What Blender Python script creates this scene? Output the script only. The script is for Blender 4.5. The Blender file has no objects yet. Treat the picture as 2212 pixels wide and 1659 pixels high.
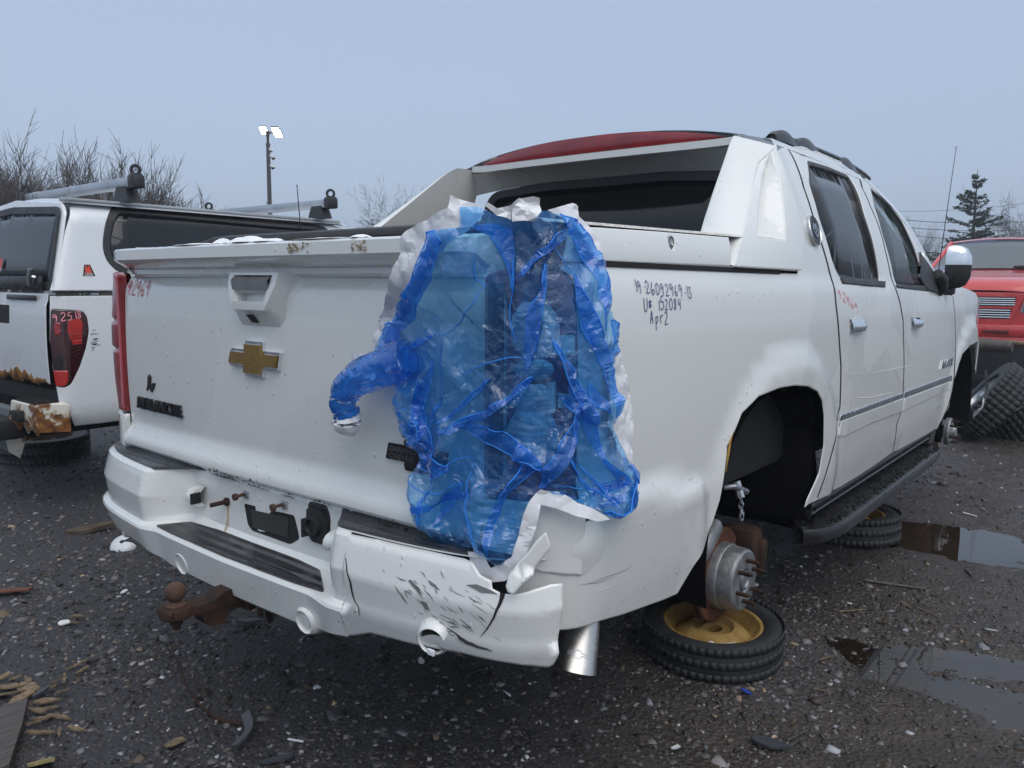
import bpy, bmesh, math, random
import numpy as np
from mathutils import Vector, Matrix, geometry
random.seed(7); rng = np.random.default_rng(7)
SC = bpy.context.scene; COL = SC.collection
G = -0.10                                    # ground level (the pickup's own frame is the world frame)

# ------------------------------------------------------------------ camera
CAMP = np.array([1.90455557, -1.25894074, 1.21626709])
YAW, PITCH, ROLL = math.radians(39.0875), math.radians(7.2059), math.radians(0.5051)
def cam_axes():
    c, s = math.cos, math.sin
    f = np.array([-s(YAW)*c(PITCH), c(YAW)*c(PITCH), -s(PITCH)])
    r = np.array([c(YAW), s(YAW), 0.0]); u = np.cross(r, f)
    return c(ROLL)*r + s(ROLL)*u, -s(ROLL)*r + c(ROLL)*u, f
CR, CU, CF = cam_axes()
cam = bpy.data.cameras.new('camera'); co = bpy.data.objects.new('camera', cam); COL.objects.link(co)
m = Matrix.Identity(4)
for i in range(3):
    m[i][0], m[i][1], m[i][2], m[i][3] = CR[i], CU[i], -CF[i], CAMP[i]
co.matrix_world = m
cam.sensor_width = 36.0; cam.lens = 36.0*1696.125/2212.0
cam.clip_start = 0.05; cam.clip_end = 3000
SC.camera = co

# ------------------------------------------------------------------ light and sky
SUN_EL, SUN_AZ = math.radians(55), math.radians(112)      # azimuth measured from +y towards +x
w = bpy.data.worlds.new('World'); SC.world = w; w.use_nodes = True
nt = w.node_tree; nt.nodes.clear()
def wn(t, **k):
    n = nt.nodes.new(t)
    for a, b in k.items(): setattr(n, a, b)
    return n
out = wn('ShaderNodeOutputWorld')
sky = wn('ShaderNodeTexSky', sky_type='NISHITA', sun_disc=False)
sky.sun_elevation = SUN_EL; sky.sun_rotation = SUN_AZ
sky.air_density = 1.0; sky.dust_density = 4.0; sky.ozone_density = 1.0
b1 = wn('ShaderNodeBackground'); b1.inputs['Strength'].default_value = 0.05
hs = wn('ShaderNodeHueSaturation'); hs.inputs['Saturation'].default_value = 0.5
nt.links.new(sky.outputs[0], hs.inputs['Color']); nt.links.new(hs.outputs[0], b1.inputs['Color'])
# the cloud deck: an even overcast, brighter towards the zenith as every overcast sky is
tc = wn('ShaderNodeTexCoord'); sx = wn('ShaderNodeSeparateXYZ'); nt.links.new(tc.outputs['Generated'], sx.inputs[0])
rp = wn('ShaderNodeValToRGB'); nt.links.new(sx.outputs['Z'], rp.inputs[0])
el = rp.color_ramp.elements
SKY = [(0.0, (.30,.395,.55)), (.15, (.30,.395,.55)), (.34, (.31,.41,.57)), (.6, (.53,.61,.73)), (1.0, (.80,.86,.93))]
while len(el) < len(SKY): el.new(0.5)
for e, (p, c) in zip(el, SKY): e.position = p; e.color = (*c, 1)
b2 = wn('ShaderNodeBackground'); b2.inputs['Strength'].default_value = 1.0
nt.links.new(rp.outputs[0], b2.inputs['Color'])
ad = wn('ShaderNodeAddShader'); nt.links.new(b1.outputs[0], ad.inputs[0]); nt.links.new(b2.outputs[0], ad.inputs[1])
nt.links.new(ad.outputs[0], out.inputs['Surface'])
sl = bpy.data.lights.new('sun', 'SUN'); sl.energy = 1.1; sl.angle = math.radians(60); sl.color = (1.0, .975, .945)
so = bpy.data.objects.new('sun', sl); COL.objects.link(so)
sd = Vector((math.sin(SUN_AZ)*math.cos(SUN_EL), math.cos(SUN_AZ)*math.cos(SUN_EL), math.sin(SUN_EL)))
so.rotation_euler = (-sd).to_track_quat('-Z', 'Y').to_euler()
SC.view_settings.view_transform = 'Standard'; SC.view_settings.look = 'None'
SC.view_settings.exposure = 0.0; SC.view_settings.gamma = 1.0
SC.view_settings.use_curve_mapping = False
SC.cycles.transparent_max_bounces = 24; SC.cycles.max_bounces = 8

# ------------------------------------------------------------------ measuring helpers: photo pixel -> real place
def U(px, py, ax, val):
    d = CF + CR*(px-1106)/1696.125 - CU*(py-829.5)/1696.125
    return CAMP + d*(val-CAMP[ax])/d[ax]
def P2(X):
    X = np.atleast_2d(X) - CAMP; z = X@CF
    return np.stack([1106+1696.125*(X@CR)/z, 829.5-1696.125*(X@CU)/z], -1)
def inv(f, px, py, g):
    """parameters (u,v) of surface f seen at a pixel"""
    q = np.array(g, float); t = np.array([px, py], float)
    for _ in range(40):
        e = 1e-4
        a = P2(f(*[np.array([k]) for k in q]))[0]
        J = np.stack([(P2(f(np.array([q[0]+e]), np.array([q[1]])))[0]-a)/e, (P2(f(np.array([q[0]]), np.array([q[1]+e])))[0]-a)/e], 1)
        try: d = np.linalg.solve(J, t-a)
        except np.linalg.LinAlgError: break
        n = np.abs(d).max(); q += d*min(1, .3/max(n, 1e-9))
        if n < 1e-5: break
    return tuple(q)
def trace(f, pts, g):
    r = []
    for p in pts:
        g = inv(f, p[0], p[1], g); r.append(g)
    return r

# ------------------------------------------------------------------ noise
def _h(i, j, s): 
    v = np.sin(i*127.1 + j*311.7 + s*74.7)*43758.5453
    return v - np.floor(v)
def vnoise(x, y, s=0):
    i, j = np.floor(x), np.floor(y); fx, fy = x-i, y-j
    fx, fy = fx*fx*(3-2*fx), fy*fy*(3-2*fy)
    return (_h(i,j,s)*(1-fx)+_h(i+1,j,s)*fx)*(1-fy)+(_h(i,j+1,s)*(1-fx)+_h(i+1,j+1,s)*fx)*fy
def fbm(x, y, o=4, s=0):
    r = 0; a = .5
    for k in range(o): r = r + a*(vnoise(x*2**k, y*2**k, s+k)-.5); a *= .5
    return r
def worley(x, y, s=0):
    i0, j0 = np.floor(x), np.floor(y); d1 = np.full(x.shape, 9.); d2 = d1.copy(); idv = np.zeros(x.shape)
    for a in (-1,0,1):
        for b in (-1,0,1):
            i, j = i0+a, j0+b
            d = np.hypot(i+_h(i,j,s)-x, j+_h(i,j,s+9)-y)
            n = d < d1
            d2 = np.where(n, d1, np.minimum(d2, d)); idv = np.where(n, _h(i,j,s+5), idv); d1 = np.minimum(d, d1)
    return d1, d2, idv
def sm(a, b, x):
    t = np.clip((x-a)/(b-a), 0, 1); return t*t*(3-2*t)
def spline(xs, ys):
    xs, ys = np.array(xs, float), np.array(ys, float)
    d = np.diff(ys)/np.diff(xs); mm = np.concatenate([[d[0]], [(a*b > 0)*2*a*b/(a+b+1e-12) for a, b in zip(d[:-1], d[1:])], [d[-1]]])
    def f(x):
        x = np.clip(np.asarray(x, float), xs[0], xs[-1]); i = np.clip(np.searchsorted(xs, x)-1, 0, len(xs)-2)
        h = xs[i+1]-xs[i]; t = (x-xs[i])/h
        return (2*t**3-3*t**2+1)*ys[i]+(t**3-2*t**2+t)*h*mm[i]+(-2*t**3+3*t**2)*ys[i+1]+(t**3-t**2)*h*mm[i+1]
    return f
def smooth_line(pts, n=6, closed=False):
    p = np.array(pts, float); N = len(p); o = []
    for k in range(N if closed else N-1):
        a, b, c, d = (p[(k-1)%N], p[k], p[(k+1)%N], p[(k+2)%N]) if closed else (p[max(k-1,0)], p[k], p[k+1], p[min(k+2,N-1)])
        for t in np.arange(n)/n:
            o.append(.5*((2*b)+(-a+c)*t+(2*a-5*b+4*c-d)*t*t+(-a+3*b-3*c+d)*t**3))
    if not closed: o.append(p[-1])
    return np.array(o)
def resample(p, step, closed=True):
    p = np.array(p, float); q = np.vstack([p, p[:1]]) if closed else p; o = []
    for a, b in zip(q[:-1], q[1:]):
        n = max(1, int(np.ceil(np.linalg.norm(b-a)/step)))
        for k in range(n): o.append(a+(b-a)*k/n)
    if not closed: o.append(q[-1])
    return np.array(o)
def inpoly(x, y, poly):
    r = np.zeros(np.shape(x), bool); n = len(poly)
    for k in range(n):
        x1, y1 = poly[k-1]; x2, y2 = poly[k]
        c = ((y1 > y) != (y2 > y)) & (x < (x2-x1)*(y-y1)/((y2-y1) if y2 != y1 else 1e-12)+x1)
        r ^= c
    return r
def fillet(poly, r, n=4):
    """round the corners of a 2D polygon"""
    p = [np.array(q, float) for q in poly]; o = []
    for k in range(len(p)):
        a, b, c = p[k-1], p[k], p[(k+1) % len(p)]
        la, lc = np.linalg.norm(a-b), np.linalg.norm(c-b); rr = min(r, la*.45, lc*.45)
        s, e = b+(a-b)/la*rr, b+(c-b)/lc*rr
        for t in np.linspace(0, 1, n+1): o.append((1-t)**2*s+2*t*(1-t)*b+t*t*e)
    return o

# ------------------------------------------------------------------ materials
class NT:
    def __init__(s, name):
        s.m = bpy.data.materials.new(name); s.m.use_nodes = True; s.t = s.m.node_tree
        s.b = s.t.nodes['Principled BSDF']; s.o = s.t.nodes['Material Output']
    def n(s, t, ins=None, **k):
        x = s.t.nodes.new(t)
        for a, b in k.items(): setattr(x, a, b)
        for a, b in (ins or {}).items(): s.set(x, a, b)
        return x
    def set(s, x, a, b):
        i = x.inputs[a]
        if hasattr(b, 'is_linked') or b.__class__.__name__.startswith('NodeSocket'): s.t.links.new(b, i)
        else:
            if isinstance(b, tuple) and len(b) == 3 and i.type == 'RGBA': b = (*b, 1)
            i.default_value = b
    def p(s, **k):
        for a, b in k.items(): s.set(s.b, a.replace('_', ' '), b)
        return s
    def co(s, kind='Object', scale=None, loc=None):
        c = s.n('ShaderNodeTexCoord').outputs[kind]
        if scale: c = s.n('ShaderNodeMapping', {'Vector': c, 'Scale': scale, 'Location': loc or (0,0,0)}).outputs[0]
        return c
    def noise(s, sc, det=4, rough=.55, vec=None, dist=0):
        return s.n('ShaderNodeTexNoise', {'Vector': vec or s.co(), 'Scale': sc, 'Detail': det, 'Roughness': rough, 'Distortion': dist}).outputs[0]
    def ramp(s, f, *st):
        r = s.n('ShaderNodeValToRGB', {'Fac': f}); e = r.color_ramp.elements
        while len(e) < len(st): e.new(.5)
        for x, (p, c) in zip(e, st):
            x.position = p; x.color = (c, c, c, 1) if not isinstance(c, tuple) else (*c, 1)
        return r.outputs[0]
    def mix(s, f, a, b, mode='MIX'):
        x = s.n('ShaderNodeMix', data_type='RGBA', blend_type=mode)
        s.set(x, 'Factor', f); s.set(x, x.inputs[6].identifier if False else 6, a); s.set(x, 7, b)
        return x.outputs[2]
    def math(s, op, a, b=0., cl=False):
        x = s.n('ShaderNodeMath', operation=op, use_clamp=cl); s.set(x, 0, a); s.set(x, 1, b); return x.outputs[0]
    def bump(s, h, st=.3, d=.01, nrm=None):
        x = s.n('ShaderNodeBump', {'Height': h, 'Strength': st, 'Distance': d})
        if nrm: s.set(x, 'Normal', nrm)
        return x.outputs[0]
    def sep(s, v):
        return s.n('ShaderNodeSeparateXYZ', {'Vector': v}).outputs
def drops(k, scale=55, thr=.14, vec=None):
    v = k.n('ShaderNodeTexVoronoi', {'Vector': vec or k.co('Object', (1,1,.6)), 'Scale': scale, 'Randomness': 1.0}, feature='F1')
    pick = k.math('LESS_THAN', k.sep(v.outputs['Color'])[0], thr)
    d = k.n('ShaderNodeMapRange', {'Value': v.outputs['Distance'], 'From Min': .05, 'From Max': .26, 'To Min': 1., 'To Max': 0.}).outputs[0]
    return k.math('MULTIPLY', d, pick)
def simple(name, col, rough=.5, metal=0., var=.12, nsc=9, bump=0., bsc=60, coat=0., spec=None):
    k = NT(name); n = k.noise(nsc, 5)
    k.p(Base_Color=k.mix(k.ramp(n, (.3, 0.), (.7, 1.)), tuple(c*(1-var) for c in col), tuple(min(1, c*(1+var)) for c in col)),
        Roughness=k.ramp(n, (.3, max(0, rough-.08)), (.7, min(1, rough+.08))), Metallic=metal)
    if coat: k.p(Coat_Weight=coat, Coat_Roughness=.05)
    if spec is not None: k.p(Specular_IOR_Level=spec)
    if bump: k.p(Normal=k.bump(k.noise(bsc, 4), bump, .01))
    return k.m
def paint(name, col, dirt, side=False, rust=0., dscale=1.):
    k = NT(name); o = k.co()
    n1 = k.noise(1.6*dscale, 3, .5, o, .6); n2 = k.noise(26, 6, .7, o); z = k.sep(o)[2]
    film = k.ramp(n1, (.50, 0.), (.525, 1.))
    base = k.mix(k.math('MULTIPLY', film, .5 if side else .16), col, tuple(c*.86 for c in col))
    speck = k.ramp(n2, (.60, 0.), (.78, 1.))
    low = k.ramp(z, (.35, 1.), (.75, 0.))
    amt = k.math('MULTIPLY', speck, k.math('ADD', k.math('MULTIPLY', low, .55), .10), True)
    base = k.mix(amt, base, dirt)
    if rust:
        rn = k.noise(7, 6, .65, o); 
        base = k.mix(k.ramp(rn, (rust, 0.), (rust+.06, 1.)), base, k.mix(k.ramp(k.noise(22,5,.6,o), (.35,0.),(.65,1.)), (.30,.13,.035), (.075,.028,.014)))
    d = drops(k)
    k.p(Base_Color=base, Roughness=k.mix(film, (.38,.38,.38), (.27,.27,.27)), Coat_Weight=1.0, Coat_Roughness=.025, Specular_IOR_Level=.5,
        Normal=k.bump(d, .55, .004))
    if rust: k.p(Coat_Weight=.1, Roughness=.5)
    return k.m
MAT = {}
MAT['white'] = paint('pearl_white_paint', (.71,.715,.69), (.33,.30,.25))
MAT['white_side'] = paint('pearl_white_side_paint', (.71,.715,.69), (.30,.285,.25), True)
MAT['white2'] = paint('plain_white_paint', (.68,.70,.72), (.30,.26,.2))
MAT['rusty'] = paint('rusted_white_paint', (.66,.63,.55), (.2,.1,.04), rust=.47)
MAT['rustedge'] = paint('rust_eaten_paint', (.62,.60,.55), (.2,.1,.04), rust=.40)
MAT['red'] = paint('red_paint', (.55,.035,.035), (.35,.08,.07))
MAT['blue_car'] = paint('blue_paint', (.02,.05,.30), (.1,.1,.2))
MAT['black'] = simple('black_plastic', (.022,.022,.024), .5, bump=.15, bsc=180)
MAT['blackwet'] = simple('wet_black_plastic', (.018,.018,.02), .28, var=.4, nsc=6, bump=.05)
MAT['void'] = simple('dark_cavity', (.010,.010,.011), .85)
MAT['liner'] = simple('felt_wheel_liner', (.008,.0075,.0075), .95, var=.4, nsc=4, bump=.3, bsc=40, spec=.08)
MAT['gap'] = simple('gap_shade_rubber', (.012,.012,.013), .8)
MAT['tint'] = simple('dark_tinted_glass', (.008,.0085,.010), .10, var=.3, nsc=3)
MAT['chrome'] = simple('chrome', (.80,.82,.84), .12, 1., var=.08, nsc=30)
MAT['chrome_dirty'] = simple('dull_chrome', (.55,.56,.58), .22, 1., var=.18, nsc=24)
MAT['alu'] = simple('brushed_aluminium', (.52,.54,.56), .38, 1., var=.12)
MAT['cast'] = simple('cast_hub_metal', (.36,.37,.38), .5, .85, var=.22, nsc=18, bump=.15)
MAT['gold'] = simple('gold_badge', (.36,.22,.055), .3, .7, var=.1, coat=.6)
MAT['rubber'] = simple('tyre_rubber', (.020,.021,.023), .6, var=.4, nsc=7, bump=.3, bsc=45, spec=.4)
MAT['ink'] = simple('marker_ink', (.035,.03,.16), .6)
MAT['redink'] = simple('red_paint_marker', (.55,.12,.13), .6)
MAT['pinkink'] = simple('pink_paint_marker', (.75,.28,.32), .6)
MAT['whiteprint'] = simple('white_print', (.72,.72,.70), .6)
MAT['redprint'] = simple('red_print', (.62,.06,.03), .5)
MAT['blackprint'] = simple('black_print', (.012,.012,.012), .5)
MAT['snow'] = simple('wet_snow', (.80,.82,.85), .6, var=.04, bump=.5, bsc=120)
def rustmat(name, a, b, sc=14):
    k = NT(name); n = k.noise(sc, 7, .65)
    k.p(Base_Color=k.mix(k.ramp(n, (.35,0.), (.62,1.)), a, b), Roughness=.78, Metallic=.15, Specular_IOR_Level=.3, Normal=k.bump(k.noise(70,5,.7), .5, .004))
    return k.m
MAT['rust'] = rustmat('dark_rust', (.020,.013,.011), (.060,.030,.020))
MAT['rustball'] = rustmat('brown_rust', (.065,.036,.027), (.12,.068,.048), 30)
MAT['rustdisc'] = rustmat('disc_rust', (.06,.026,.016), (.14,.055,.030), 18)
MAT['goldrim'] = rustmat('yellow_zinc_rim', (.40,.27,.09), (.20,.11,.03), 6)
def lens(name, col, dark):
    k = NT(name); o = k.co()
    wv = k.n('ShaderNodeTexWave', {'Vector': o, 'Scale': 42., 'Distortion': .6}, bands_direction='Z').outputs[1]
    k.p(Base_Color=k.mix(k.ramp(k.noise(8,3,.5,o), (.35,0.),(.7,1.)), dark, col), Roughness=.08, Coat_Weight=1., Coat_Roughness=.03,
        Normal=k.bump(wv, .06, .003))
    return k.m
MAT['redlens'] = lens('red_lens', (.34,.014,.018), (.20,.009,.012))
MAT['brightlens'] = lens('bright_red_lens', (.50,.02,.012), (.36,.012,.01))
MAT['darklens'] = lens('dark_red_lens', (.055,.008,.010), (.028,.005,.007))
def clearmat():
    k = NT('ridged_clear_lens')
    k.p(Base_Color=k.mix(k.ramp(k.noise(30,3), (.35,0.),(.65,1.)), (.30,.33,.36), (.62,.65,.68)), Roughness=.14, Metallic=.2, Coat_Weight=1.)
    return k.m
MAT['clear'] = clearmat()
def glassmat(name, tint, fac, rough=.03, body=(.01,.012,.014)):
    k = NT(name); t = k.n('ShaderNodeBsdfTransparent', {'Color': tint})
    k.p(Base_Color=body, Roughness=rough, Coat_Weight=1.)
    mx = k.n('ShaderNodeMixShader', {0: fac, 1: t.outputs[0], 2: k.b.outputs[0]})
    k.t.links.new(mx.outputs[0], k.o.inputs[0]); return k.m
MAT['glass'] = glassmat('wet_door_glass', (.50,.58,.60), .42, .06, (.16,.19,.21))
MAT['glass2'] = glassmat('windscreen_glass', (.35,.40,.42), .55, .08, (.20,.23,.25))
def filmmat(name, col, tint, fac):
    k = NT(name); o = k.co()
    n = k.noise(9, 5, .6, k.co('Object', (1,1,.5)), 1.2)
    d = drops(k, 90, .22)
    v = k.n('ShaderNodeTexVoronoi', {'Vector': k.n('ShaderNodeMix', {0: .12, 4: k.co('Object', (1,1,.55)), 5: k.n('ShaderNodeTexNoise', {'Vector': o, 'Scale': 9.}).outputs[1]}, data_type='VECTOR').outputs[1], 'Scale': 26.}, feature='DISTANCE_TO_EDGE').outputs[0]
    v2 = k.n('ShaderNodeTexVoronoi', {'Vector': k.n('ShaderNodeMix', {0: .10, 4: k.co('Object', (1.2,1,.8)), 5: k.n('ShaderNodeTexNoise', {'Vector': o, 'Scale': 14.}).outputs[1]}, data_type='VECTOR').outputs[1], 'Scale': 48.}, feature='DISTANCE_TO_EDGE').outputs[0]
    bm = k.bump(k.math('MINIMUM', v, .30), .5, .014); bm = k.bump(k.math('MINIMUM', v2, .22), .16, .006, bm); bm = k.bump(k.noise(16, 4, .6, o, 2.), .35, .014, bm); bm = k.bump(d, .5, .003, bm)
    df = k.n('ShaderNodeBsdfDiffuse', {'Color': col, 'Normal': bm})
    tl = k.n('ShaderNodeBsdfTranslucent', {'Color': col, 'Normal': bm})
    tr = k.n('ShaderNodeBsdfTransparent', {'Color': tint})
    gl = k.n('ShaderNodeBsdfGlossy', {'Color': (.9,.93,1.), 'Roughness': .09, 'Normal': bm})
    fr = k.n('ShaderNodeFresnel', {'IOR': 1.5, 'Normal': bm})
    m1 = k.n('ShaderNodeMixShader', {0: .5, 1: df.outputs[0], 2: tl.outputs[0]})
    m2 = k.n('ShaderNodeMixShader', {0: k.ramp(n, (.3, max(0,fac-.14)), (.7, min(1,fac+.14))), 1: tr.outputs[0], 2: m1.outputs[0]})
    m3 = k.n('ShaderNodeMixShader', {0: k.math('MINIMUM', k.math('MULTIPLY', fr.outputs[0], 1.8), .85), 1: m2.outputs[0], 2: gl.outputs[0]})
    k.t.nodes.remove(k.b); k.t.links.new(m3.outputs[0], k.o.inputs[0]); return k.m
MAT['film'] = filmmat('blue_plastic_film', (.012,.33,1.0), (.42,.78,1.0), .28)
MAT['fold'] = filmmat('folded_blue_film', (.012,.30,1.0), (.30,.68,1.0), .44)
k = NT('film_crease'); k.p(Base_Color=(.05,.36,1.0), Roughness=.2); k.n('ShaderNodeBsdfTransparent', {'Color': (.4,.75,1.)})
mx_ = k.n('ShaderNodeMixShader', {0: .6, 1: k.t.nodes[-1].outputs[0], 2: k.b.outputs[0]}); k.t.links.new(mx_.outputs[0], k.o.inputs[0]); MAT['crease'] = k.m
MAT['bagwhite'] = simple('white_plastic_sheet', (.78,.78,.80), .35, var=.05, bump=.25, bsc=35)

# ------------------------------------------------------------------ mesh helpers
def link(o, parent=None):
    COL.objects.link(o)
    if parent is not None: o.parent = parent
    return o
def mesh(name, V, F, mat, parent=None, smooth=True, angle=38, kind=None):
    me = bpy.data.meshes.new(name)
    V = np.asarray(V, float)
    me.from_pydata([tuple(v) for v in V], [], [tuple(int(i) for i in f) for f in F]); me.update()
    for mm in (mat if isinstance(mat, (list, tuple)) else [mat]): me.materials.append(mm)
    if smooth:
        me.shade_smooth()
        if angle: me.set_sharp_from_angle(angle=math.radians(angle))
    o = bpy.data.objects.new(name, me); link(o, parent)
    if kind: o['kind'] = kind
    return o
def empty(name, label, cat, loc=(0,0,0), group=None):
    o = bpy.data.objects.new(name, None); COL.objects.link(o); o.location = loc; o.empty_display_size = .2
    o['label'] = label; o['category'] = cat
    if group: o['group'] = group
    return o
def tag(o, label, cat, group=None):
    o['label'] = label; o['category'] = cat
    if group: o['group'] = group
    return o
class MB:
    """collects shapes into one mesh"""
    def __init__(s): s.v = []; s.f = []
    def add(s, V, F):
        n = len(s.v); s.v += [tuple(map(float, v)) for v in V]; s.f += [tuple(int(i)+n for i in f) for f in F]; return s
    def grid(s, A, cu=False, cv=False):
        A = np.asarray(A); n, m_ = A.shape[:2]; F = []
        for i in range(n if cu else n-1):
            for j in range(m_ if cv else m_-1):
                F.append((i*m_+j, ((i+1)%n)*m_+j, ((i+1)%n)*m_+(j+1)%m_, i*m_+(j+1)%m_))
        return s.add(A.reshape(-1, 3), F)
    def box(s, c, d, bev=.0, R=None, seg=2):
        bm = bmesh.new(); bmesh.ops.create_cube(bm, size=1)
        for v in bm.verts: v.co = Vector([v.co[i]*d[i] for i in range(3)])
        if bev: bmesh.ops.bevel(bm, geom=bm.edges[:], offset=min(bev, min(d)*.45), segments=seg, profile=.5, affect='EDGES')
        bm.verts.ensure_lookup_table()
        V = np.array([v.co[:] for v in bm.verts]); F = [[v.index for v in f.verts] for f in bm.faces]; bm.free()
        if R is not None: V = V@np.asarray(R).T
        return s.add(V+np.array(c), F)
    def tube(s, P, r, n=10, cap=True, flat=None):
        P = np.array(P, float); r = np.broadcast_to(np.asarray(r, float), (len(P),)); rings = []
        up = np.array([0,0,1.]); 
        for k in range(len(P)):
            t = P[min(k+1, len(P)-1)]-P[max(k-1, 0)]; t /= np.linalg.norm(t)+1e-12
            a = np.cross(t, up if abs(t[2]) < .95 else np.array([1.,0,0])); a /= np.linalg.norm(a)+1e-12; b = np.cross(a, t)
            th = np.arange(n)*2*np.pi/n
            rings.append(P[k]+r[k]*(np.outer(np.cos(th), a)+np.outer(np.sin(th), b)*(flat or 1)))
        s.grid(np.array(rings), False, True); 
        if cap:
            N = len(s.v); L = len(P)*n
            s.f.append(tuple(range(N-L+n-1, N-L-1, -1))); s.f.append(tuple(range(N-n, N)))
        return s
    def lathe(s, prof, c, axis, n=32, a0=0, a1=2*np.pi, ref=None):
        """profile = (radius, distance along axis)"""
        ax = np.array(axis, float); ax /= np.linalg.norm(ax)
        e = np.cross(ax, [0,0,1.] if abs(ax[2]) < .9 else [1.,0,0]) if ref is None else np.array(ref, float)
        e = e-ax*(e@ax); e /= np.linalg.norm(e); g = np.cross(ax, e); full = abs(a1-a0-2*np.pi) < 1e-6
        th = a0+(a1-a0)*np.arange(n)/(n if full else n-1)
        A = np.array([[np.array(c)+ax*h+r*(np.cos(t)*e+np.sin(t)*g) for (r, h) in prof] for t in th])
        return s.grid(A, full, False)
    def ball(s, c, r, n=14, sc=(1,1,1)):
        A = [[np.array(c)+np.array(sc)*r*np.array([math.sin(p)*math.cos(t), math.sin(p)*math.sin(t), math.cos(p)]) for p in np.linspace(0.001, np.pi-.001, n//2+1)] for t in np.arange(n)*2*np.pi/n]
        return s.grid(np.array(A), True, False)
    def prism(s, poly, f, h0, h1):
        """2D polygon extruded: f(a,b,h) -> point"""
        n = len(poly); V = [f(a, b, h0) for a, b in poly]+[f(a, b, h1) for a, b in poly]
        tris = geometry.tessellate_polygon([[Vector((a, b, 0)) for a, b in poly]])
        F = [tuple(t) for t in tris]+[tuple(i+n for i in reversed(t)) for t in tris]+[(k, (k+1)%n, n+(k+1)%n, n+k) for k in range(n)]
        return s.add(V, F)
    def obj(s, name, mat, parent=None, angle=38, fix=True, kind=None):
        o = mesh(name, s.v, s.f, mat, parent, True, None, kind)
        if fix:
            bm = bmesh.new(); bm.from_mesh(o.data); bmesh.ops.recalc_face_normals(bm, faces=bm.faces[:]); bm.to_mesh(o.data); bm.free()
        if angle: o.data.set_sharp_from_angle(angle=math.radians(angle))
        return o
def rotz(a): c, s = math.cos(a), math.sin(a); return np.array([[c,-s,0],[s,c,0],[0,0,1.]])
def rotx(a): c, s = math.cos(a), math.sin(a); return np.array([[1,0,0],[0,c,-s],[0,s,c.real]])
def roty(a): c, s = math.cos(a), math.sin(a); return np.array([[c,0,s],[0,1,0],[-s,0,c]])
def offs(poly, d):
    """inset a polygon by d (either winding)"""
    p = np.array(poly, float); A = .5*np.sum(p[:,0]*np.roll(p[:,1],-1)-np.roll(p[:,0],-1)*p[:,1])
    t = np.roll(p,-1,0)-np.roll(p,1,0); t /= np.linalg.norm(t,axis=1,keepdims=True)+1e-12
    n = np.stack([-t[:,1], t[:,0]],1)*(1 if A > 0 else -1)
    return p+n*d
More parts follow.
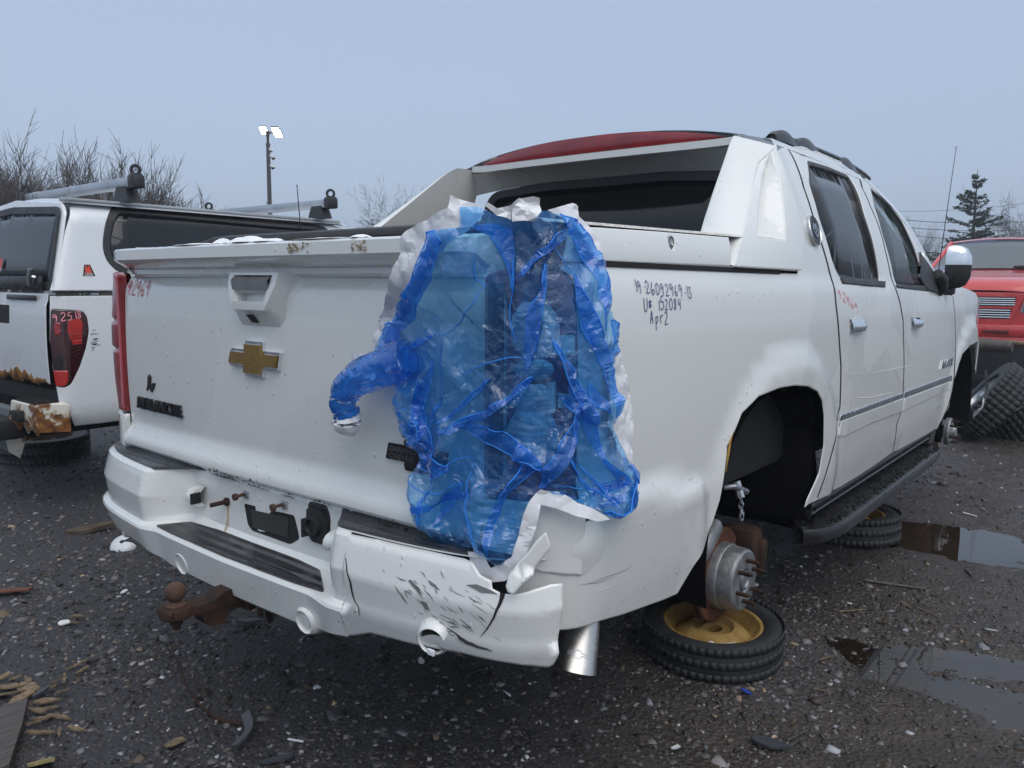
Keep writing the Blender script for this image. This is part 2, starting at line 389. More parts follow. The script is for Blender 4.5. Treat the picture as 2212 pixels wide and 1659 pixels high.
def panel(name, outline, f, mat, parent=None, holes=(), step=.04, edge=.012, thick=.005, rnd=.003, out=None, disp=None, sheet=False, kind=None):
    """a sheet-metal panel: outline and holes in the parameter plane of f(u,v), edges rounded and turned inwards"""
    loops = [np.array(outline, float)]+[np.array(h, float) for h in holes]
    loops = [resample(l, edge) for l in loops]
    ins = [offs(loops[0], .006)]+[offs(h, -.006) for h in loops[1:]]
    pts = []; edges = []
    for l in loops:
        n0 = len(pts); pts += [tuple(q) for q in l]; edges += [(n0+k, n0+(k+1)%len(l)) for k in range(len(l))]
    nb = len(pts)
    def inside(x, y): 
        r = inpoly(x, y, loops[0])
        for h in loops[1:]: r &= ~inpoly(x, y, h)
        return r
    lo, hi = loops[0].min(0), loops[0].max(0)
    gx, gy = np.meshgrid(np.arange(lo[0]+step*.37, hi[0], step), np.arange(lo[1]+step*.41, hi[1], step))
    gp = np.stack([gx.ravel(), gy.ravel()], 1)
    keep = inside(gp[:,0], gp[:,1]); gp = gp[keep]
    bl = np.vstack(loops)
    if len(gp):
        dm = np.min(np.hypot(gp[:,None,0]-bl[None,:,0], gp[:,None,1]-bl[None,:,1]), 1) if len(gp)*len(bl) < 2e7 else np.full(len(gp), 1.)
        gp = gp[dm > max(.009, step*.45)]
    if rnd and not sheet:
        ip = np.vstack(ins); ip = ip[inside(ip[:,0], ip[:,1])]
        dm = np.min(np.hypot(ip[:,None,0]-bl[None,:,0], ip[:,None,1]-bl[None,:,1]), 1); ip = ip[dm > .004]
        gp = np.vstack([gp, ip]) if len(gp) else ip
    allp = [Vector(p) for p in pts]+[Vector(p) for p in gp]
    vv, ee, ff, ov, oe, of = geometry.delaunay_2d_cdt(allp, edges, [], 0, 1e-6)
    q = np.array([v[:] for v in vv]); src = [o[0] if o else -1 for o in ov]
    isb = np.array([any(i < nb for i in o) if o else False for o in ov])
    T = np.array([t for t in ff if len(t) == 3]); c = q[T].mean(1); T = T[inside(c[:,0], c[:,1])]
    X = f(q[:,0], q[:,1]); e = 1e-4
    Nn = np.cross(f(q[:,0]+e, q[:,1])-X, f(q[:,0], q[:,1]+e)-X); Nn /= np.linalg.norm(Nn, axis=1, keepdims=True)+1e-15
    ref = np.array(out, float) if out is not None else CAMP-X.mean(0)
    if (Nn@ref).sum() < 0: Nn = -Nn
    if disp is not None: X = X+Nn*disp(q[:,0], q[:,1])[:,None]
    fn = np.cross(X[T[:,1]]-X[T[:,0]], X[T[:,2]]-X[T[:,0]])
    flip = (fn*Nn[T[:,0]]).sum(1) < 0; T[flip] = T[flip][:, ::-1]
    used = np.unique(T)
    front = X-Nn*(rnd*isb)[:,None] if not sheet else X
    if sheet:
        o = mesh(name, front, T, mat, parent, True, None, kind); return o
    ed = {}
    for t in T:
        for a, b in ((t[0],t[1]), (t[1],t[2]), (t[2],t[0])): ed[(int(a),int(b))] = 1
    bed = [k for k in ed if (k[1],k[0]) not in ed]
    bi = sorted({i for k in bed for i in k}); mp = {i: len(front)+n for n, i in enumerate(bi)}
    V = np.vstack([front, X[bi]-Nn[bi]*thick]); F = [tuple(t) for t in T]+[(b, a, mp[a], mp[b]) for a, b in bed]
    o = mesh(name, V, F, mat, parent, True, None, kind)
    nn = Nn.copy()
    if disp is None:
        me = o.data; ln = []
        # shading normals from the true surface on the front, edge-facing on the turned-in rim
        cnt = [0]*len(V); en = np.zeros((len(V),3))
        for a, b in bed:
            t_ = X[b]-X[a]; r_ = np.cross(t_, Nn[a]); 
            r_ /= np.linalg.norm(r_)+1e-12
            for i in (a, b): en[i] += r_; en[mp[i]] += r_
        for i in bi:
            v = nn[i]*.8+en[i]/(np.linalg.norm(en[i])+1e-9)*.6; nn[i] = v/np.linalg.norm(v)
        full = np.vstack([nn, en[len(front):]/(np.linalg.norm(en[len(front):], axis=1, keepdims=True)+1e-9)])
        me.normals_split_custom_set_from_vertices([tuple(v) for v in full])
    else: o.data.set_sharp_from_angle(angle=math.radians(45))
    return o
def text_mesh(name, s, f, size, mat, parent=None, depth=.002, bold=.0, align='CENTER', shear=0., spacing=1., xs=1., kind=None):
    """letters laid on a surface: f(a,b,h) -> point"""
    cu = bpy.data.curves.new(name, 'FONT'); cu.body = s; cu.size = size; cu.extrude = depth; cu.offset = bold
    cu.align_x = align; cu.align_y = 'CENTER'; cu.shear = shear; cu.space_character = spacing; cu.resolution_u = 2
    t = bpy.data.objects.new('tmp', cu); COL.objects.link(t)
    dg = bpy.context.evaluated_depsgraph_get(); me = bpy.data.meshes.new_from_object(t.evaluated_get(dg)); bpy.data.objects.remove(t)
    V = [f(v.co.x*xs, v.co.y, v.co.z+depth) for v in me.vertices]; F = [tuple(p.vertices) for p in me.polygons]
    return mesh(name, V, F, mat, parent, False)
STROKE = {'0': [[(.5,1),(.12,.75),(.1,.3),(.4,0),(.8,.2),(.85,.7),(.5,1)]], '1': [[(.45,1),(.5,0)]],
 '2': [[(.15,.8),(.45,1),(.75,.8),(.6,.5),(.15,.1),(.3,0),(.9,.08)]], '3': [[(.15,.95),(.7,1),(.4,.62),(.8,.4),(.6,.02),(.1,.1)]],
 '4': [[(.2,1),(.15,.5),(.8,.55)],[(.75,1),(.7,0)]], '5': [[(.8,1),(.3,.97),(.2,.58),(.65,.6),(.8,.3),(.5,0),(.1,.1)]],
 '6': [[(.5,1),(.2,.6),(.12,.2),(.45,0),(.75,.2),(.6,.42),(.2,.3)]], '8': [[(.7,.85),(.4,1),(.25,.75),(.7,.35),(.5,0),(.2,.2),(.65,.65),(.7,.85)]],
 '9': [[(.7,.75),(.4,1),(.12,.75),(.35,.52),(.7,.75),(.72,.4),(.62,-.05)]], '.': [[(.35,.42),(.6,.45)]], '#': [[(.35,.9),(.3,.2)],[(.65,.9),(.6,.2)],[(.1,.7),(.9,.75)],[(.1,.4),(.9,.45)]],
 'U': [[(.15,.95),(.15,.2),(.5,.0),(.8,.3),(.85,.95)]], 'A': [[(.05,0),(.4,1),(.5,.9),(.75,0)],[(.2,.4),(.7,.45)]],
 'p': [[(.2,.6),(.25,-.35)],[(.2,.5),(.55,.62),(.7,.35),(.3,.1)]], 'r': [[(.2,.6),(.25,0)],[(.22,.4),(.5,.62),(.75,.55)]], ' ': []}
def handwrite(name, s, f, org, h, adv, mat, parent, wd=.0035, slope=0., wob=.12):
    """pen strokes as thin ribbons on surface f(u,v), text running along +u"""
    mb = MB(); x = 0.; rr = random.Random(len(s)*13+7)
    for ch in s:
        k = 1+rr.uniform(-wob, wob); dy = rr.uniform(-wob, wob)*h*.6
        for st in STROKE.get(ch, []):
            p = smooth_line(st, 4) if len(st) > 2 else np.array(resample(st, .25, False))
            pu = org[0]+(x+p[:,0]*adv*.82*k); pv = org[1]+dy+slope*(x+p[:,0]*adv)+p[:,1]*h*k
            d = np.gradient(np.stack([pu, pv], 1), axis=0); d /= np.linalg.norm(d, axis=1, keepdims=True)+1e-9
            nx, ny = -d[:,1]*wd/2, d[:,0]*wd/2
            mb.grid(np.stack([f(pu+nx, pv+ny), f(pu-nx, pv-ny)], 1))
        x += adv*(.55 if ch in '.1' else 1)
    return mb.obj(name, mat, parent, None, False)

def inset(f, d):
    def g(a, b):
        X = f(a, b); e = 1e-4; N = np.cross(f(a+e, b)-X, f(a, b+e)-X); N /= np.linalg.norm(N, axis=-1, keepdims=True)+1e-15
        s = np.sign((N*np.array([1.,-.3,0])).sum(-1)); return X+N*(s*d)[..., None]
    return g

def gapline(name, pts, f, parent, wd=.0075, d=-.0006):
    """dark strip filling a panel gap, in place of its shade and seal: pts are parameters on f"""
    p = resample(np.array(pts, float), .03, False); t = np.gradient(p, axis=0); t /= np.linalg.norm(t, axis=1, keepdims=True); n = np.stack([-t[:,1], t[:,0]], 1)*wd
    g = inset(f, d); return MB().grid(np.stack([g(*(p+n).T), g(*(p-n).T)], 1)).obj(name, MAT['gap'], parent, None, False)
# ================================================================== THE WHITE PICKUP
TR = empty('pickup_truck', 'pearl white crew cab pickup without wheels, blue plastic sheet over its rear corner', 'pickup truck', (0, 0, 0))
_xs = spline([.28,.36,.44,.52,.60,.68,.76,.9,1.05,1.15,1.21,1.25,1.27,1.30,1.40,1.50,1.60,1.68,1.73,1.76,1.79],
             [.935,.955,.968,.979,.985,.990,.993,.996,.994,.989,.982,.969,.964,.960,.940,.908,.866,.820,.784,.754,.70])
def flare(y, z):
    r = np.zeros(np.broadcast(y, z).shape)
    for cy, s in ((1.30, 1), (4.60, 1)):
        d = np.hypot((y-cy)/.50, (z-.42)/.475)
        r = r+.020*sm(1.34, 1.10, d)*sm(1.12, .98, z)
    return r
def SX(y, z):
    """right body side: x as a function of y (forward) and z"""
    x = _xs(z)+flare(y, z)
    # lower rear quarter stands proud with a bevelled shoulder that dies out before the arch
    zt = .80-.075*np.clip((y-.1)/.62, 0, 1)
    x = x+.028*sm(zt, zt-.075, z)*sm(.745, .66, y)
    # rub strip band on the doors
    x = x-.06*np.clip((y-4.55)/.7, 0, 2)**2
    # bonnet side falls away in front of the doors
    return x
def S(y, z):
    y, z = np.broadcast_arrays(np.asarray(y, float), np.asarray(z, float)); return np.stack([SX(y, z), y, z], -1)
# rear corner: path from the tailgate edge round to the side
def W(u, z):
    u, z = np.broadcast_arrays(np.asarray(u, float), np.asarray(z, float))
    t = np.clip((u+.09)/.27, 0, 1)
    bx = _xs(z)+.028*sm(.80, .725, z)
    A = np.stack([np.full(u.shape, .82), np.full(u.shape, -.02)], -1); B = np.stack([np.full(u.shape, .925), np.full(u.shape, -.012)], -1)
    Cc = np.stack([bx, np.full(u.shape, .04)], -1); D = np.stack([bx, np.full(u.shape, .18)], -1); t_ = t[..., None]
    q = (1-t_)**3*A+3*t_*(1-t_)**2*B+3*t_**2*(1-t_)*Cc+t_**3*D
    x = np.where(u > .18, SX(u, z), q[..., 0]); y = np.where(u > .18, u, q[..., 1])
    low = np.clip((-.09-u), 0, 9); x = x-low
    return np.stack([x, y, z], -1)
def mirror(o, name=None):
    c = o.copy(); c.data = o.data.copy(); COL.objects.link(c); c.parent = o.parent
    for v in c.data.vertices: v.co.x = -v.co.x
    c.data.flip_normals(); return c
wpx = lambda pts, g=(.5, 1.0): trace(W, pts, g)

# --- quarter panel
arch = [(1740,1097),(1745,1080),(1771,1022),(1781,963),(1782,898),(1778,866),(1768,846),(1748,835),(1719,833),(1687,838),(1641,856),(1605,892),(1589,931),(1573,963),(1557,1080),(1539,1135),(1513,1206)]
gapR = [(1694,312),(1709,333),(1735,404),(1756,468),(1776,532),(1794,597),(1805,656),(1810,700),(1813,745),(1816,790),(1814,878),(1807,936),(1792,995),(1765,1076)]
q1 = wpx(gapR, (1.5, 1.7)); q2 = wpx(arch, (1.6, .45)); q3 = wpx([(1464,1284),(1438,1296),(1350,1328),(1290,1346)], (.6, .45))
topz = 1.262
sailfront = wpx([(1722,583),(1728,520),(1715,455),(1692,380),(1672,330)], (1.3, 1.27))
quarter_out = [(-.05,.765),(.118,.765),(.118,1.235),(.09,1.250),(.10,topz)]+[(y, topz) for y in np.arange(.2, sailfront[0][0], .15)]+[(sailfront[0][0]+.01, topz)]+[(a+.006, b) for a, b in sailfront[1:]]+q1+q2+q3+[(-.02,.49)]
quarter = panel('quarter_panel', quarter_out, W, MAT['white_side'], TR, step=.045)
mirror(quarter)
# rust streak on the wheel-arch edge
rs = [inv(W, *p, (.8,.9)) for p in [(1588,922),(1578,950),(1573,985),(1568,1020)]]
mb = MB(); P = np.array([W(np.array(a), np.array(b)) for a, b in rs]); mb.tube(P+np.array([-.002,.003,0]), [.0015,.004,.0035,.002], 8)
mb.obj('rust_streak', rustmat('orange_rust', (.30,.16,.03), (.45,.28,.07)), TR)
# --- doors
rd_front = [(1953,790),(1951,848),(1946,892),(1937,919),(1929,978)]
bgapU = [(1848,372),(1862,405),(1880,445),(1899,491),(1912,540),(1921,579),(1934,622),(1944,654),(1951,693),(1952,740)]
rdo = [(a+.013, b) for a, b in q1]+trace(S, [(1740,1093),(1816,1053),(1890,1006)], (1.7,.4))+[(a-.003, b) for a, b in trace(S, rd_front[::-1]+bgapU[::-1], (2.85,.5))]+trace(S, [(1820,350),(1770,328),(1735,316)], (2.3,1.73))
win_r = trace(S, [(1744,345),(1790,359),(1832,377),(1848,401),(1869,465),(1889,530),(1903,608),(1860,609),(1815,600),(1798,563),(1772,478),(1749,400)], (1.8,1.68))
win_r = fillet(win_r, .03, 3)
rear_door = panel('rear_door', rdo, S, MAT['white_side'], TR, holes=[win_r], step=.045)
fgap = [(2024,928),(2037,903),(2050,872),(2058,838),(2062,800),(2064,760),(2064,715),(2062,670),(2058,640)]
fdo = [(a+.009, b) for a, b in trace(S, bgapU+rd_front, (2.3,1.7))]+trace(S, [(1945,971),(1992,945)], (2.9,.42))+[(a-.003, b) for a, b in trace(S, fgap, (3.7,.45))]+trace(S, [(2040,622),(2012,580),(1985,530),(1958,485),(1925,445),(1892,412),(1868,388)], (3.9,1.25))
win_f = trace(S, [(1880,404),(1916,434),(1949,476),(1974,530),(1990,583),(2006,620),(1975,622),(1938,617),(1928,582),(1908,511),(1889,446)], (2.6,1.65))
win_f = fillet(win_f, .02, 3)
front_door = panel('front_door', fdo, S, MAT['white_side'], TR, holes=[win_f], step=.05)
def ring(name, hole, wdt, f, mat, parent, d=.003, th=.02, outer=0.0):
    h = resample(hole, .02); return panel(name, offs(h, -outer), f if not d else inset(f, d), mat, parent, holes=[offs(h, wdt)], step=.5, thick=th, rnd=.002)
for dr, wn_, nm, wd in ((rear_door, win_r, 'tint', .03), (front_door, win_f, 'glass', .022)):
    ring('window_seal', wn_, wd*.5, S, MAT['black'], dr, -.004, .010, .002)
    panel('window', offs(resample(wn_, .03), -.004), inset(S, -.009), MAT[nm], dr, step=.15, thick=.004, rnd=0)
# bottom sill seal of the rear window
sl_ = trace(S, [(1814,601),(1820,613),(1911,621),(1911,608)], (1.85,1.24)); panel('sill_seal', sl_, inset(S, .006), MAT['black'], rear_door, step=.1, thick=.012)
sl_ = trace(S, [(1934,616),(1938,622),(2026,632),(2022,618)], (2.5,1.24)); panel('sill_seal', sl_, inset(S, .005), MAT['black'], front_door, step=.1, thick=.012)
gapline('panel_gap', [(a+.0065, b) for a, b in q1], S, TR); gapline('panel_gap', [(a+.003, b) for a, b in trace(S, bgapU+rd_front, (2.3,1.7))], S, TR); gapline('panel_gap', [(a+.0025, b) for a, b in trace(S, fgap, (3.7,.45))], S, TR)  # near-black strips put the shade and rubber seal of the gaps in as colour
# door handles with their cups
for dr, (px, py), k in ((rear_door, (1852,703), 1.), (front_door, (1979,697), 1.)):
    a, b = inv(S, px, py, (2.2, 1.05)); L = .20; Y = np.linspace(-L/2, L/2, 13)
    ct = S(np.array(a), np.array(b)); A = []
    for y in Y:
        t = (y+L/2)/L; h = .026*(1-.45*sm(.55, 1., t)); o = .030*math.sin(math.pi*min(max(t, .04), .96))**.4
        A.append([[ct[0]+dx, ct[1]+y, ct[2]+dz] for dx, dz in ((-.004, h*1.1), (o*.35, h*1.0), (o*.95, h*.25), (o, -h*.35), (o*.8, -h*.85), (-.004, -h*.95))])
    MB().grid(np.array(A), False, False).obj('handle', MAT['chrome'], dr, 50)
    cup = [(a+.038*math.cos(t), b+.072*math.sin(t)) for t in np.linspace(0, 2*np.pi, 28)[:-1]]
    panel('handle_cup', cup, inset(S, .0015), MAT['white'], dr, step=.02, thick=.004, rnd=.001, disp=lambda u, v, a=a, b=b: -.004*np.clip(1-np.hypot((u-a)/.036, (v-b)/.068)**2, 0, 1))
# chrome rub strips and the raised band under them
for dr, pts in ((rear_door, [(1816,896),(1949,848),(1949,859),(1815,909)]), (front_door, [(1955,846),(2055,810),(2055,823),(1954,859)])):
    q = trace(S, pts, (1.9, .73)); panel('rub_strip', q, inset(S, .007), MAT['chrome_dirty'], dr, step=.15, thick=.012, rnd=.004)
for dr, pts in ((rear_door, [(1815,909),(1949,860),(1947,889),(1880,915),(1825,942),(1812,946),(1811,940)]), (front_door, [(1954,860),(2054,824),(2053,842),(2000,865),(1950,888)])):
    q = trace(S, pts, (1.9, .7)); panel('lower_moulding', q, inset(S, .006), MAT['white_side'], dr, step=.08, thick=.01, rnd=.004)
# pen numbers and model lettering on the side
def S2(u, v): return inset(W, .0012)(np.asarray(u, float), np.asarray(v, float))
o_ = inv(W, 1371, 622, (.35, 1.2)); handwrite('pen_writing', '19.26092969.13', S2, (o_[0], o_[1]-.010), .029, .0235, MAT['ink'], TR, .0026, -.05)
o_ = inv(W, 1390, 664, (.35, 1.1)); handwrite('pen_writing', 'U# 152084', S2, (o_[0], o_[1]-.010), .029, .0225, MAT['ink'], TR, .0026, .02)
o_ = inv(W, 1404, 694, (.35, 1.05)); handwrite('pen_writing', 'Apr2', S2, (o_[0], o_[1]-.008), .030, .023, MAT['ink'], TR, .0026)
o_ = inv(S, 1810, 628, (1.9, 1.2)); handwrite('pen_writing', '92969', lambda u, v: inset(S, .0012)(np.asarray(u, float), np.asarray(v, float)), (o_[0], o_[1]-.02), .03, .05, MAT['pinkink'], rear_door, .004, -.28)
o_ = inv(S, 2044, 785, (3.9, .85))
text_mesh('lettering', 'AVALANCHE', lambda a, b, h: tuple(inset(S, .001)(np.array(o_[0]+a), np.array(o_[1]+b))+np.array([h, 0, 0])), .062, MAT['chrome_dirty'], front_door, .003, .002, shear=.2, xs=.9)
# scratches across the doors
for dr, pts, wd in ((rear_door, [(1830,860),(1880,858),(1935,846)], .006), (front_door, [(1956,842),(2000,834),(2030,828)], .005), (rear_door, [(1832,808),(1864,807)], .014), (rear_door, [(1880,806),(1925,797),(1975,788)], .007), (rear_door, [(1838,919),(1850,917)], .006)):
    q = np.array(trace(S, pts, (2.2, .8))); mb = MB(); e = wd*np.sin(np.linspace(.15, np.pi-.15, len(q)))/2
    I = inset(S, .0012); mb.grid(np.stack([I(q[:,0], q[:,1]+e), I(q[:,0], q[:,1]-e)], 1)); mb.obj('scratch', MAT['whiteprint'], dr, None, False)
# --- front fender and bonnet
archF = [(2050,883),(2062,820),(2071,790),(2079,766),(2097,746),(2110,739),(2118,739),(2123,744),(2127,770),(2130,800)]
ffo = [(a+.008, b) for a, b in trace(S, fgap, (3.7,.45))][::-1]
ffo = ffo+trace(S, [(2036,906),(2050,880)], (3.8,.5))+trace(S, archF[1:], (4.1,.6))
zf = ffo[-1][1]; ffo += [(5.10, .62), (5.16, .8), (5.16, 1.0), (5.05, 1.12), (4.75, 1.19), (4.3, 1.225), (4.05, 1.245)]
fender = panel('front_fender', ffo, S, MAT['white_side'], TR, step=.06, out=(1,0,0)); mirror(fender)
A = []
for y, zc, hw in ((3.75,1.285,.93),(4.1,1.275,.945),(4.5,1.245,.955),(4.8,1.205,.94),(5.02,1.14,.90),(5.12,1.02,.86),(5.16,.85,.85),(5.17,.6,.84),(5.15,.4,.82)):
    A.append([[x*hw, y-.03*x*x, zc-.055*abs(x)**3] for x in np.linspace(-1, 1, 17)])
MB().grid(np.array(A)).obj('hood', MAT['white'], TR, 60)
# trailing end of the front bumper cover in front of the arch
mb = MB(); A = [[U(2132,792,0,.995), U(2127,800,0,.90)], [U(2136,845,0,.995), U(2128,843,0,.90)], [U(2124,882,0,.985), U(2119,879,0,.90)], [U(2101,905,0,.96), U(2103,890,0,.87)]]
mb.grid(np.array(A)); mb.obj('bumper_end', MAT['white'], TR)
# A pillar strip between door frame and windscreen, roof, windscreen
apl = [(1868,386),(1892,410),(1925,443),(1958,483),(1985,528),(2012,578),(2040,620)]
apo = [(1876,384),(1902,405),(1934,440),(1967,480),(1993,525),(2019,577),(2044,616)]
a3 = np.array([S(np.array(a), np.array(b)) for a, b in trace(S, apl, (2.6,1.72))])
b3 = np.array([S(np.array(a), np.array(b)) for a, b in trace(S, apo, (2.7,1.72))])+np.array([-.03, .03, .0])
A = np.stack([a3+np.array([-.003,0,0]), (a3+b3)/2+np.array([.008,.006,.004]), b3, b3+np.array([-.05,.03,-.02])], 1)
pil = MB().grid(A).obj('a_pillar', MAT['white'], TR, 60); mirror(pil)
zr = lambda y: 1.838-.012*np.clip((y-1.6)/.8, 0, 1)**2*0-.05*np.clip((y-2.6)/.9, 0, 2)**2
A = []
for y in list(np.linspace(1.60, 3.2, 15)):
    row = []
    for x in np.linspace(-1, 1, 25):
        hw = .735; zc = zr(y); row.append([x*hw, y, zc-.07*abs(x)**2.6-.01*x*x])
    A.append(row)
A = np.array(A); roof = MB().grid(A).obj('roof', MAT['white'], TR, 60)
# roof edge down to the door frames
yy = np.linspace(1.62, 2.72, 24); e0 = np.array([[.735, max(y, 1.6), zr(max(y, 1.6))-.08] for y in yy]); zs = np.interp(yy, [1.6,2.2,2.72],[1.735,1.735,1.715])
e1 = S(yy, zs); em = (e0+e1)/2+np.array([.012, 0, .008])
mirror(MB().grid(np.stack([e0, em, e1], 1)).obj('roof_edge', MAT['white'], TR, 60))
ws = np.array([[[x*(.66+.20*t), 3.18+1.0*t-.10*x*x, 1.79-.55*t-.02*x*x] for x in np.linspace(-1, 1, 13)] for t in np.linspace(0, 1, 6)])
MB().grid(ws).obj('windscreen', MAT['glass2'], TR, 60)
# roof rails with their feet
for s in (1, -1):
    mb = MB(); yy = np.linspace(1.90, 3.25, 22); P = np.array([[s*.668, y, zr(y)-.022+.012*max(0, math.sin(math.pi*(y-1.9)/1.35))**.5] for y in yy]); mb.tube(P, .015, 8, True, .9)
    rail = mb.obj('roof_rail', MAT['blackwet'], TR)
    for y0, L, h in ((1.88, .26, .046), (2.12, .30, .052), (2.70, .28, .046)):
        mb = MB(); A = []
        for t in np.linspace(0, 1, 12):
            hh = h*math.sin(math.pi*(.08+.84*t))**.6*(1.1-.35*t); y = y0+L*t; zb = zr(y)-.045
            A.append([[s*.668+dx*.034*(1-.3*abs(2*t-1)), y, zb+hh*hz*1.25] for dx, hz in ((-1,0),(-.9,.6),(-.45,.98),(.45,.98),(.9,.6),(1,0))])
        mb.grid(np.array(A)).obj('rail_foot', MAT['blackwet'], rail, 50)
mb = MB(); P = [[x, 2.05, zr(1.9)+.022-.055*(x/.64)**2] for x in np.linspace(-.64, .64, 15)]; mb.tube(P, .014, 8); mb.obj('roof_rail', MAT['blackwet'], TR)
# --- high brake light, rear overhang, rear window
chu = [(1042,356),(1089,335),(1167,311),(1245,298),(1323,288.5),(1402,285),(1480,285),(1530,288),(1564,293.5)]
chb = [(1042,357),(1070,356),(1128,349),(1206,339),(1284,327),(1362,317),(1441,309),(1519,301),(1564,295)]
yl = lambda x: 1.535+.06*(x/.6)**2
def yU(px, py):
    y = 1.55
    for _ in range(8): X = U(px, py, 1, y); y = float(yl(X[0]))
    return U(px, py, 1, y)
cu_, cb_ = np.array([yU(*p) for p in chu]), np.array([yU(*p) for p in chb])
cu_ = smooth_line(cu_, 4); cb_ = smooth_line(cb_, 4)
from_x = np.linspace(-.6, .6, 25)
def at_x(L): i = np.argsort(L[:,0]); return np.stack([from_x, np.interp(from_x, L[i,0], L[i,1]), np.interp(from_x, L[i,0], L[i,2])], 1)
cu2, cb2 = at_x(cu_), at_x(cb_)
sy = lambda a: (a+a[::-1])/2
for L in (cu2, cb2): L[:,2] = sy(L[:,2])
md = (cu2+cb2)/2-np.array([0,.007,0])*(np.clip(cu2[:,2]-cb2[:,2], 0, .05)/.05)[:,None]
BL = MB().grid(np.stack([cu2+[0,.02,.001], cu2, md, cb2, cb2+[0,.02,0]], 1)).obj('brake_light', MAT['redlens'], TR, 60)
# trim round the lamp
tr0 = np.stack([from_x*1.11, yl(from_x)+.05, np.interp(from_x, from_x, cu2[:,2])+.004], 1)
rf = np.array([[x, 1.62, zr(1.6)-.07*abs(x/.735)**2.6-.01*(x/.735)**2] for x in from_x*1.11])
MB().grid(np.stack([rf, tr0, cu2*[1.11,1,1]+[0,.004,0]], 1)).obj('roof_trim', MAT['white'], TR, 60)
lip = cb2*[1.11,1,1]+np.array([0,-.004,-.004]); lip2 = lip+np.array([0,.0,-.026]); 
MB().grid(np.stack([cb2*[1.11,1,1]+[0,.006,0], lip, lip2, lip2+[0,.012,-.004]], 1)).obj('overhang_lip', MAT['white'], TR, 60)
wt = np.stack([from_x*1.24, 1.705-.05*(from_x/.6)**2, 1.682-.045*np.abs(from_x/.6)**3], 1)
u0 = lip2*[1.06,1,1]+[0,.013,-.004]
MB().grid(np.stack([u0, u0*.5+wt*.5+[0,0,.012], wt], 1)).obj('overhang_underside', MAT['white'], TR, 60)
def wing(x, z): x, z = np.broadcast_arrays(np.asarray(x, float), np.asarray(z, float)); return np.stack([x, 1.70-.05*(x/.6)**2-.10*(1.68-z), z], -1)
wout = fillet([(-.66,1.20),(.66,1.20),(.655,1.50),(.60,1.655),(.3,1.683),(-.3,1.683),(-.60,1.655),(-.655,1.50)], .06)
panel('rear_window_frame', wout, wing, MAT['black'], TR, holes=[offs(resample(wout, .03), .038)], step=.08, thick=.02)
panel('rear_window', offs(resample(wout, .03), .03), lambda x, z: wing(x, z)+np.array([0,.008,0]), MAT['tint'], TR, step=.15, thick=.004, rnd=0)
# --- sail panels (buttresses)
crease_px = [(1574,575),(1586,530),(1594,497),(1602,462),(1609,432),(1615,400),(1621,375),(1627,352),(1633,331)]
crX = np.array([U(*p, 0, x) for p, x in zip(crease_px, (.965,.940,.915,.885,.863,.836,.811,.789,.768))])
cr = [(X[1], X[2]) for X in crX]
crs = cr+[(cr[-1][0]+.07, cr[-1][1]+.030)]
dl = np.array([float(SX(X[1], X[2])-X[0]) for X in crX])
sfz = np.array(sailfront)[::1]; sfz = sfz[np.argsort(sfz[:,1])]; crz = np.array(cr)
def FS(y, z):
    y, z = np.broadcast_arrays(np.asarray(y, float), np.asarray(z, float))
    yc, yf, d = np.interp(z, crz[:,1], crz[:,0]), np.interp(z, sfz[:,1], sfz[:,0]), np.interp(z, crz[:,1], dl)
    w = np.clip((yf-y)/np.maximum(yf-yc, .1), 0, 1.1); X = S(y, z); X[...,0] -= d*w*w*(1.6-.6*w)-.016; return X
sf = [(a, b) for a, b in sailfront]
top_ = [(max(crs[-1][0], sf[-1][0])+.04, min(1.765, max(crs[-1][1], sf[-1][1])+.02))]
bot = [(y, 1.272) for y in np.linspace(sf[0][0]-.02, crs[0][0]+.1, 4)]
hole = trace(FS, [(1666,330),(1697,519),(1637,511),(1639,470),(1641,440),(1647,385),(1655,358)], (1.2,1.65)); hole = fillet(hole, .012, 2)
sail_out = crs+top_+sf[::-1]+bot
sail = panel('sail_panel', sail_out, FS, MAT['white'], TR, holes=[hole], step=.035, thick=.022, rnd=.002)
hr = resample(hole, .02); hz0 = hr[:,1].min(); hz1 = hr[:,1].max()
def hfrac(y, z):
    xs_ = []; 
    lo_ = np.full(np.shape(y), 9.); hi_ = np.full(np.shape(y), -9.); zc = np.clip(z, hz0+.004, hz1-.004)
    for (a0, b0), (a1, b1) in zip(hr, np.roll(hr, -1, 0)):
        m_ = ((b0-zc)*(b1-zc) <= 0) & (abs(b1-b0) > 1e-9); yy_ = a0+(a1-a0)*(zc-b0)/((b1-b0) if abs(b1-b0) > 1e-9 else 1.)
        lo_ = np.where(m_, np.minimum(lo_, yy_), lo_); hi_ = np.where(m_, np.maximum(hi_, yy_), hi_)
    return np.clip((hi_-y)/np.maximum(hi_-lo_, .02), 0, 1)
def floor_(y, z): X = FS(y, z); X[...,0] -= .004+.11*hfrac(np.asarray(y, float)+0*np.asarray(z), np.asarray(z, float)+0*np.asarray(y)); return X
rec = panel('grip_recess', hole, floor_, MAT['white'], sail, step=.02, sheet=True, out=(1,-.5,0))
wl_ = MB().grid(np.stack([FS(hr[:,0], hr[:,1])-np.array([.003,0,0]), floor_(hr[:,0], hr[:,1])], 1), True, False).obj('recess_wall', MAT['white'], sail, 60)
outer = FS(np.array([a for a, b in crs]), np.array([b for a, b in crs]))
inn_px = [((1510,500),.80),((1519,470),.79),((1527,446),.775),((1536,418),.76),((1545,392),.745),((1555,364),.73),((1564,338),.715),((1572,314),.70),((1578,300),.69),((1583,292),.68)]
inner = np.array([U(*p, 0, x) for p, x in inn_px]); inner = np.vstack([[.80, inner[0][1]-.1, 1.36], inner]); outer2 = np.vstack([outer[:1], outer])
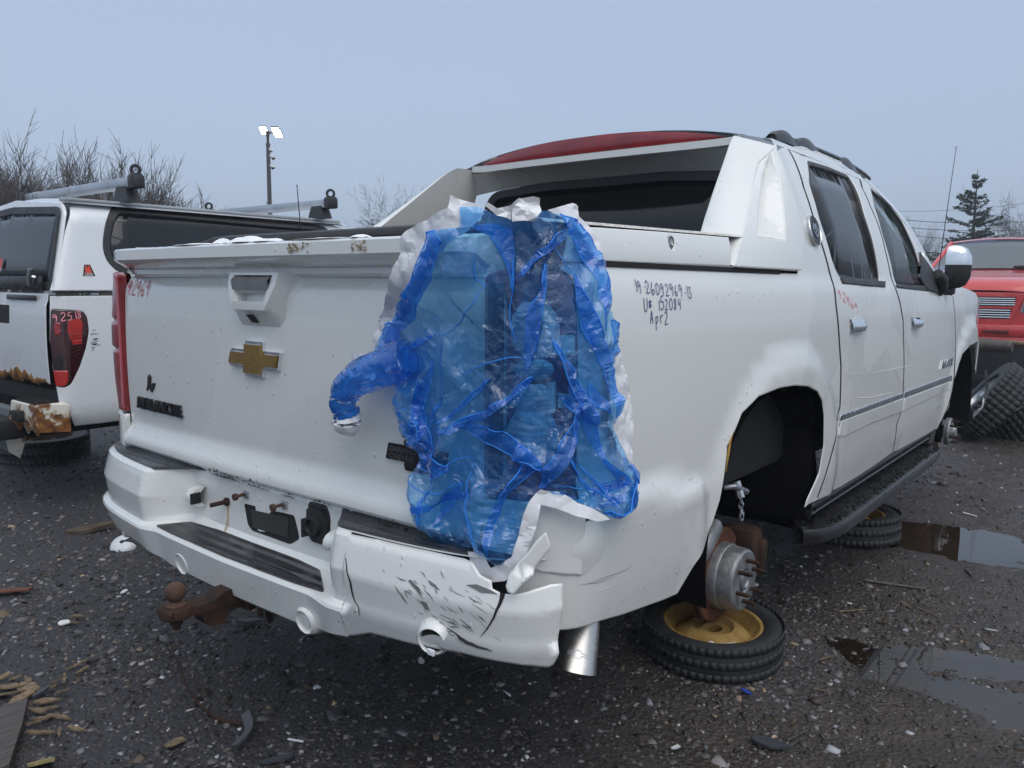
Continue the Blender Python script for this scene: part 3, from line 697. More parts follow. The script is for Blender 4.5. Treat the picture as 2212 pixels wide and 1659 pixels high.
fw = inner+np.stack([-.02*np.ones(len(inner)), np.maximum(.05, 1.66-inner[:,1]), np.zeros(len(inner))], 1)
rear_face = MB().grid(np.stack([outer2, (outer2*.92+inner*.08)+[0,-.006,0], (outer2*.5+inner*.5)+[0,-.01,0], outer2*.1+inner*.9+[0,-.002,0], inner+[0,.01,0], fw], 1)).obj('sail_rear_face', MAT['white'], TR, 60)
mirror(sail); mirror(rear_face)
# round badge on the pillar
bc = inv(S, 1755, 499, (1.6,1.45)); Bp = S(np.array(bc[0]), np.array(bc[1])); nrm = np.array([.955,0,.295])
bd = MB().lathe([(.001,.010),(.048,.010),(.052,.006),(.052,-.004)], Bp, nrm, 28).obj('round_badge', MAT['blackprint'], TR)
MB().lathe([(.049,.009),(.052,.013),(.056,.010),(.056,-.004)], Bp, nrm, 28).obj('badge_rim', MAT['chrome_dirty'], bd)
e1_ = np.array([0,1.,0]); e2_ = np.cross(nrm, e1_)*1.; e2_ = e2_ if e2_[2] > 0 else -e2_
fb = lambda a, b, h: tuple(Bp+e1_*a+e2_*b+nrm*(.011+h))
mb = MB(); 
for poly in ([(-.026,-.002),(-.012,.024),(-.004,.024),(-.018,-.002)], [(.004,.024),(.012,.024),(.026,-.004),(.018,-.004)], [(-.03,-.006),(.0,-.030),(.03,-.006),(.022,-.006),(0,-.022),(-.022,-.006)], [(-.004,.02),(.004,.02),(.004,-.012),(-.004,-.012)]):
    mb.prism(poly, fb, 0, .002)
for k in range(11):
    t = math.pi*(.1+.8*k/10); mb.box(fb(.041*math.cos(t), .041*math.sin(t), 0), (.003,.004,.003))
mb.obj('badge_emblem', MAT['chrome_dirty'], bd)
# --- bed rail cover with its round hole, window sill ledge, cargo covers
rcx = lambda y, z: np.stack(np.broadcast_arrays(.972-.03*np.clip((np.asarray(z, float)-1.27)/.1, 0, 1)**2, np.asarray(y, float), np.asarray(z, float)), -1)
rc = trace(rcx, [(1240,487),(1300,489),(1430,498),(1574,510),(1579,577),(1300,567),(1230,565)], (.2,1.33))
hc = inv(rcx, 1452, 524, (.5,1.33)); hole = [(hc[0]+.016*math.cos(t), hc[1]+.016*math.sin(t)) for t in np.linspace(0, 2*np.pi, 18)[:-1]]
rcp = panel('bed_rail_cover', rc, rcx, MAT['white'], TR, holes=[hole], step=.05, thick=.02, rnd=.006, out=(1,0,0)); mirror(rcp)
MB().lathe([(.0165,0),(.0165,-.02),(.001,-.02)], rcx(hc[0], hc[1])-np.array([.003,0,0]), (1,0,0), 18).obj('hole_plug', MAT['alu'], TR)
A = np.array([[[x, y, z] for x, z in ((.944,1.343+.018*y),(.935,1.350+.018*y),(.80,1.362+.022*y),(.785,1.33))] for y in np.linspace(.02, 1.35, 10)])
MB().grid(A).obj('bed_rail_ledge', simple('frosted_ledge', (.50,.49,.46), .7, var=.35, nsc=70, bump=.4), TR)
MB().box((.956,.70,1.264), (.03,1.10,.012)).obj('rail_gap_seal', MAT['void'], TR)
cz = lambda x: 1.362-.075*sm(-.40, -.78, x)
A = np.array([[[x, y, cz(x)+dz+.012*(y-.1)] for y, dz in ((.12,-.05),(.12,-.008),(.128,0),(1.40,0),(1.42,-.05))] for x in np.linspace(-.76, .77, 21)])
MB().grid(A).obj('bed_cover', MAT['blackwet'], TR, 30)
MB().tube([[x, .10, cz(x)-.016] for x in np.linspace(-.74,.74,15)], .012, 8).obj('cover_edge_rail', MAT['black'], TR)
A = []
for t in np.linspace(0,1,9):
    A.append([[x, .55+.55*t, cz(x)+.008+(.014+.030*math.exp(-((x+.42)/.20)**2))*math.sin(math.pi*t)+.004*random.random()] for x in np.linspace(-.74,.0,18)])
MB().grid(np.array(A)).obj('cover_carpet', simple('brown_carpet', (.085,.065,.04), .95, bump=.5), TR)
# --- tailgate
def yT(x, z):
    y = -.030+.018*(np.asarray(x)/.82)**2
    y = y+.012*np.clip((np.asarray(z)-.95)/.3, -1, 1)**2           # slightly hollow face
    prof = spline([.60,.635,.648,.668,.700,.718,.735,.80,1.17,1.20,1.215,1.26],[.045,.012,-.026,-.036,-.024,-.008,.0,.0,.0,.004,.012,.024])
    return y+prof(z)
def T(x, z): x, z = np.broadcast_arrays(np.asarray(x, float), np.asarray(z, float)); return np.stack([x, yT(x, z), z], -1)
tg = fillet([(-.815,.628),(.815,.628),(.815,1.225),(.79,1.252),(-.79,1.252),(-.815,1.225)], .012)
gate = panel('tailgate', tg, T, MAT['white'], TR, step=.03, thick=.03, rnd=.005, out=(0,-1,0))
def To(x, z, d=0): return T(x, z)+np.array([0,-1.,0])*np.asarray(d)[..., None]
ft = lambda a, b, h: tuple(T(np.array(a), np.array(b))+np.array([0,-h,0]))
# the four-pointed cross badge, gold with a chrome rim
def cross_badge(cx, cz, s, name, m1, m2, parent, th=.018):
    sh = .085
    P = [(-1,-.20),(-.36,-.20),(-.36,-.40),(.32,-.40),(.32,-.20),(.90,-.20),(1.0,.20),(.36,.20),(.36,.40),(-.32,.40),(-.32,.20),(-.90,.20)]
    P = [(cx+a*s+sh*0*b, cz+b*s) for a, b in P]
    o = MB().prism(P, ft, -.004, th*.6).obj(name, m2, parent, 20)
    q = offs(P, .075*s)
    MB().prism([tuple(v) for v in q], ft, th*.55, th).obj('badge_face', m1, o, 20)
    q2 = np.stack([np.array([ft(a, b, th*.58) for a, b in P]), np.array([ft(a, b, th*.99) for a, b in q])], 1)
    return o
e0 = inv(T, 555, 775, (0,1.)); cross_badge(e0[0], e0[1], .122, 'cross_badge', MAT['gold'], MAT['chrome'], gate)
e0 = inv(T, 893, 982, (.6,.8)); dbd = cross_badge(e0[0]+.012, e0[1], .098, 'dealer_badge', MAT['blackprint'], MAT['blackwet'], gate, .010)
gl = simple('grey_raised_letters', (.075,.075,.08), .4)
for s_, dx, dz, hh in (('BUICK', -.018, .028, .013), ('GANANO', -.068, .008, .0185), ('CHEVRO', -.068, -.010, .0185)):
    text_mesh('badge_lettering', s_, lambda a, b, h: ft(e0[0]+dx+a, e0[1]+dz+b, .010+h), hh, gl, dbd, .0012, .0004, 'LEFT', xs=1.1)
a0, a1 = inv(T, 296, 872, (-.8,.8)), inv(T, 402, 887, (-.5,.75))
tc_ = ((a0[0]+a1[0])/2, (a0[1]+a1[1])/2); sl = (a1[1]-a0[1])/(a1[0]-a0[0])
LB = simple('black_chrome_letters', (.03,.03,.034), .25, .6)
text_mesh('lettering', 'AVALANCHE', lambda a, b, h: ft(tc_[0]+a, tc_[1]+b+sl*a*0, .002+h), .052, LB, gate, .004, .0022, shear=-.12, spacing=.95, xs=1.05)
bars = [[(838-0,100),(866,160),(852,370),(838,392),(822,370),(790,455),(776,445),(800,330),(806,150)], [(905,290),(958,285),(940,380),(885,490),(852,420),(868,345),(888,330)]]
for b_ in bars:
    q = [inv(T, (450+x*400/2212)*.54, (1480+y*400/2212)*.54, (-.7,.85)) for x, y in b_]
    MB().prism(q, ft, -.001, .005).obj('emblem_remains', MAT['blackprint'], gate)
o_ = inv(T, 275, 630, (-.8,1.2)); handwrite('paint_pen_number', '92969', lambda u, v: np.stack([np.asarray(u), yT(u, v)-.0015, np.asarray(v)], -1), (o_[0]+.0, o_[1]-.008), .048, .034, MAT['redink'], gate, .0042, -.05)
# rust and dirt along the lower edge
rr = random.Random(3)
mb = MB()
for cxp, n_, wd in ((480,60,.10),(545,20,.05),(470,25,.05),(690,16,.03),(610,10,.03),(850,40,.06)):
    x0 = inv(T, cxp, 1020+(cxp-480)*.27, (-.2,.66))[0]
    for k in range(n_):
        x = x0+rr.gauss(0, wd*.6); z = .640+abs(rr.gauss(0, .012)); r = rr.uniform(.001,.004)
        mb.prism([(x+r*1.5*math.cos(t)*rr.uniform(.6,1.3), z+r*math.sin(t)*rr.uniform(.6,1.3)) for t in np.linspace(0, 2*np.pi, 7)[:-1]], ft, .0, .0012)
mb.obj('rust_spots', simple('dark_dirt', (.07,.06,.05), .9), gate, None, False, 'stuff')
# handle housing
hp = lambda x, y, z: np.array([x, y, z])
def quadface(pts, d): return [T(np.array(a), np.array(b))+np.array([0,-d,0]) for a, b in pts]
fr = trace(lambda a, b: To(a, b, .062), [(494,563),(617,565),(578,674),(499,669)], (-.1,1.25))
base = trace(lambda a, b: To(a, b, .0), [(480,563),(675,588),(644,612),(606,691),(594,702),(507,694),(495,677)], (0,1.2))
x0 = (fr[0][0]+fr[1][0])/2
ztop = 1.243; wt_, wb_ = .118, .082
outl = [(-wt_-.05,ztop),(wt_+.05,ztop),(wt_+.02,ztop-.035),(wb_+.03,1.115),(wb_+.005,1.095),(-wb_-.005,1.095),(-wb_-.03,1.115),(-wt_-.02,ztop-.035)]
fro = [(-wt_,ztop),(wt_,ztop),(wt_-.002,ztop-.03),(wb_+.006,1.160),(wb_-.008,1.143),(-wb_+.008,1.143),(-wb_-.006,1.160),(-wt_+.002,ztop-.03)]
D = .046; hz = lambda z: 1.
bo = [T(np.array(a), np.array(b))+np.array([0,.002,0]) for a, b in outl]; fo = [T(np.array(a*.97), np.array(b))+np.array([0,-D*(.82+.18*(b-1.14)/.1),0]) for a, b in fro]
recp = [(-.092,1.236),(.092,1.236),(.072,1.166),(-.072,1.166)]
rro = [T(np.array(a), np.array(b))+np.array([0,-D*(.84+.16*(b-1.14)/.1)-.001,0]) for a, b in recp]; rri = [T(np.array(a*.93), np.array(b))+np.array([0,.022,0]) for a, b in recp]
mb = MB(); n8 = 8
bo_, fo_ = smooth_line(bo, 1, True), smooth_line(fo, 1, True)
mb.grid(np.stack([bo, np.array(bo)*.12+np.array(fo)*.88+[0,.004,0], fo], 1), True, False)
bi = len(mb.v); mb.v += [tuple(v) for v in fo]+[tuple(v) for v in rro]
# front face ring between housing edge (8 points) and recess (4 points)
mp4 = [0, 1, 1, 2, 2, 3, 3, 0]
for k in range(8):
    a, b = bi+k, bi+(k+1)%8; c, d = bi+8+mp4[(k+1)%8], bi+8+mp4[k]
    mb.f.append((a, b, c) if c == d else (a, b, c, d))
mb.f.append((bi+0, bi+7, bi+8)) if False else None
ri = len(mb.v); mb.v += [tuple(v) for v in rri]
for k in range(4): mb.f.append((bi+8+k, bi+8+(k+1)%4, ri+(k+1)%4, ri+k))
mb.f.append((ri, ri+1, ri+2, ri+3))
mb.v = [(x+.018, y, z) for x, y, z in mb.v]
hs_ = mb.obj('handle_housing', MAT['white'], gate, 28)
A = [[T(np.array(x), np.array(1.212))+np.array([0,-D*.92-dy,dz]) for dy, dz in ((-.03,.018),(.0,.019),(.008,.010),(.004,-.018),(-.012,-.026),(-.03,-.022))] for x in np.linspace(-.068,.104,7)]
MB().grid(np.array(A)).obj('handle', MAT['chrome'], hs_, 30)
ci = [(-.004,1.130),(.020,1.130),(.026,1.108),(.004,1.108)]
fo2 = lambda a, b, h: tuple(np.array([a, T(np.array(0.), np.array(b))[1]-.052*(b-1.088)/.06*.78-h, b]))
MB().prism(ci, fo2, -.004, .004).obj('camera_window', MAT['blackprint'], hs_)
# spoiler over the tailgate
A = []
for x in np.linspace(-.795, .795, 41):
    e = sm(.80, .70, abs(x)); c = -.018*(1-(x/.8)**2); zt = 1.320
    A.append([[x, .09, zt-.006], [x, .01, zt+.004], [x, -.056+c+.02*(1-e), zt], [x, -.068+c+.025*(1-e), zt-.006], [x, -.068+c+.025*(1-e), zt-.036], [x, -.060+c+.03*(1-e), zt-.044],
              [x, -.035+c*.8+.03*(1-e), zt-.058], [x, -.010+c*.5+.02*(1-e), zt-.066], [x, -.012+c*.4+.03*(1-e), zt-.080], [x, -.006+.015*(1-e), zt-.088], [x, .05, zt-.09]])
spo = MB().grid(np.array(A)).obj('tailgate_spoiler', MAT['white'], TR, 40)
mb = MB()
for s in (-1, 1): 
    r0 = A[0] if s < 0 else A[-1]; r0 = np.array(r0); tip = r0+np.array([s*.008, .02, -.004]); mb.grid(np.stack([r0, tip], 1))
    mb.add(list(tip), [tuple(range(len(tip)))])
mb.obj('spoiler_end', MAT['white'], spo, 40)
# wet snow left on the spoiler
mb = MB()
for (px, py), L, h in (((540,513),.17,.018),((590,512),.12,.010),((490,512),.018,.016),((790,509),.03,.008),((430,517),.25,.006),((700,512),.3,.004)):
    X = U(px, py, 1, -.03); n_ = 14
    A = [[[X[0]+L*(t-.5), -.04+.035*s*math.sin(math.pi*min(max(t,.02),.98))**.4, 1.322+h*math.sin(math.pi*min(max(t,.02),.98))**.5*math.cos(s*1.5)*(.6+.6*vnoise(np.array(t*9), np.array(px*.1)))] for s in np.linspace(-1,1,7)] for t in np.linspace(0,1,n_)]
    mb.grid(np.array(A))
so_ = mb.obj('snow_patch', MAT['snow'], spo, 60)
for px in (630, 655, 700, 710, 900):    # brown stains on the spoiler lip
    pass
mb = MB(); fs = lambda a, b, h: (a, -.0705-.018*(1-(a/.8)**2)-h, b)
for px, n_ in ((632,26),(655,8),(772,20)):
    X = U(px, 528, 1, -.085)
    for k in range(n_):
        x, z, r = X[0]+rr.gauss(0,.014), 1.290+rr.random()*.022, rr.uniform(.0012,.004)
        mb.prism([(x+r*math.cos(t)*rr.uniform(.6,1.4), z+r*math.sin(t)*rr.uniform(.5,1.5)) for t in np.linspace(0,2*np.pi,7)[:-1]], fs, 0, .001)
mb.obj('lip_stain', simple('brown_stain', (.28,.21,.13), .8), spo, None, False, 'stuff')
# --- tail lamps
def lampz(t): return t
lo = [(-.088,.768),(.112,.768),(.112,1.215),(.085,1.245),(-.05,1.248),(-.088,1.235)]
lampR = panel('tail_lamp', fillet(lo, .012), inset(W, .004), MAT['redlens'], TR, step=.03, thick=.03, rnd=.006); lampR['label'] = 'red tail lamp with clear ridged reflectors under the blue plastic'
cl = MB()
def lpatch(u0, u1, z0, z1, d, amp=0, nr=0):
    A = []
    for zz in np.linspace(z0, z1, max(2, nr*10+1)):
        row = []
        for uu in np.linspace(u0, u1, 9):
            t = (uu-u0)/(u1-u0); b = math.sin(math.pi*t)*.012+amp*math.sin((zz-z0)/(z1-z0)*nr*2*math.pi)
            row.append(inset(W, d+b)(np.array(uu), np.array(zz)))
        A.append(row)
    return np.array(A)
def cup(zc, hz_, hu, uc, nr):
    A = []
    for t in np.linspace(-1, 1, nr*10+1):
        hw = hu*(1-.55*abs(t)**2.2); A.append([inset(W, .006+.016*math.cos(q*1.35)*(1-.5*t*t)+.0003*math.sin((t+1)*nr*math.pi*1.6))(np.array(uc+hw*q), np.array(zc+hz_*t)) for q in np.linspace(-1,1,11)])
    cl.grid(np.array(A))
cup(1.125, .058, .050, .022, 5); cup(1.045, .022, .040, .020, 4); cup(.985, .030, .046, .016, 3); cup(.905, .062, .052, .018, 6)
cl.grid(lpatch(-.040,-.034,.80,1.20,.006)); cl.obj('clear_reflector', MAT['clear'], lampR, 50, False)
for q_ in ((.055,.105,1.075,1.115,.005),(.070,.108,.965,.995,.005),(.046,.066,.955,1.02,.004)): MB().grid(lpatch(*q_)).obj('lamp_bracket', MAT['white'], lampR, 50, False)
cu1 = MB().grid(lpatch(-.082,-.04,.79,1.22,.005)); cu1.obj('dark_reflector', MAT['darklens'], lampR, 50, False)
lampL = mirror(lampR); lampL['label'] = 'slim red tail lamp with notched outer edge'
# the notched outer rim of the left lens
A = []
for z in np.linspace(.772, 1.243, 70):
    t = (z-.772)/.471; b = .016*math.sin(math.pi*min(1, .10+t*.9))**.7
    for zn in (.985, 1.082): b -= .012*math.exp(-((z-zn)/.006)**2)
    if .985 < z < 1.082: b += .003
    P = [W(np.array(u), np.array(z)) for u in np.linspace(-.085, .11, 9)]; c = np.array([.7,-.7,0])
    A.append([(p+c*b*math.sin(math.pi*k/8)**.7)*np.array([-1,1,1]) for k, p in enumerate(P)])
MB().grid(np.array(A)).obj('lens_bulge', MAT['redlens'], lampL, 60)
# corner panels below the lamps
cp = [(-.088,.64),(.118,.60),(.118,.760),(-.088,.760)]
pan = panel('corner_panel', cp, inset(W, .006), MAT['white'], TR, step=.03, thick=.02); mirror(pan)
# --- rear bumper
bplan = spline([0,.3,.6,.75,.85,.92,.965,.99,1.0],[-.150,-.142,-.118,-.095,-.066,-.028,.02,.09,.20])
def bpath(n=121, x1=.506):
    """points along the bumper from the left flank to x1"""
    xs = np.concatenate([-1.0+.01*np.linspace(0,1,4)**2*.8, np.linspace(-.988, x1, n)]); return np.stack([xs, bplan(np.abs(xs))], 1)
# (offset outwards, height)
SIDE = np.array([(-.16,.645),(-.03,.645),(-.008,.643),(.004,.634),(.010,.615),(.024,.560),(.014,.490),(.014,.480),(.030,.470),(.033,.462),(.010,.365),(-.02,.346),(-.08,.345)])
MID  = np.array([(-.20,.652),(-.135,.652),(-.124,.650),(-.117,.640),(-.116,.615),(-.113,.555),(-.106,.500),(-.092,.484),(.008,.475),(.014,.466),(-.006,.370),(-.03,.348),(-.08,.345)])
def bnormal(p):
    t = np.gradient(p, axis=0); t /= np.linalg.norm(t, axis=1, keepdims=True); return np.stack([t[:,1], -t[:,0]], 1)
def bprof(x):
    f = 1-sm(.36, .47, abs(x)); q = SIDE*(1-f)+MID*f; q = q.copy(); q[10:,1] += .032*sm(.30, .55, abs(x)); return q
def bsec(p, n, prof): return np.array([[p[0]+n[0]*o, p[1]+n[1]*o, z] for o, z in prof])
pth = bpath(); nn_ = bnormal(pth)
def dense(prof): 
    o = [prof[0]]
    for k in range(1, len(prof)-1):
        a, b, c = prof[k-1], prof[k], prof[k+1]; la, lc = np.linalg.norm(a-b), np.linalg.norm(c-b); r = .0045
        o += [b+(a-b)*min(.4, r/la), b*.6+(a*.2+c*.2 if False else b*.4), b+(c-b)*min(.4, r/lc)]
    return np.array(o+[prof[-1]])
A = np.array([bsec(p, n, dense(bprof(p[0]))) for p, n in zip(pth, nn_)])
BUM = MB().grid(A).obj('rear_bumper', MAT['white'], TR, 32)
# licence recess opening (dark box let into the centre wall) with its lamps and lower hitch opening
def Bw(x, z, d=0):
    x, z = np.broadcast_arrays(np.asarray(x, float), np.asarray(z, float)); o = np.interp(z, MID[::-1,1], MID[::-1,0]); return np.stack([x, bplan(np.abs(x))-o-d, z], -1)
fb_ = lambda a, b, h: tuple(Bw(np.array(a), np.array(b))+np.array([0,-h,0]))
zb = lambda px, py: inv(lambda a, b: Bw(a, b), (300+px/1.659)*.54, (1700+py/1.659)*.54, (0,.57))
lic = [zb(*p) for p in [(1125,520),(1455,600),(1490,755),(1430,790),(1180,700),(1150,660)]]
MB().prism(fillet(lic, .008), fb_, -.02, .0015).obj('licence_opening', MAT['void'], BUM)
li2 = [zb(*p) for p in [(1170,560),(1420,615),(1415,745),(1190,680)]]
MB().prism(li2, fb_, .001, .003).obj('licence_backing', simple('muddy_backing', (.035,.032,.028), .8), BUM)
for (px, py) in ((1133,456),(1385,524)):
    a, b = zb(px, py); bt = MB().box(fb_(a+.008, b, .003), (.022,.008,.022), .002).obj('bolt_clip', MAT['alu'], BUM)
    MB().tube([fb_(a, b, .0), fb_(a-.004, b-.004, .03)], .005, 8).tube([fb_(a-.004, b-.004, .026), fb_(a-.0045, b-.0045, .036)], .0105, 8).obj('bolt', MAT['rustball'], bt)
a, b = zb(1015, 507); MB().lathe([(.012,0),(.013,.008),(.006,.012)], fb_(a, b, 0), (0,-1,0), 12).tube([fb_(a, b, .0), fb_(a-.012, b-.004, .05)], .007, 8).obj('bolt', MAT['rust'], BUM)
mb = MB(); rr = random.Random(5)
mb.prism([(a-.004,b-.01),(a+.006,b-.01),(a+.010,b-.05),(a+.012,b-.085),(a+.006,b-.085),(a+.002,b-.05)], fb_, 0, .0008); mb.obj('rust_streak', rustmat('bumper_rust_streak', (.42,.33,.17), (.55,.48,.32)), BUM)
# trailer plug socket
a, b = zb(1625, 660)
rec_ = fillet([(a-.045,b+.055),(a+.03,b+.055),(a+.045,b+.03),(a+.045,b-.05),(a-.03,b-.05),(a-.045,b-.03)], .012)
MB().prism(offs(rec_, -.004), fb_, -.004, .0025).obj('socket_plate', MAT['white'], BUM)
sp = MB().prism(rec_, fb_, .0, .003); sp.prism(fillet([(a-.036,b+.040),(a+.018,b+.044),(a+.036,b+.008),(a+.036,b-.040),(a-.010,b-.042),(a-.036,b-.020)], .006), fb_, .002, .016)
sp.lathe([(.026,.0),(.027,.02),(.020,.021),(.018,.012),(.001,.012)], fb_(a-.002, b, .010), (0,-1,0), 20); sp.box(fb_(a-.036, b-.01, .02), (.008,.02,.05), .002); sp.obj('plug_socket', MAT['black'], BUM)
# number-plate lamps: pods at the recess shoulders
def pod(x0, sgn):
    mb = MB(); A = []
    for t in np.linspace(0, 1, 9):
        x = x0+sgn*.075*(t-.5)*1.0; h = .030*math.sin(math.pi*min(.5, .08+t*.7))**.6; d = .052*math.sin(math.pi*min(.5,.05+t*.75))**.8
        yb = bplan(abs(x))-np.interp(.565, MID[::-1,1], bprof(x)[::-1,0])
        A.append([[x, yb-d*math.cos(q)**.7, .566+h*math.sin(q)] for q in np.linspace(-math.pi/2+.02, math.pi/2-.02, 9)])
    A = np.array(A); mb.grid(A); mb.v += [tuple(A[-1].mean(0))]; n0 = len(mb.v)-1
    mb.f += [(72+i, 72+i+1, n0) for i in range(8)]
    return mb.obj('plate_lamp_pod', MAT['white'], BUM, 50), A[-1]
pd, fc = pod(-.335, 1); c = fc.mean(0); MB().box(c+np.array([.002,-.004,.0]), (.006,.034,.034), .008).obj('plate_lamp', MAT['void'], pd)
pd, fc = pod(.375, -1)
# step pads
padm = NT('ribbed_rubber_pad'); o_ = padm.co(); wv = padm.n('ShaderNodeTexWave', {'Vector': o_, 'Scale': 9., 'Distortion': .0}, bands_direction='Y').outputs[1]
sn = padm.ramp(padm.noise(5, 6, .7, padm.co('Object', (1,3,1)), 1.5), (.58,0.),(.75,1.))
padm.p(Base_Color=padm.mix(sn, (.016,.016,.018), (.075,.078,.085)), Roughness=padm.ramp(padm.noise(6,4,.6,o_), (.35,.12),(.7,.5)), Specular_IOR_Level=.5, Normal=padm.bump(wv, .5, .004)); MAT['pad'] = padm.m
ph = lambda z: (lambda x, y: np.stack(np.broadcast_arrays(np.asarray(x, float), np.asarray(y, float), z), -1))
lp = [U(*p, 2, .482)[:2] for p in [(340,1137),(350,1130),(440,1126),(520,1142),(640,1182),(735,1196),(738,1268),(727,1271),(560,1215),(430,1172)]]
def steppad(x, y):
    x, y = np.broadcast_arrays(np.asarray(x, float), np.asarray(y, float)); o = -(y-bplan(np.abs(x))); z = np.interp(o, [-.115,-.090,.004,.02],[.490,.484,.477,.47]); return np.stack([x, y, z+.003], -1)
lpx = [(-.405,-.139),(-.375,-.105),(-.34,-.062),(-.20,-.052),(.20,-.052),(.30,-.060),(.40,-.125),(.41,-.135),(.3,-.146),(0,-.155),(-.3,-.148)]
panel('step_pad', fillet(lpx, .015), steppad, MAT['pad'], BUM, step=.05, thick=.004, rnd=.001, out=(0,0,1))
tp = lambda x, y: np.stack(np.broadcast_arrays(np.asarray(x, float), np.asarray(y, float), .650), -1)
def toppad(xs, inner=.02):
    o = [(x, bplan(abs(x))+.012) for x in xs]; return o
lx = np.linspace(-.955, -.44, 14); po = [(x, bplan(abs(x))+.014+.02*sm(-.93,-.955,x)) for x in lx]+[(-.40,-.08),(-.36,-.045),(-.30,-.022),(0,-.018),(.30,-.022),(.30,.03),(-.85,.05),(-.95,.10)]
panel('top_pad', fillet(po, .01), tp, MAT['pad'], BUM, step=.06, thick=.006, rnd=.002, out=(0,0,1))
rx = np.linspace(.46, .90, 12); po = [(.345,-.02),(.40,-.07),(.44,-.112)]+[(x, bplan(abs(x))+.014) for x in rx]+[(.93,.04),(.345,.04)]
panel('top_pad', fillet(po, .01), tp, MAT['pad'], BUM, step=.06, thick=.006, rnd=.002, out=(0,0,1))
# parking sensors
def sensor(px, py, x0, broken=False):
    X = U(px, py, 1, bplan(abs(x0))-(.027 if broken else .004)); n = np.array([-.05*np.sign(x0)*0, -.96, -.16]); n[0] = .35*(x0/.75)**3; n /= np.linalg.norm(n)
    c = X-n*.03
    s = MB().lathe([(.046,-.02),(.042,.010),(.036,.026),(.031,.031),(.029,.029),(.0285,.022)]+([(.0,.022)] if not broken else [(.022,.0)]), c, n, 24).obj('parking_sensor', MAT['white'], BUM, 50)
    if broken:
        MB().lathe([(.0275,.024),(.0001,.018)], c, n, 9).obj('sensor_hole', MAT['void'], s)
        MB().box(c+n*.030+np.array([0,0,-.024]), (.020,.006,.014), .002).obj('sensor_fragment', MAT['bagwhite'], s)
        s['label'] = 'broken parking sensor holder with a dark hole'
    else:
        MB().lathe([(.017,.022),(.016,.026),(.0,.027)], c, n, 18).obj('sensor_face', MAT['white'], s)
for a_ in ((263,1139,-.72),(391,1219,-.304),(656,1344,.306)): sensor(*a_)
sensor(931, 1386, .73, True)
# right-hand cap of the bumper: cracked, its corner torn open
SIDEZ = SIDE[:,1].copy(); SIDEZ[10:] += .032
def Bc(u, z):
    """u = distance along the bumper from x=.5 round the corner"""
    u, z = np.broadcast_arrays(np.asarray(u, float), np.asarray(z, float))
    X, Y, NX, NY = np.interp(u, BU, BX), np.interp(u, BU, BY), np.interp(u, BU, BNX), np.interp(u, BU, BNY)
    o = np.interp(z, SIDEZ[::-1], SIDE[::-1,0]); o = o+.001+.030*sm(.22, .5, u)            # the torn corner springs outwards
    return np.stack([X+NX*o, Y+NY*o, z], -1)
xs_ = np.concatenate([np.linspace(.5, .985, 60), 1.0-.012*(1-np.linspace(0,1,20))**2]); yy_ = bplan(xs_); q = np.stack([xs_, yy_], 1)
BU = np.concatenate([[0], np.cumsum(np.linalg.norm(np.diff(q, axis=0), axis=1))]); n_ = bnormal(q); n_ = np.array([np.convolve(np.pad(n_[:,i],4,'edge'), np.ones(9)/9, 'valid') for i in (0,1)]).T
BX, BY, BNX, BNY = q[:,0], q[:,1], n_[:,0], n_[:,1]
bc_px = [(762,1298),(905,1200)]
tear = [(.325,.6425)]+trace(Bc, [(1022,1215),(1036,1242),(1060,1255),(1062,1272),(1084,1283),(1098,1284),(1122,1283),(1160,1272),(1190,1263),(1215,1260)], (.3,.63))
edgeR = trace(Bc, [(1214,1330),(1206,1395),(1196,1436),(1186,1442)], (.55,.5))
bot_ = trace(Bc, [(1150,1439),(1100,1433),(1050,1424),(1000,1412),(950,1403),(900,1394),(850,1381),(800,1368)], (.45,.44)); bot_ = [(u, max(.380, z)) for u, z in bot_]+[(.0, .392)]
capo = [(.004,.640),(.10,.642),(.20,.642),(tear[0][0]-.03,.642)]+tear+edgeR+bot_
capo = [(max(a, .0), min(b, .6425)) for a, b in capo]
bcap = panel('bumper_cap', capo, Bc, MAT['white'], BUM, step=.02, thick=.006, rnd=.0004, out=(.3,-1,0)); bcap['label'] = 'cracked and scuffed right end of the bumper'
# top return of the cap
A = np.array([[[x+n[0]*o, y+n[1]*o, z] for o, z in ((-.16,.645),(-.03,.645),(-.006,.6435))] for x, y, n in list(zip(BX, BY, n_))[:62]])
MB().grid(A).obj('cap_top', MAT['white'], bcap)
# cavity behind the tear
A = np.array([[[x-n[0]*.035, y-n[1]*.035, z] for z in (.46,.55,.645)] for x, y, n in zip(BX, BY, n_)]); MB().grid(A).obj('cap_cavity', MAT['void'], bcap)
# torn shard standing up from the corner
shp = [(1180,1150),(1192,1182),(1152,1240),(1128,1262),(1108,1285),(1096,1279),(1092,1266),(1100,1240),(1135,1200),(1160,1168)]
Bs = lambda u, z: Bc(u, np.clip(z, .37, .644))*np.array([1,1,0])+np.stack(np.broadcast_arrays(0, 0, np.asarray(z, float)), -1)+np.array([.02,-.012,0])
shr = trace(Bs, shp, (.45,.68)); panel('torn_shard', shr, Bs, MAT['white'], bcap, step=.025, thick=.004, rnd=.001, out=(.3,-1,0))
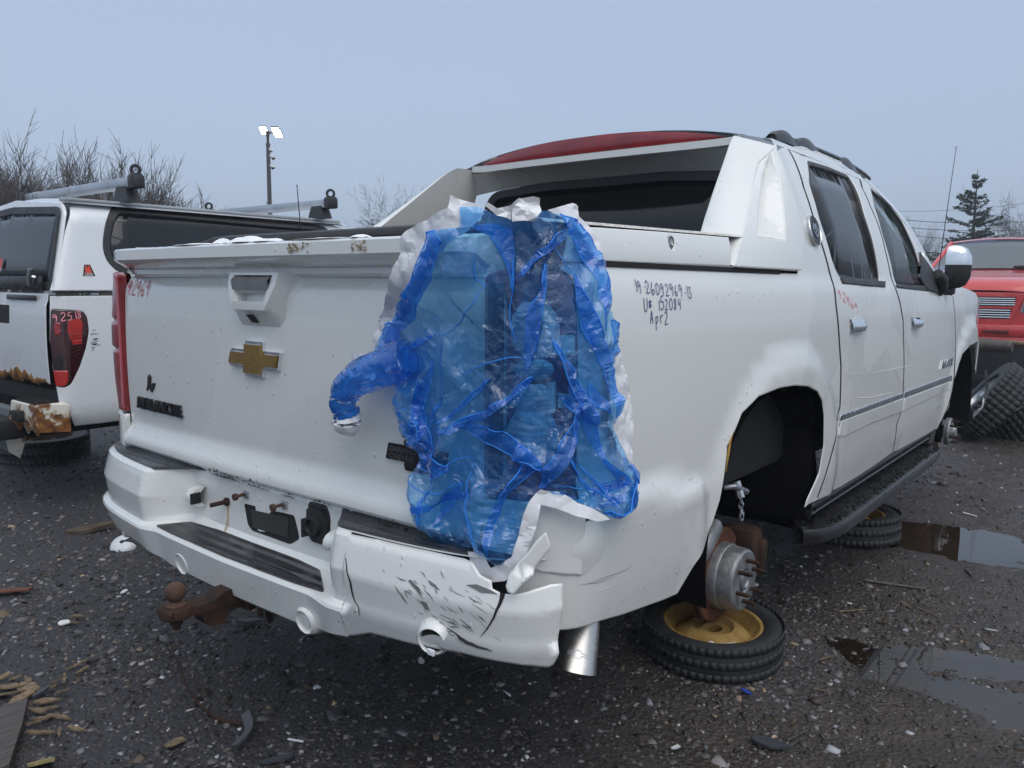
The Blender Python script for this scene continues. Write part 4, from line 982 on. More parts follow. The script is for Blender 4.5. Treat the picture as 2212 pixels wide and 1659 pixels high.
# cracks, scuffs
fc_ = lambda a, b, h: tuple(Bc(np.array(a), np.array(b))+np.array([.0,-1.,0])*h)
def crack(name, pts, wds, f, parent, mat, g):
    q = np.array(trace(f, pts, g)); q = smooth_line(q, 3); wds = np.interp(np.linspace(0,1,len(q)), np.linspace(0,1,len(wds)), wds)
    d = np.gradient(q, axis=0); d /= np.linalg.norm(d, axis=1, keepdims=True); n = np.stack([-d[:,1], d[:,0]], 1); jit = rng.normal(0,.0006,len(q))[:,None]
    A = np.stack([f(*(q+n*(wds[:,None]/2+jit)).T), f(*(q-n*(wds[:,None]/2-jit)).T)], 1)
    nr = A[:,0]-CAMP; A = A+np.array([.0006,-.0014,0]); MB().grid(A).obj(name, mat, parent, None, False)
crack('crack', [(1086,1280),(1082,1300),(1070,1325),(1058,1350),(1038,1375)], [.010,.006,.004,.003,.001], Bc, bcap, MAT['void'], (.35,.55))
crack('crack', [(966,1355),(995,1377),(1020,1390),(1064,1405)], [.002,.004,.004,.001], Bc, bcap, MAT['void'], (.3,.45))
crack('crack', [(747,1205),(752,1240),(758,1262),(762,1282),(768,1300),(777,1330)], [.002,.004,.006,.005,.003,.001], Bc, bcap, MAT['void'], (.02,.5))
sc = simple('scuff', (.17,.17,.175), .8)
rr = random.Random(11)
for n_, (cx, cy), (sx_, sy_), (L0, L1), ang, wd in ((26,(985,1320),(34,30),(12,46),38,.0016),(10,(890,1270),(22,16),(14,44),45,.003),(16,(955,1345),(34,18),(8,26),22,.0022),(7,(930,1255),(50,25),(8,24),50,.002),(5,(1120,1300),(40,60),(5,14),20,.0013)):
    for k in range(n_):
        x, y = rr.gauss(cx, sx_), rr.gauss(cy, sy_); L = rr.uniform(L0, L1); a = math.radians(ang+rr.gauss(0, 10))
        pts = [(x+L*t*math.cos(a), y+L*t*math.sin(a)+rr.gauss(0,1)) for t in (0,.5,1)]
        q = trace(Bc, pts, (.25,.5))
        if all(.01 < a_ < .42 and .38 < b_ < .635 for a_, b_ in q): crack('scuff_mark', pts, [.0004, wd*rr.uniform(.5,1.6), .0004], Bc, bcap, MAT['blackprint'] if rr.random() < .5 else sc, (.25,.5))
for pts in ([(882,1254),(888,1252),(905,1272),(912,1284),(906,1282),(893,1268)], [(925,1252),(940,1262),(950,1274),(945,1273),(930,1262)], [(1008,1263),(1030,1262),(1062,1275),(1075,1283),(1040,1280)], [(911,1297),(922,1302),(928,1318),(918,1315)]):
    q = trace(Bc, pts, (.25,.5)); MB().prism(q, fc_, .0003, .0014).obj('scuff_patch', sc, bcap)
# dent and black tears on the quarter panel just above the bumper
def dome(cx, cy, ru, rz, h):
    a, b = inv(W, cx, cy, (.1,.66)); A = []
    for r in np.linspace(0, 1, 9):
        A.append([W(np.array(a+ru*r*math.cos(t)), np.array(b+rz*r*math.sin(t)))+np.array([.8,-.6,0])*(h*(1-r*r)**2-.0012*(r > .99)) for t in np.linspace(0,2*np.pi,25)[:-1]])
    return MB().grid(np.array(A), False, True).obj('dented_bulge', MAT['white'], quarter, 60)
dome(1258, 1185, .055, .062, .008)
fw_ = lambda a, b, h: tuple(W(np.array(a), np.array(b))+np.array([.85,-.5,0])*h)
for pts in ([(1196,1108),(1222,1112),(1240,1122),(1256,1116),(1285,1118),(1262,1128),(1254,1148),(1246,1130),(1232,1146),(1226,1132),(1206,1128),(1222,1122)], [(1150,1098),(1170,1104),(1198,1118),(1180,1114)], [(1272,1150),(1277,1162),(1270,1170)]):
    q = trace(W, pts, (.05,.7)); MB().prism(q, fw_, .0006, .002).obj('paint_tear', MAT['blackprint'], quarter)
for pts, wd in (([(1262,1262),(1300,1250),(1350,1232),(1366,1218)], .0016), ([(1250,1262),(1290,1258),(1330,1243)], .0014), ([(1282,1280),(1310,1270),(1330,1258)], .0022), ([(1228,1160),(1232,1190),(1224,1230)], .0015)):
    crack('scratch', pts, [.0003, wd, .0003], W, quarter, sc if wd < .002 else MAT['whiteprint'], (.1,.6))
# --- tow ball mount under the bumper
H = empty('tow_hitch', '', ''); del H['label'], H['category']; H.parent = TR
recv = MB().box((.0,.02,.365), (.078,.26,.078), .008).box((.0,-.10,.365), (.095,.025,.095), .006).obj('receiver_tube', MAT['rust'], H)
MB().box((0,.06,.42), (.9,.07,.07), .01).obj('hitch_crossbar', MAT['blackwet'], H)
pr = [(-.09,.390),(-.17,.388),(-.20,.372),(-.235,.372),(-.262,.378),(-.318,.378),(-.326,.372),(-.326,.360),(-.318,.355),(-.26,.354),(-.235,.340),(-.225,.315),(-.205,.300),(-.175,.300),(-.155,.325),(-.12,.332),(-.09,.340)]
mb = MB(); mb.prism(pr, lambda a, b, h: (h*(1+.3*sm(-.22,-.3,a)), a, b), -.027, .027); mb.obj('drop_shank', MAT['rust'], H, 30)
xh, yb_ = 0., -.292
MB().lathe([(.001,.352),(.038,.352),(.042,.357),(.042,.374),(.038,.380),(.02,.381)], (xh, yb_, 0), (0,0,1), 24).obj('ball_platform', MAT['rust'], H)
MB().lathe([(.025,.379),(.026,.385),(.018,.389),(.0125,.393)]+[(.0262*math.sin(t), .418-.0262*math.cos(t)) for t in np.linspace(.5, np.pi-.001, 14)], (xh, yb_, 0), (0,0,1), 24).obj('tow_ball', MAT['rustball'], H, 60)
MB().lathe([(.018,.353),(.018,.332),(.012,.332),(.011,.318),(.001,.318)], (xh, yb_, 0), (0,0,1), 6).obj('ball_nut', MAT['rust'], H, 20)
MB().tube([(.08,-.03,.365),(.065,-.06,.366),(.075,-.09,.35),(.085,-.10,.31)], .008, 8).obj('hitch_pin', MAT['rust'], H)
for s in (-1, 1): MB().tube([(s*.06,-.05,.385),(s*.10,-.07,.385),(s*.115,-.08,.355),(s*.105,-.08,.305),(s*.085,-.07,.29),(s*.06,-.06,.31)], .009, 8).obj('chain_loop', MAT['rust'], H)
# --- underbody, axle, exhaust
MB().box((0,2.6,.42), (1.15,4.2,.16), .02).box((0,.30,.52), (1.5,.5,.10), .02).box((.36,2.4,.33), (.12,4.6,.14), .02).box((-.36,2.4,.33), (.12,4.6,.14), .02).obj('chassis', MAT['void'], TR)
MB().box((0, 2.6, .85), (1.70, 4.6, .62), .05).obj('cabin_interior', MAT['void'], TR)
MB().tube([(-.85,1.286,.207),(.78,1.286,.207)], .05, 14).ball((0,1.286,.22), .14, 16).obj('rear_axle', MAT['rust'], TR)
# oval exhaust tip
top, bot = np.array([.835,.37,.45]), np.array([.872,.262,.278]); ax = (bot-top)/np.linalg.norm(bot-top)
e1 = np.cross(ax, [.62,-.78,0]); e1 /= np.linalg.norm(e1); e2 = np.cross(ax, e1)
A = []
for t, k in ((0,.55),(.25,.72),(.45,.88),(.7,.97),(.97,1.04),(1.0,1.06),(1.0,.98),(.6,.9)):
    A.append([top+(bot-top)*t+k*(.056*math.cos(q)*e1+.034*math.sin(q)*e2)-ax*.012*math.sin(q)*(t > .5) for q in np.linspace(0,2*np.pi,33)[:-1]])
tip = MB().grid(np.array(A), False, True).obj('exhaust_tip', simple('worn_exhaust_chrome', (.50,.48,.45), .26, 1., var=.3, nsc=10), TR, 40)
# cross emblem stamped on the tip
def tf(a, b, h):
    q = math.pi/2+a/.05; s_ = 1 if (e2@(CAMP-bot)) > 0 else -1; q *= s_; c = top+(bot-top)*(.84-b/.23); return tuple(c+(1.03)*((.056+h)*math.cos(q)*e1+(.034+h)*math.sin(q)*e2))
Pc = [(-1,-.22),(-.33,-.22),(-.33,-.55),(.33,-.55),(.33,-.22),(1,-.22),(.9,.22),(.33,.22),(.33,.55),(-.33,.55),(-.33,.22),(-.9,.22)]
P0 = [(a*.024, b*.020) for a, b in Pc]; P1 = offs(P0, .0022); mb = MB()
mb.grid(np.array([[tf(a, b, .0012), tf(c, d, .0012)] for (a, b), (c, d) in zip(P0, P1)]), True, False); mb.obj('stamped_emblem', MAT['alu'], tip, None, False)
MB().tube([(.83,.40,.44),(.80,.60,.44),(.72,1.0,.40)], .035, 12).obj('tail_pipe', MAT['rust'], TR)
# --- wheel liners
def liner(yc, ry, rz_, x0, x1, z0=.16, back=.0):
    A = []
    for th in np.linspace(-.28, np.pi+.28, 30):
        yq, zq = yc+ry*math.cos(th), .40+rz_*math.sin(th); A.append([[x0, yq, max(z0, zq)], [(x0+x1)/2, yq, max(z0, zq+.01)], [x1, yq, max(z0, zq)]])
    A = np.array(A); mb = MB().grid(A); n0 = len(mb.v); mb.v.append((x1, yc, .45)); n = len(A); mb.f += [(3*i+2, 3*(i+1)+2, n0) for i in range(n-1)]
    return mb
for yc in (1.30, 4.60):
    l = liner(yc, .485, .475, .955, .58).obj('wheel_liner', MAT['liner'], TR, 60); mirror(l)
# splash flap hanging at the front of the rear arch (felt), suspension bits
MB().box((.78,1.70,.58), (.36,.03,.50), .012).obj('felt_flap', MAT['liner'], TR)
mb = MB().tube([(.70,1.22,.30),(.68,1.05,.62)], .028, 10).tube([(.74,1.0,.42),(.76,.98,.60)], .04, 10).box((.74,1.02,.40), (.08,.14,.05), .01).tube([(.62,1.30,.30),(.62,1.30,.62)], .06, 12)
mb.obj('shock_absorber', MAT['rust'], TR)
mb = MB()
for k in range(4):
    c = np.array(U(1601,1080+k*11,0,.86)); a_ = 0 if k % 2 else math.pi/2
    mb.tube([c+np.array([.008*math.cos(t)*math.cos(a_), .008*math.cos(t)*math.sin(a_), .013*math.sin(t)]) for t in np.linspace(0,2*np.pi,13)], .0026, 6, False)
c = np.array(U(1602,1113,0,.86)); mb.tube([c+np.array([0,.013*math.cos(t), .019*math.sin(t)]) for t in np.linspace(0,2*np.pi,17)], .004, 6, False); mb.obj('chain', MAT['alu'], TR)
MB().tube([U(1564,1052,0,.80), U(1585,1050,0,.83), U(1612,1062,0,.84)], .012, 8).tube([U(1590,1040,0,.82), U(1600,1075,0,.84)], .016, 8).obj('brake_hose', MAT['alu'], TR)
# --- bare brake disc and hub, rear
def hub(x, y, z, front=False):
    c = (x, y, z); R0 = .168
    d = MB().lathe([(.11,-.135),(R0-.012,-.135),(R0,-.132),(R0,-.120),(R0-.012,-.118),(R0-.012,-.108),(R0,-.106),(R0,-.094),(R0-.004,-.090),(.115,-.090)], c, (1,0,0), 56).obj('brake_disc', MAT['rustdisc'], TR, 35)
    vn = MB()
    for k in range(40):
        t = k*2*np.pi/40; vn.box((x-.113, y+(R0-.009)*math.cos(t), z+(R0-.009)*math.sin(t)), (.012,.006,.016), 0, rotx(t))
    vn.obj('disc_vane', MAT['rust'], d, kind='stuff' if False else None)
    if not front:
        h = MB().lathe([(.118,-.092),(.117,-.066),(.115,-.060),(.112,-.058),(.110,-.012),(.107,-.004),(.100,.0),(.045,.0),(.040,-.004),(.037,-.012),(.034,-.012),(.033,.004),(.024,.006),(.022,.0),(.001,.0)], c, (1,0,0), 56).obj('hub_drum', MAT['cast'], TR, 25)
    else:
        h = MB().lathe([(.092,-.03),(.092,-.005),(.088,.0),(.05,.0),(.048,.012),(.040,.014),(.036,.03),(.001,.03)], c, (1,0,0), 40).obj('hub_flange', MAT['cast'], TR, 25)
    for k in range(6):
        t = math.radians(20+60*k); r = .070; p = np.array([x, y+r*math.cos(t), z+r*math.sin(t)])
        MB().tube([p, p+[.038,0,0], p+[.041,0,0], p+[.047,0,0]], [.0075,.0075,.005,.0045], 10).obj('wheel_stud', MAT['rust'], h)
    return d
hub(.885, 1.286, .205); hub(.915, 4.66, .26, True)
MB().box((.80, 1.46, .245), (.13,.10,.20), .03).box((.80,1.475,.245), (.17,.06,.12), .02).obj('brake_caliper', MAT['rust'], TR)
MB().box((.82, 1.12, .38), (.05,.16,.06), .02, rotx(.6)).obj('backing_plate', MAT['cast'], TR)
MB().box((.80, 4.52, .26), (.13,.10,.24), .03).tube([(.62,4.66,.26),(.86,4.66,.24)], .06, 12).tube([(.78,4.45,.20),(.84,4.52,.12)], .04, 10).obj('front_knuckle', MAT['rust'], TR)
# --- running board
A = []
ys = np.concatenate([[1.69,1.70,1.73,1.79,1.87], np.linspace(1.95, 3.62, 8), [3.72,3.80,3.85,3.865]])
xo = np.interp(ys, [1.69,1.70,1.73,1.79,1.87,1.95,3.62,3.72,3.80,3.85,3.865], [.945,.960,.985,1.010,1.027,1.034,1.030,1.024,1.010,.99,.96])
for y, x in zip(ys, xo):
    A.append([[.88, y, .312], [.93, y, .308], [x-.03, y, .302], [x-.005, y, .300], [x, y, .294], [x, y, .250], [x-.010, y, .240], [.90, y, .235]])
RB = MB().grid(np.array(A)).obj('running_board', MAT['blackwet'], TR, 40)
mb = MB(); rr = random.Random(21)
for k in range(420):
    y = rr.uniform(1.82, 3.75); x = rr.uniform(.955, 1.012); L = rr.uniform(.012,.028); a = math.radians(35+rr.gauss(0, 22))
    mb.box((x, y, .3045), (.007, L, .004), 0, rotz(a))
mb.obj('step_tread', MAT['void'], RB, None, False, 'stuff')
panel('tread_pad', fillet([(.950,1.79),(.98,1.80),(1.012,1.90),(1.012,3.60),(.995,3.76),(.950,3.80)], .02), lambda x, y: np.stack(np.broadcast_arrays(x, y, .3022-.06*(np.asarray(x)-.98)*.9), -1), simple('wet_grey_tread', (.26,.27,.29), .3, var=.5, nsc=12, bump=.2), RB, step=.1, thick=.003, rnd=0, out=(0,0,1))
A = np.array([[[.955, y, .405-.0*y], [.962, y, .385], [.945, y, .355], [.93, y, .350], [.94, y, .335], [.90, y, .320], [.885, y, .310]] for y in np.linspace(1.72, 3.86, 8)])
sill = MB().grid(A).obj('rocker_sill', MAT['black'], TR, 25)
MB().tube([[.951, y, .352] for y in np.linspace(1.74, 3.84, 5)], .006, 6).obj('sill_rib', MAT['blackwet'], sill)
# end bracket of the running board, front cap
q = [U(*p, 1, 1.69) for p in [(1734,1092),(1746,1103),(1738,1130),(1716,1148),(1712,1140),(1722,1110)]]
MB().prism([(v[0], v[2]) for v in q], lambda a, b, h: (a, 1.69+h, b), -.004, .05).obj('board_bracket', MAT['blackwet'], TR)
mb = MB().prism([(3.74,.32),(3.80,.40),(3.93,.455),(3.955,.47),(3.93,.40),(3.87,.31)], lambda a, b, h: (.93+h, a, b), 0, .03); mb.obj('sill_end_cap', MAT['blackwet'], TR)
# --- door mirror
mc = np.array([1.03, 3.72, 1.335])
A = []
yo = np.array([-.055,-.05,-.03,.0,.04,.08,.11,.125])*.62; kk = np.array([.90,.97,1.0,1.0,.97,.85,.55,.05])
hw, hh = .050, .118
for y, k in zip(yo, kk):
    row = []
    for t in np.linspace(0, 2*np.pi, 33)[:-1]:
        ct, st = math.cos(t), math.sin(t); n = 3.2; r = 1/((abs(ct)**n+abs(st)**n)**(1/n)); q_ = np.array([hw*k*r*ct*1.0, y, hh*k*r*st]); row.append(mc+np.array([.96*q_[1]+.22*q_[0], -.34*q_[1]*-1+.94*q_[0]-.3*q_[1]*2*0, q_[2]]))
    A.append(row)
A = np.array(A)
def sub(A, cond):
    return A
M_ = empty('door_mirror', '', ''); del M_['label'], M_['category']; M_.parent = front_door
low = A.copy(); low[...,2] = np.minimum(low[...,2], mc[2]+.012); up_ = A.copy(); up_[...,2] = np.maximum(up_[...,2], mc[2]+.012); up_[...,:] = mc+(up_-mc)*np.array([1.015,1.015,1.015])
MB().grid(low, False, True).obj('mirror_shell', MAT['blackwet'], M_, 50); MB().grid(up_[1:], False, True).obj('mirror_cap', MAT['chrome'], M_, 50)
mb = MB(); mb.v += [tuple(mc+(v-mc)*np.array([1,.94,.94])+[.004,0,0]) for v in A[0]]; mb.f.append(tuple(range(32))); mb.obj('mirror_glass', MAT['tint'], M_, None)
mb = MB().box(mc+np.array([-.10,.03,-.128]), (.20,.075,.055), .015); mb.obj('mirror_arm', MAT['black'], M_)
sq = trace(S, [(1985,545),(2020,596),(2032,627),(2026,634),(2000,625),(1985,600)], (3.6,1.3)); panel('mirror_base', sq, inset(S, .010), MAT['black'], M_, step=.08, thick=.02)
mb = MB(); p0 = U(2030,600,0,.99); mb.tube([U(2024,592,0,.985), U(2034,605,0,1.0), U(2035,628,0,1.0), U(2028,636,0,.985)], [.03,.035,.03,.015], 10); mb.obj('mirror_foot', MAT['black'], M_)
# --- inside: seat back, headrest and steering wheel seen through the front window
mb = MB().tube([np.array([.30+.19*math.cos(t), 3.18+.10*math.sin(t)*.4, 1.17+.19*math.sin(t)]) for t in np.linspace(0,2*np.pi,33)], .016, 8, False); mb.obj('steering_wheel', MAT['black'], TR)
for x in (-.40, .42):
    MB().box((x,2.62,1.22), (.50,.13,.62), .06, rotx(-.18)).box((x,2.70,1.60), (.28,.10,.17), .045).obj('front_seat', simple('grey_seat_cloth', (.055,.055,.06), .9), TR)
MB().box((0, 3.55, 1.15), (1.6,.35,.18), .05).obj('dashboard', MAT['black'], TR)
# near-black seat back keeps the cabin dark towards the back
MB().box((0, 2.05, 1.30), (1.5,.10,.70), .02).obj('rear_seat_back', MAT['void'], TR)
# --- whip aerial on the front wing
b0 = U(2033,545,0,.90); t0 = U(2065.5,318,0,.905); MB().tube([b0+(b0-t0)*.25, b0, t0], [.0032,.003,.0016], 6).ball(t0, .004, 8).obj('aerial', MAT['blackprint'], TR)
# ================================================================== GROUND
def g2(px, py): return U(px, py, 2, G)[:2]
BAS = []
def basin(px, py, rx, ry, dep, rot=0.): BAS.append((*g2(px, py), rx, ry, dep, rot))
basin(1985,1148,.50,.22,.022,.55); basin(2065,1160,.45,.16,.016,.5); basin(2120,1185,.6,.14,.013,.5); basin(2190,1215,.5,.20,.013,.5)
basin(2170,1440,.22,.15,.017,.3); basin(2090,1500,.20,.10,.017,.3); basin(2190,1540,.14,.16,.015,.2); basin(2060,1420,.22,.09,.013,.4)
basin(1850,1400,.26,.11,.015,.5); basin(1760,1450,.24,.09,.014,.4); basin(1930,1445,.16,.08,.013,.4); basin(1930,1350,.22,.10,.010,.4)
basin(2150,1290,.35,.14,.012,.5)
def ghz(x, y):
    h = .020*fbm(x*.9, y*.9, 3, 3)+.012*fbm(x*4, y*4, 3, 8)+.010*fbm(x*17, y*17, 2, 21)
    mud = sm(1.2, 2.2, x+.35*(y-1)*.3)
    h = h+mud*(.026*fbm(x*22+3*fbm(x*6,y*6,2,4), y*26, 3, 33)+.020*fbm(x*6, y*8, 2, 51)+.006)
    h = h+.042*np.exp(-(((x-.78)/.40)**2+((y-1.24)/.40)**2)**2)
    d = 0
    for bx, by, rx, ry, dep, rot in BAS:
        c, s = math.cos(rot), math.sin(rot); a, b = (x-bx)*c+(y-by)*s, -(x-bx)*s+(y-by)*c
        d = d+dep*np.exp(-((a/rx)**2+(b/ry)**2)*1.1)
    far = np.hypot(x, y-2); h = h*np.where(far > 14, np.clip(1-(far-14)/20, .3, 1), 1)
    return G+h-d*1.05
def ax_(lo, hi, step, far, n):
    t = np.linspace(0, 1, n)[1:]**2.4
    return np.concatenate([lo-(far*t)[::-1], np.arange(lo, hi, step), hi+far*t])
gx, gy = ax_(-4.2, 3.6, .026, 480, 26), ax_(-1.15, 5.4, .026, 480, 30)
XX, YY = np.meshgrid(gx, gy, indexing='ij'); ZZ = ghz(XX, YY)
ny = len(gy)
def fastmesh(name, V, Q, mat, parent=None, col=None, kind=None, smooth=True):
    me = bpy.data.meshes.new(name); V = np.asarray(V, np.float32); Q = np.asarray(Q, np.int32)
    me.vertices.add(len(V)); me.vertices.foreach_set('co', V.ravel()); k = Q.shape[1]
    me.loops.add(Q.size); me.loops.foreach_set('vertex_index', Q.ravel()); me.polygons.add(len(Q))
    me.polygons.foreach_set('loop_start', np.arange(0, Q.size, k, dtype=np.int32))
    me.update(calc_edges=True)
    if smooth: me.shade_smooth()
    if col is not None:
        at = me.color_attributes.new('col', 'FLOAT_COLOR', 'POINT'); c4 = np.ones((len(V),4), np.float32); c4[:,:3] = col; at.data.foreach_set('color', c4.ravel())
    me.materials.append(mat); me.validate(); o = bpy.data.objects.new(name, me); link(o, parent)
    if kind: o['kind'] = kind
    return o
i, j = np.meshgrid(np.arange(len(gx)-1), np.arange(ny-1), indexing='ij')
Q = np.stack([i*ny+j, (i+1)*ny+j, (i+1)*ny+j+1, i*ny+j+1], -1).reshape(-1, 4)
k = NT('wet_gravel_soil'); o = k.co()
n1, n2, n3 = k.noise(1.1, 5, .6, o), k.noise(55, 6, .7, o), k.noise(7, 5, .6, o)
vz = k.n('ShaderNodeTexVoronoi', {'Vector': o, 'Scale': 62.}, feature='F1')
px_ = k.sep(o)[0]
mudf = k.ramp(k.math('ADD', k.math('MULTIPLY', px_, .40), k.math('MULTIPLY', n1, .6)), (.42, 0.), (.80, 1.))
stone = k.mix(k.ramp(n2, (.35,0.),(.7,1.)), (.018,.0172,.019), (.060,.058,.064))
stone = k.mix(k.math('MULTIPLY', k.sep(vz.outputs['Color'])[0], .5), stone, (.040,.0385,.043))
mud = k.mix(k.ramp(n3, (.3,0.),(.7,1.)), (.024,.018,.0135), (.058,.044,.034))
mud = k.mix(k.ramp(n2, (.56,0.),(.72,1.)), mud, (.075,.065,.055))
k.p(Base_Color=k.mix(mudf, stone, mud), Roughness=k.mix(mudf, k.ramp(n2, (.3,.45),(.7,.75)), k.ramp(k.noise(5,4,.6,o,1.), (.42,.16),(.64,.5))), Specular_IOR_Level=.42,
    Normal=k.bump(k.math('ADD', k.math('MULTIPLY', vz.outputs['Distance'], .8), n2), .75, .012))
GROUND = fastmesh('ground', np.stack([XX, YY, ZZ], -1).reshape(-1, 3), Q, k.m, kind='structure')
# standing water
k = NT('muddy_water'); 
k.p(Base_Color=k.mix(k.ramp(k.noise(2.2,3), (.35,0.),(.7,1.)), (.014,.010,.007), (.034,.024,.016)), Roughness=.015, IOR=1.5, Specular_IOR_Level=.5, Normal=k.bump(k.noise(14,2), .015, .01))
WZ = G-.0095
for (px, py), (sx_, sy_), rot in (((2090,1190),(2.6,1.3),.5), ((2130,1480),(1.0,.75),.3), ((1850,1420),(.85,.5),.45)):
    c = g2(px, py); n_ = 40
    V = [(c[0]+sx_*math.cos(t)*math.cos(rot)-sy_*math.sin(t)*math.sin(rot), c[1]+sx_*math.cos(t)*math.sin(rot)+sy_*math.sin(t)*math.cos(rot), WZ) for t in np.linspace(0,2*np.pi,n_+1)[:-1]]
    mesh('puddle', V, [tuple(range(n_))], k.m, smooth=False, kind='structure'); WZ -= .0003
# loose stones
def stones(n, xy, size, colf, flat=.36):
    base = np.array([(-1,-1,-1),(1,-1,-1),(1,1,-1),(-1,1,-1),(-1,-1,1),(1,-1,1),(1,1,1),(-1,1,1)], float)*.5
    faces = np.array([(0,3,2,1),(4,5,6,7),(0,1,5,4),(1,2,6,5),(2,3,7,6),(3,0,4,7)])
    V = base[None]*(1+rng.uniform(-.45,.3,(n,8,3))); V[:,4:,:2] *= rng.uniform(.45,.85,(n,1,1))
    V = V*np.stack([size*rng.uniform(.6,1.5,n), size*rng.uniform(.5,1.1,n), size*flat*rng.uniform(.4,1.4,n)], -1)[:,None,:]
    a, b, c = rng.uniform(0,2*np.pi,n), rng.normal(0,.33,n), rng.normal(0,.33,n)
    x, y, z = V[...,0].copy(), V[...,1].copy(), V[...,2].copy()
    y, z = y*np.cos(b)[:,None]-z*np.sin(b)[:,None], y*np.sin(b)[:,None]+z*np.cos(b)[:,None]
    x, z = x*np.cos(c)[:,None]-z*np.sin(c)[:,None], x*np.sin(c)[:,None]+z*np.cos(c)[:,None]
    x, y = x*np.cos(a)[:,None]-y*np.sin(a)[:,None], x*np.sin(a)[:,None]+y*np.cos(a)[:,None]
    zz = ghz(xy[:,0], xy[:,1])-size*flat*.05
    V = np.stack([x+xy[:,:1], y+xy[:,1:], z+zz[:,None]], -1).reshape(-1,3)
    F = (faces[None]+8*np.arange(n)[:,None,None]).reshape(-1,4)
    return V, F, np.repeat(colf, 8, 0)
N = 95000
# spread over the yard in front of the camera, thinning with distance
ang = np.radians(rng.uniform(-40, 41, N)); dist = 1.15*np.exp(rng.uniform(0, 1, N)**1.05*math.log(9/1.15)); yawv = YAW-ang
xy = np.stack([CAMP[0]-np.sin(yawv)*dist, CAMP[1]+np.cos(yawv)*dist], 1)
dens = .16+.84*sm(1.7, .9, xy[:,0]+.25*fbm(xy[:,0]*1.5, xy[:,1]*1.5, 3, 2)*3)
dens *= .45+.55*sm(-.12, .10, fbm(xy[:,0]*1.3, xy[:,1]*1.3, 3, 12))
dens *= 1-.55*sm(.45, .75, xy[:,0])*sm(1.6, 1.1, xy[:,0])*sm(.9, .5, xy[:,1])
dens *= np.clip(1-np.exp(-((xy[:,0]-1.25)/.75)**2-((xy[:,1]-3.3)/1.0)**2)*.8, 0, 1)
kp = rng.uniform(0, 1, N) < dens; xy = xy[kp]; dist = dist[kp]; n = len(xy)
size = np.clip(rng.lognormal(math.log(.0115), .46, n), .004, .042)*(1+.10*np.clip(dist-2, 0, 6))
t = rng.uniform(0, 1, n); v_ = rng.lognormal(0, .65, n)[:,None]
colr = np.array([.054,.050,.050])*v_
colr = np.where((t < .10)[:,None], np.array([.105,.108,.118])*v_, colr); colr = np.where(((t > .10) & (t < .17))[:,None], np.array([.075,.054,.040])*v_, colr)
colr = np.where(((t > .17) & (t < .179))[:,None], np.array([.20,.15,.09])*v_, colr); colr = np.where(((t > .185) & (t < .188))[:,None], np.array([.50,.49,.47]), colr)
V, F, Cc = stones(n, xy, size, np.clip(colr, 0, .62))
k = NT('wet_stone'); at = k.n('ShaderNodeAttribute', attribute_name='col').outputs['Color']
k.p(Base_Color=at, Roughness=k.ramp(k.noise(20,3), (.35,.42),(.7,.70)), Specular_IOR_Level=.35); MAT['stone'] = k.m
fastmesh('gravel', V, F, k.m, col=Cc, kind='stuff', smooth=False)
# ================================================================== SPARE WHEELS UNDER THE HUBS
def tyre_prof(Ro, Ri, w):
    h = w/2
    return [(Ri, -h*.80), (Ri+.012, -h*.95), (Ri+.35*(Ro-Ri), -h*1.0), (Ro-.022, -h*.97), (Ro-.006, -h*.82), (Ro, -h*.55), (Ro, h*.55), (Ro-.006, h*.82), (Ro-.022, h*.97), (Ri+.35*(Ro-Ri), h*1.0), (Ri+.012, h*.95), (Ri, h*.80)]
def tread(mb, c, ax, Ro, w, n=56, rows=(-.40,0,.40), blk=(.022,.010)):
    ax = np.array(ax, float)/np.linalg.norm(ax); e = np.cross(ax, [.3,.2,1.]) if abs(ax[2]) < .9 else np.array([1.,0,0]); e = e-ax*(e@ax); e /= np.linalg.norm(e); g = np.cross(ax, e)
    for r_ in rows:
        for q in range(n):
            t = (q+(.5 if r_ else 0))*2*np.pi/n; d = math.cos(t)*e+math.sin(t)*g; tt = -math.sin(t)*e+math.cos(t)*g
            R = np.stack([d, tt, ax], 1); mb.box(np.array(c)+d*(Ro-.001)+ax*r_*w, (.0035, 2*np.pi*Ro/n*.92, w*.24), 0, R)
    return mb
def spare(label, c, Ro, Ri, w, ax=(0,0,1), sticker=False, rimmat='goldrim', group=None):
    t = empty('spare_wheel', label, 'wheel', (c[0], c[1], G), group); c = np.array(c, float)-np.array([c[0], c[1], G]); ax = np.array(ax, float)/np.linalg.norm(ax)
    ty = MB().lathe(tyre_prof(Ro, Ri, w), c, ax, 64).obj('tyre', MAT['rubber'], t, 35)
    tread(MB(), c, ax, Ro, w).obj('tread_block', MAT['rubber'], ty, None, False, 'stuff')
    h = w/2
    rim = MB().lathe([(Ri+.004,h*.72),(Ri-.004,h*.80),(Ri-.012,h*.74),(Ri-.016,h*.45),(Ri-.030,h*.20),(Ri-.042,-h*.15),(Ri-.050,-h*.2),(Ri-.038,-h*.12),(Ri-.046,h*.0),(.105,h*.34),(.085,h*.50),(.075,h*.52),(.068,h*.40),(.060,h*.28),(.034,h*.30),(.032,-h*.3)], c, ax, 64).obj('rim', MAT[rimmat], t, 40)
    MB().lathe([(Ri+.004,-h*.72),(Ri-.016,-h*.5),(Ri-.04,-h*.3),(.05,-h*.3)], c, ax, 40).obj('rim_back', MAT[rimmat], t, 40)
    return t, rim, c
W1c = np.array([.790,1.250,G+.102]); 
t1, rim1, c1 = spare('worn space-saver spare wheel with golden rim and 50 sticker under the rear brake disc', W1c, .242, .172, .112, (.02,-.04,1), group='spare wheels propping up the trucks')
spare('space-saver spare wheel lying beneath the front end of the running board', (.72,3.08,G+.068), .262, .185, .132, (-.03,.02,1), group='spare wheels propping up the trucks')
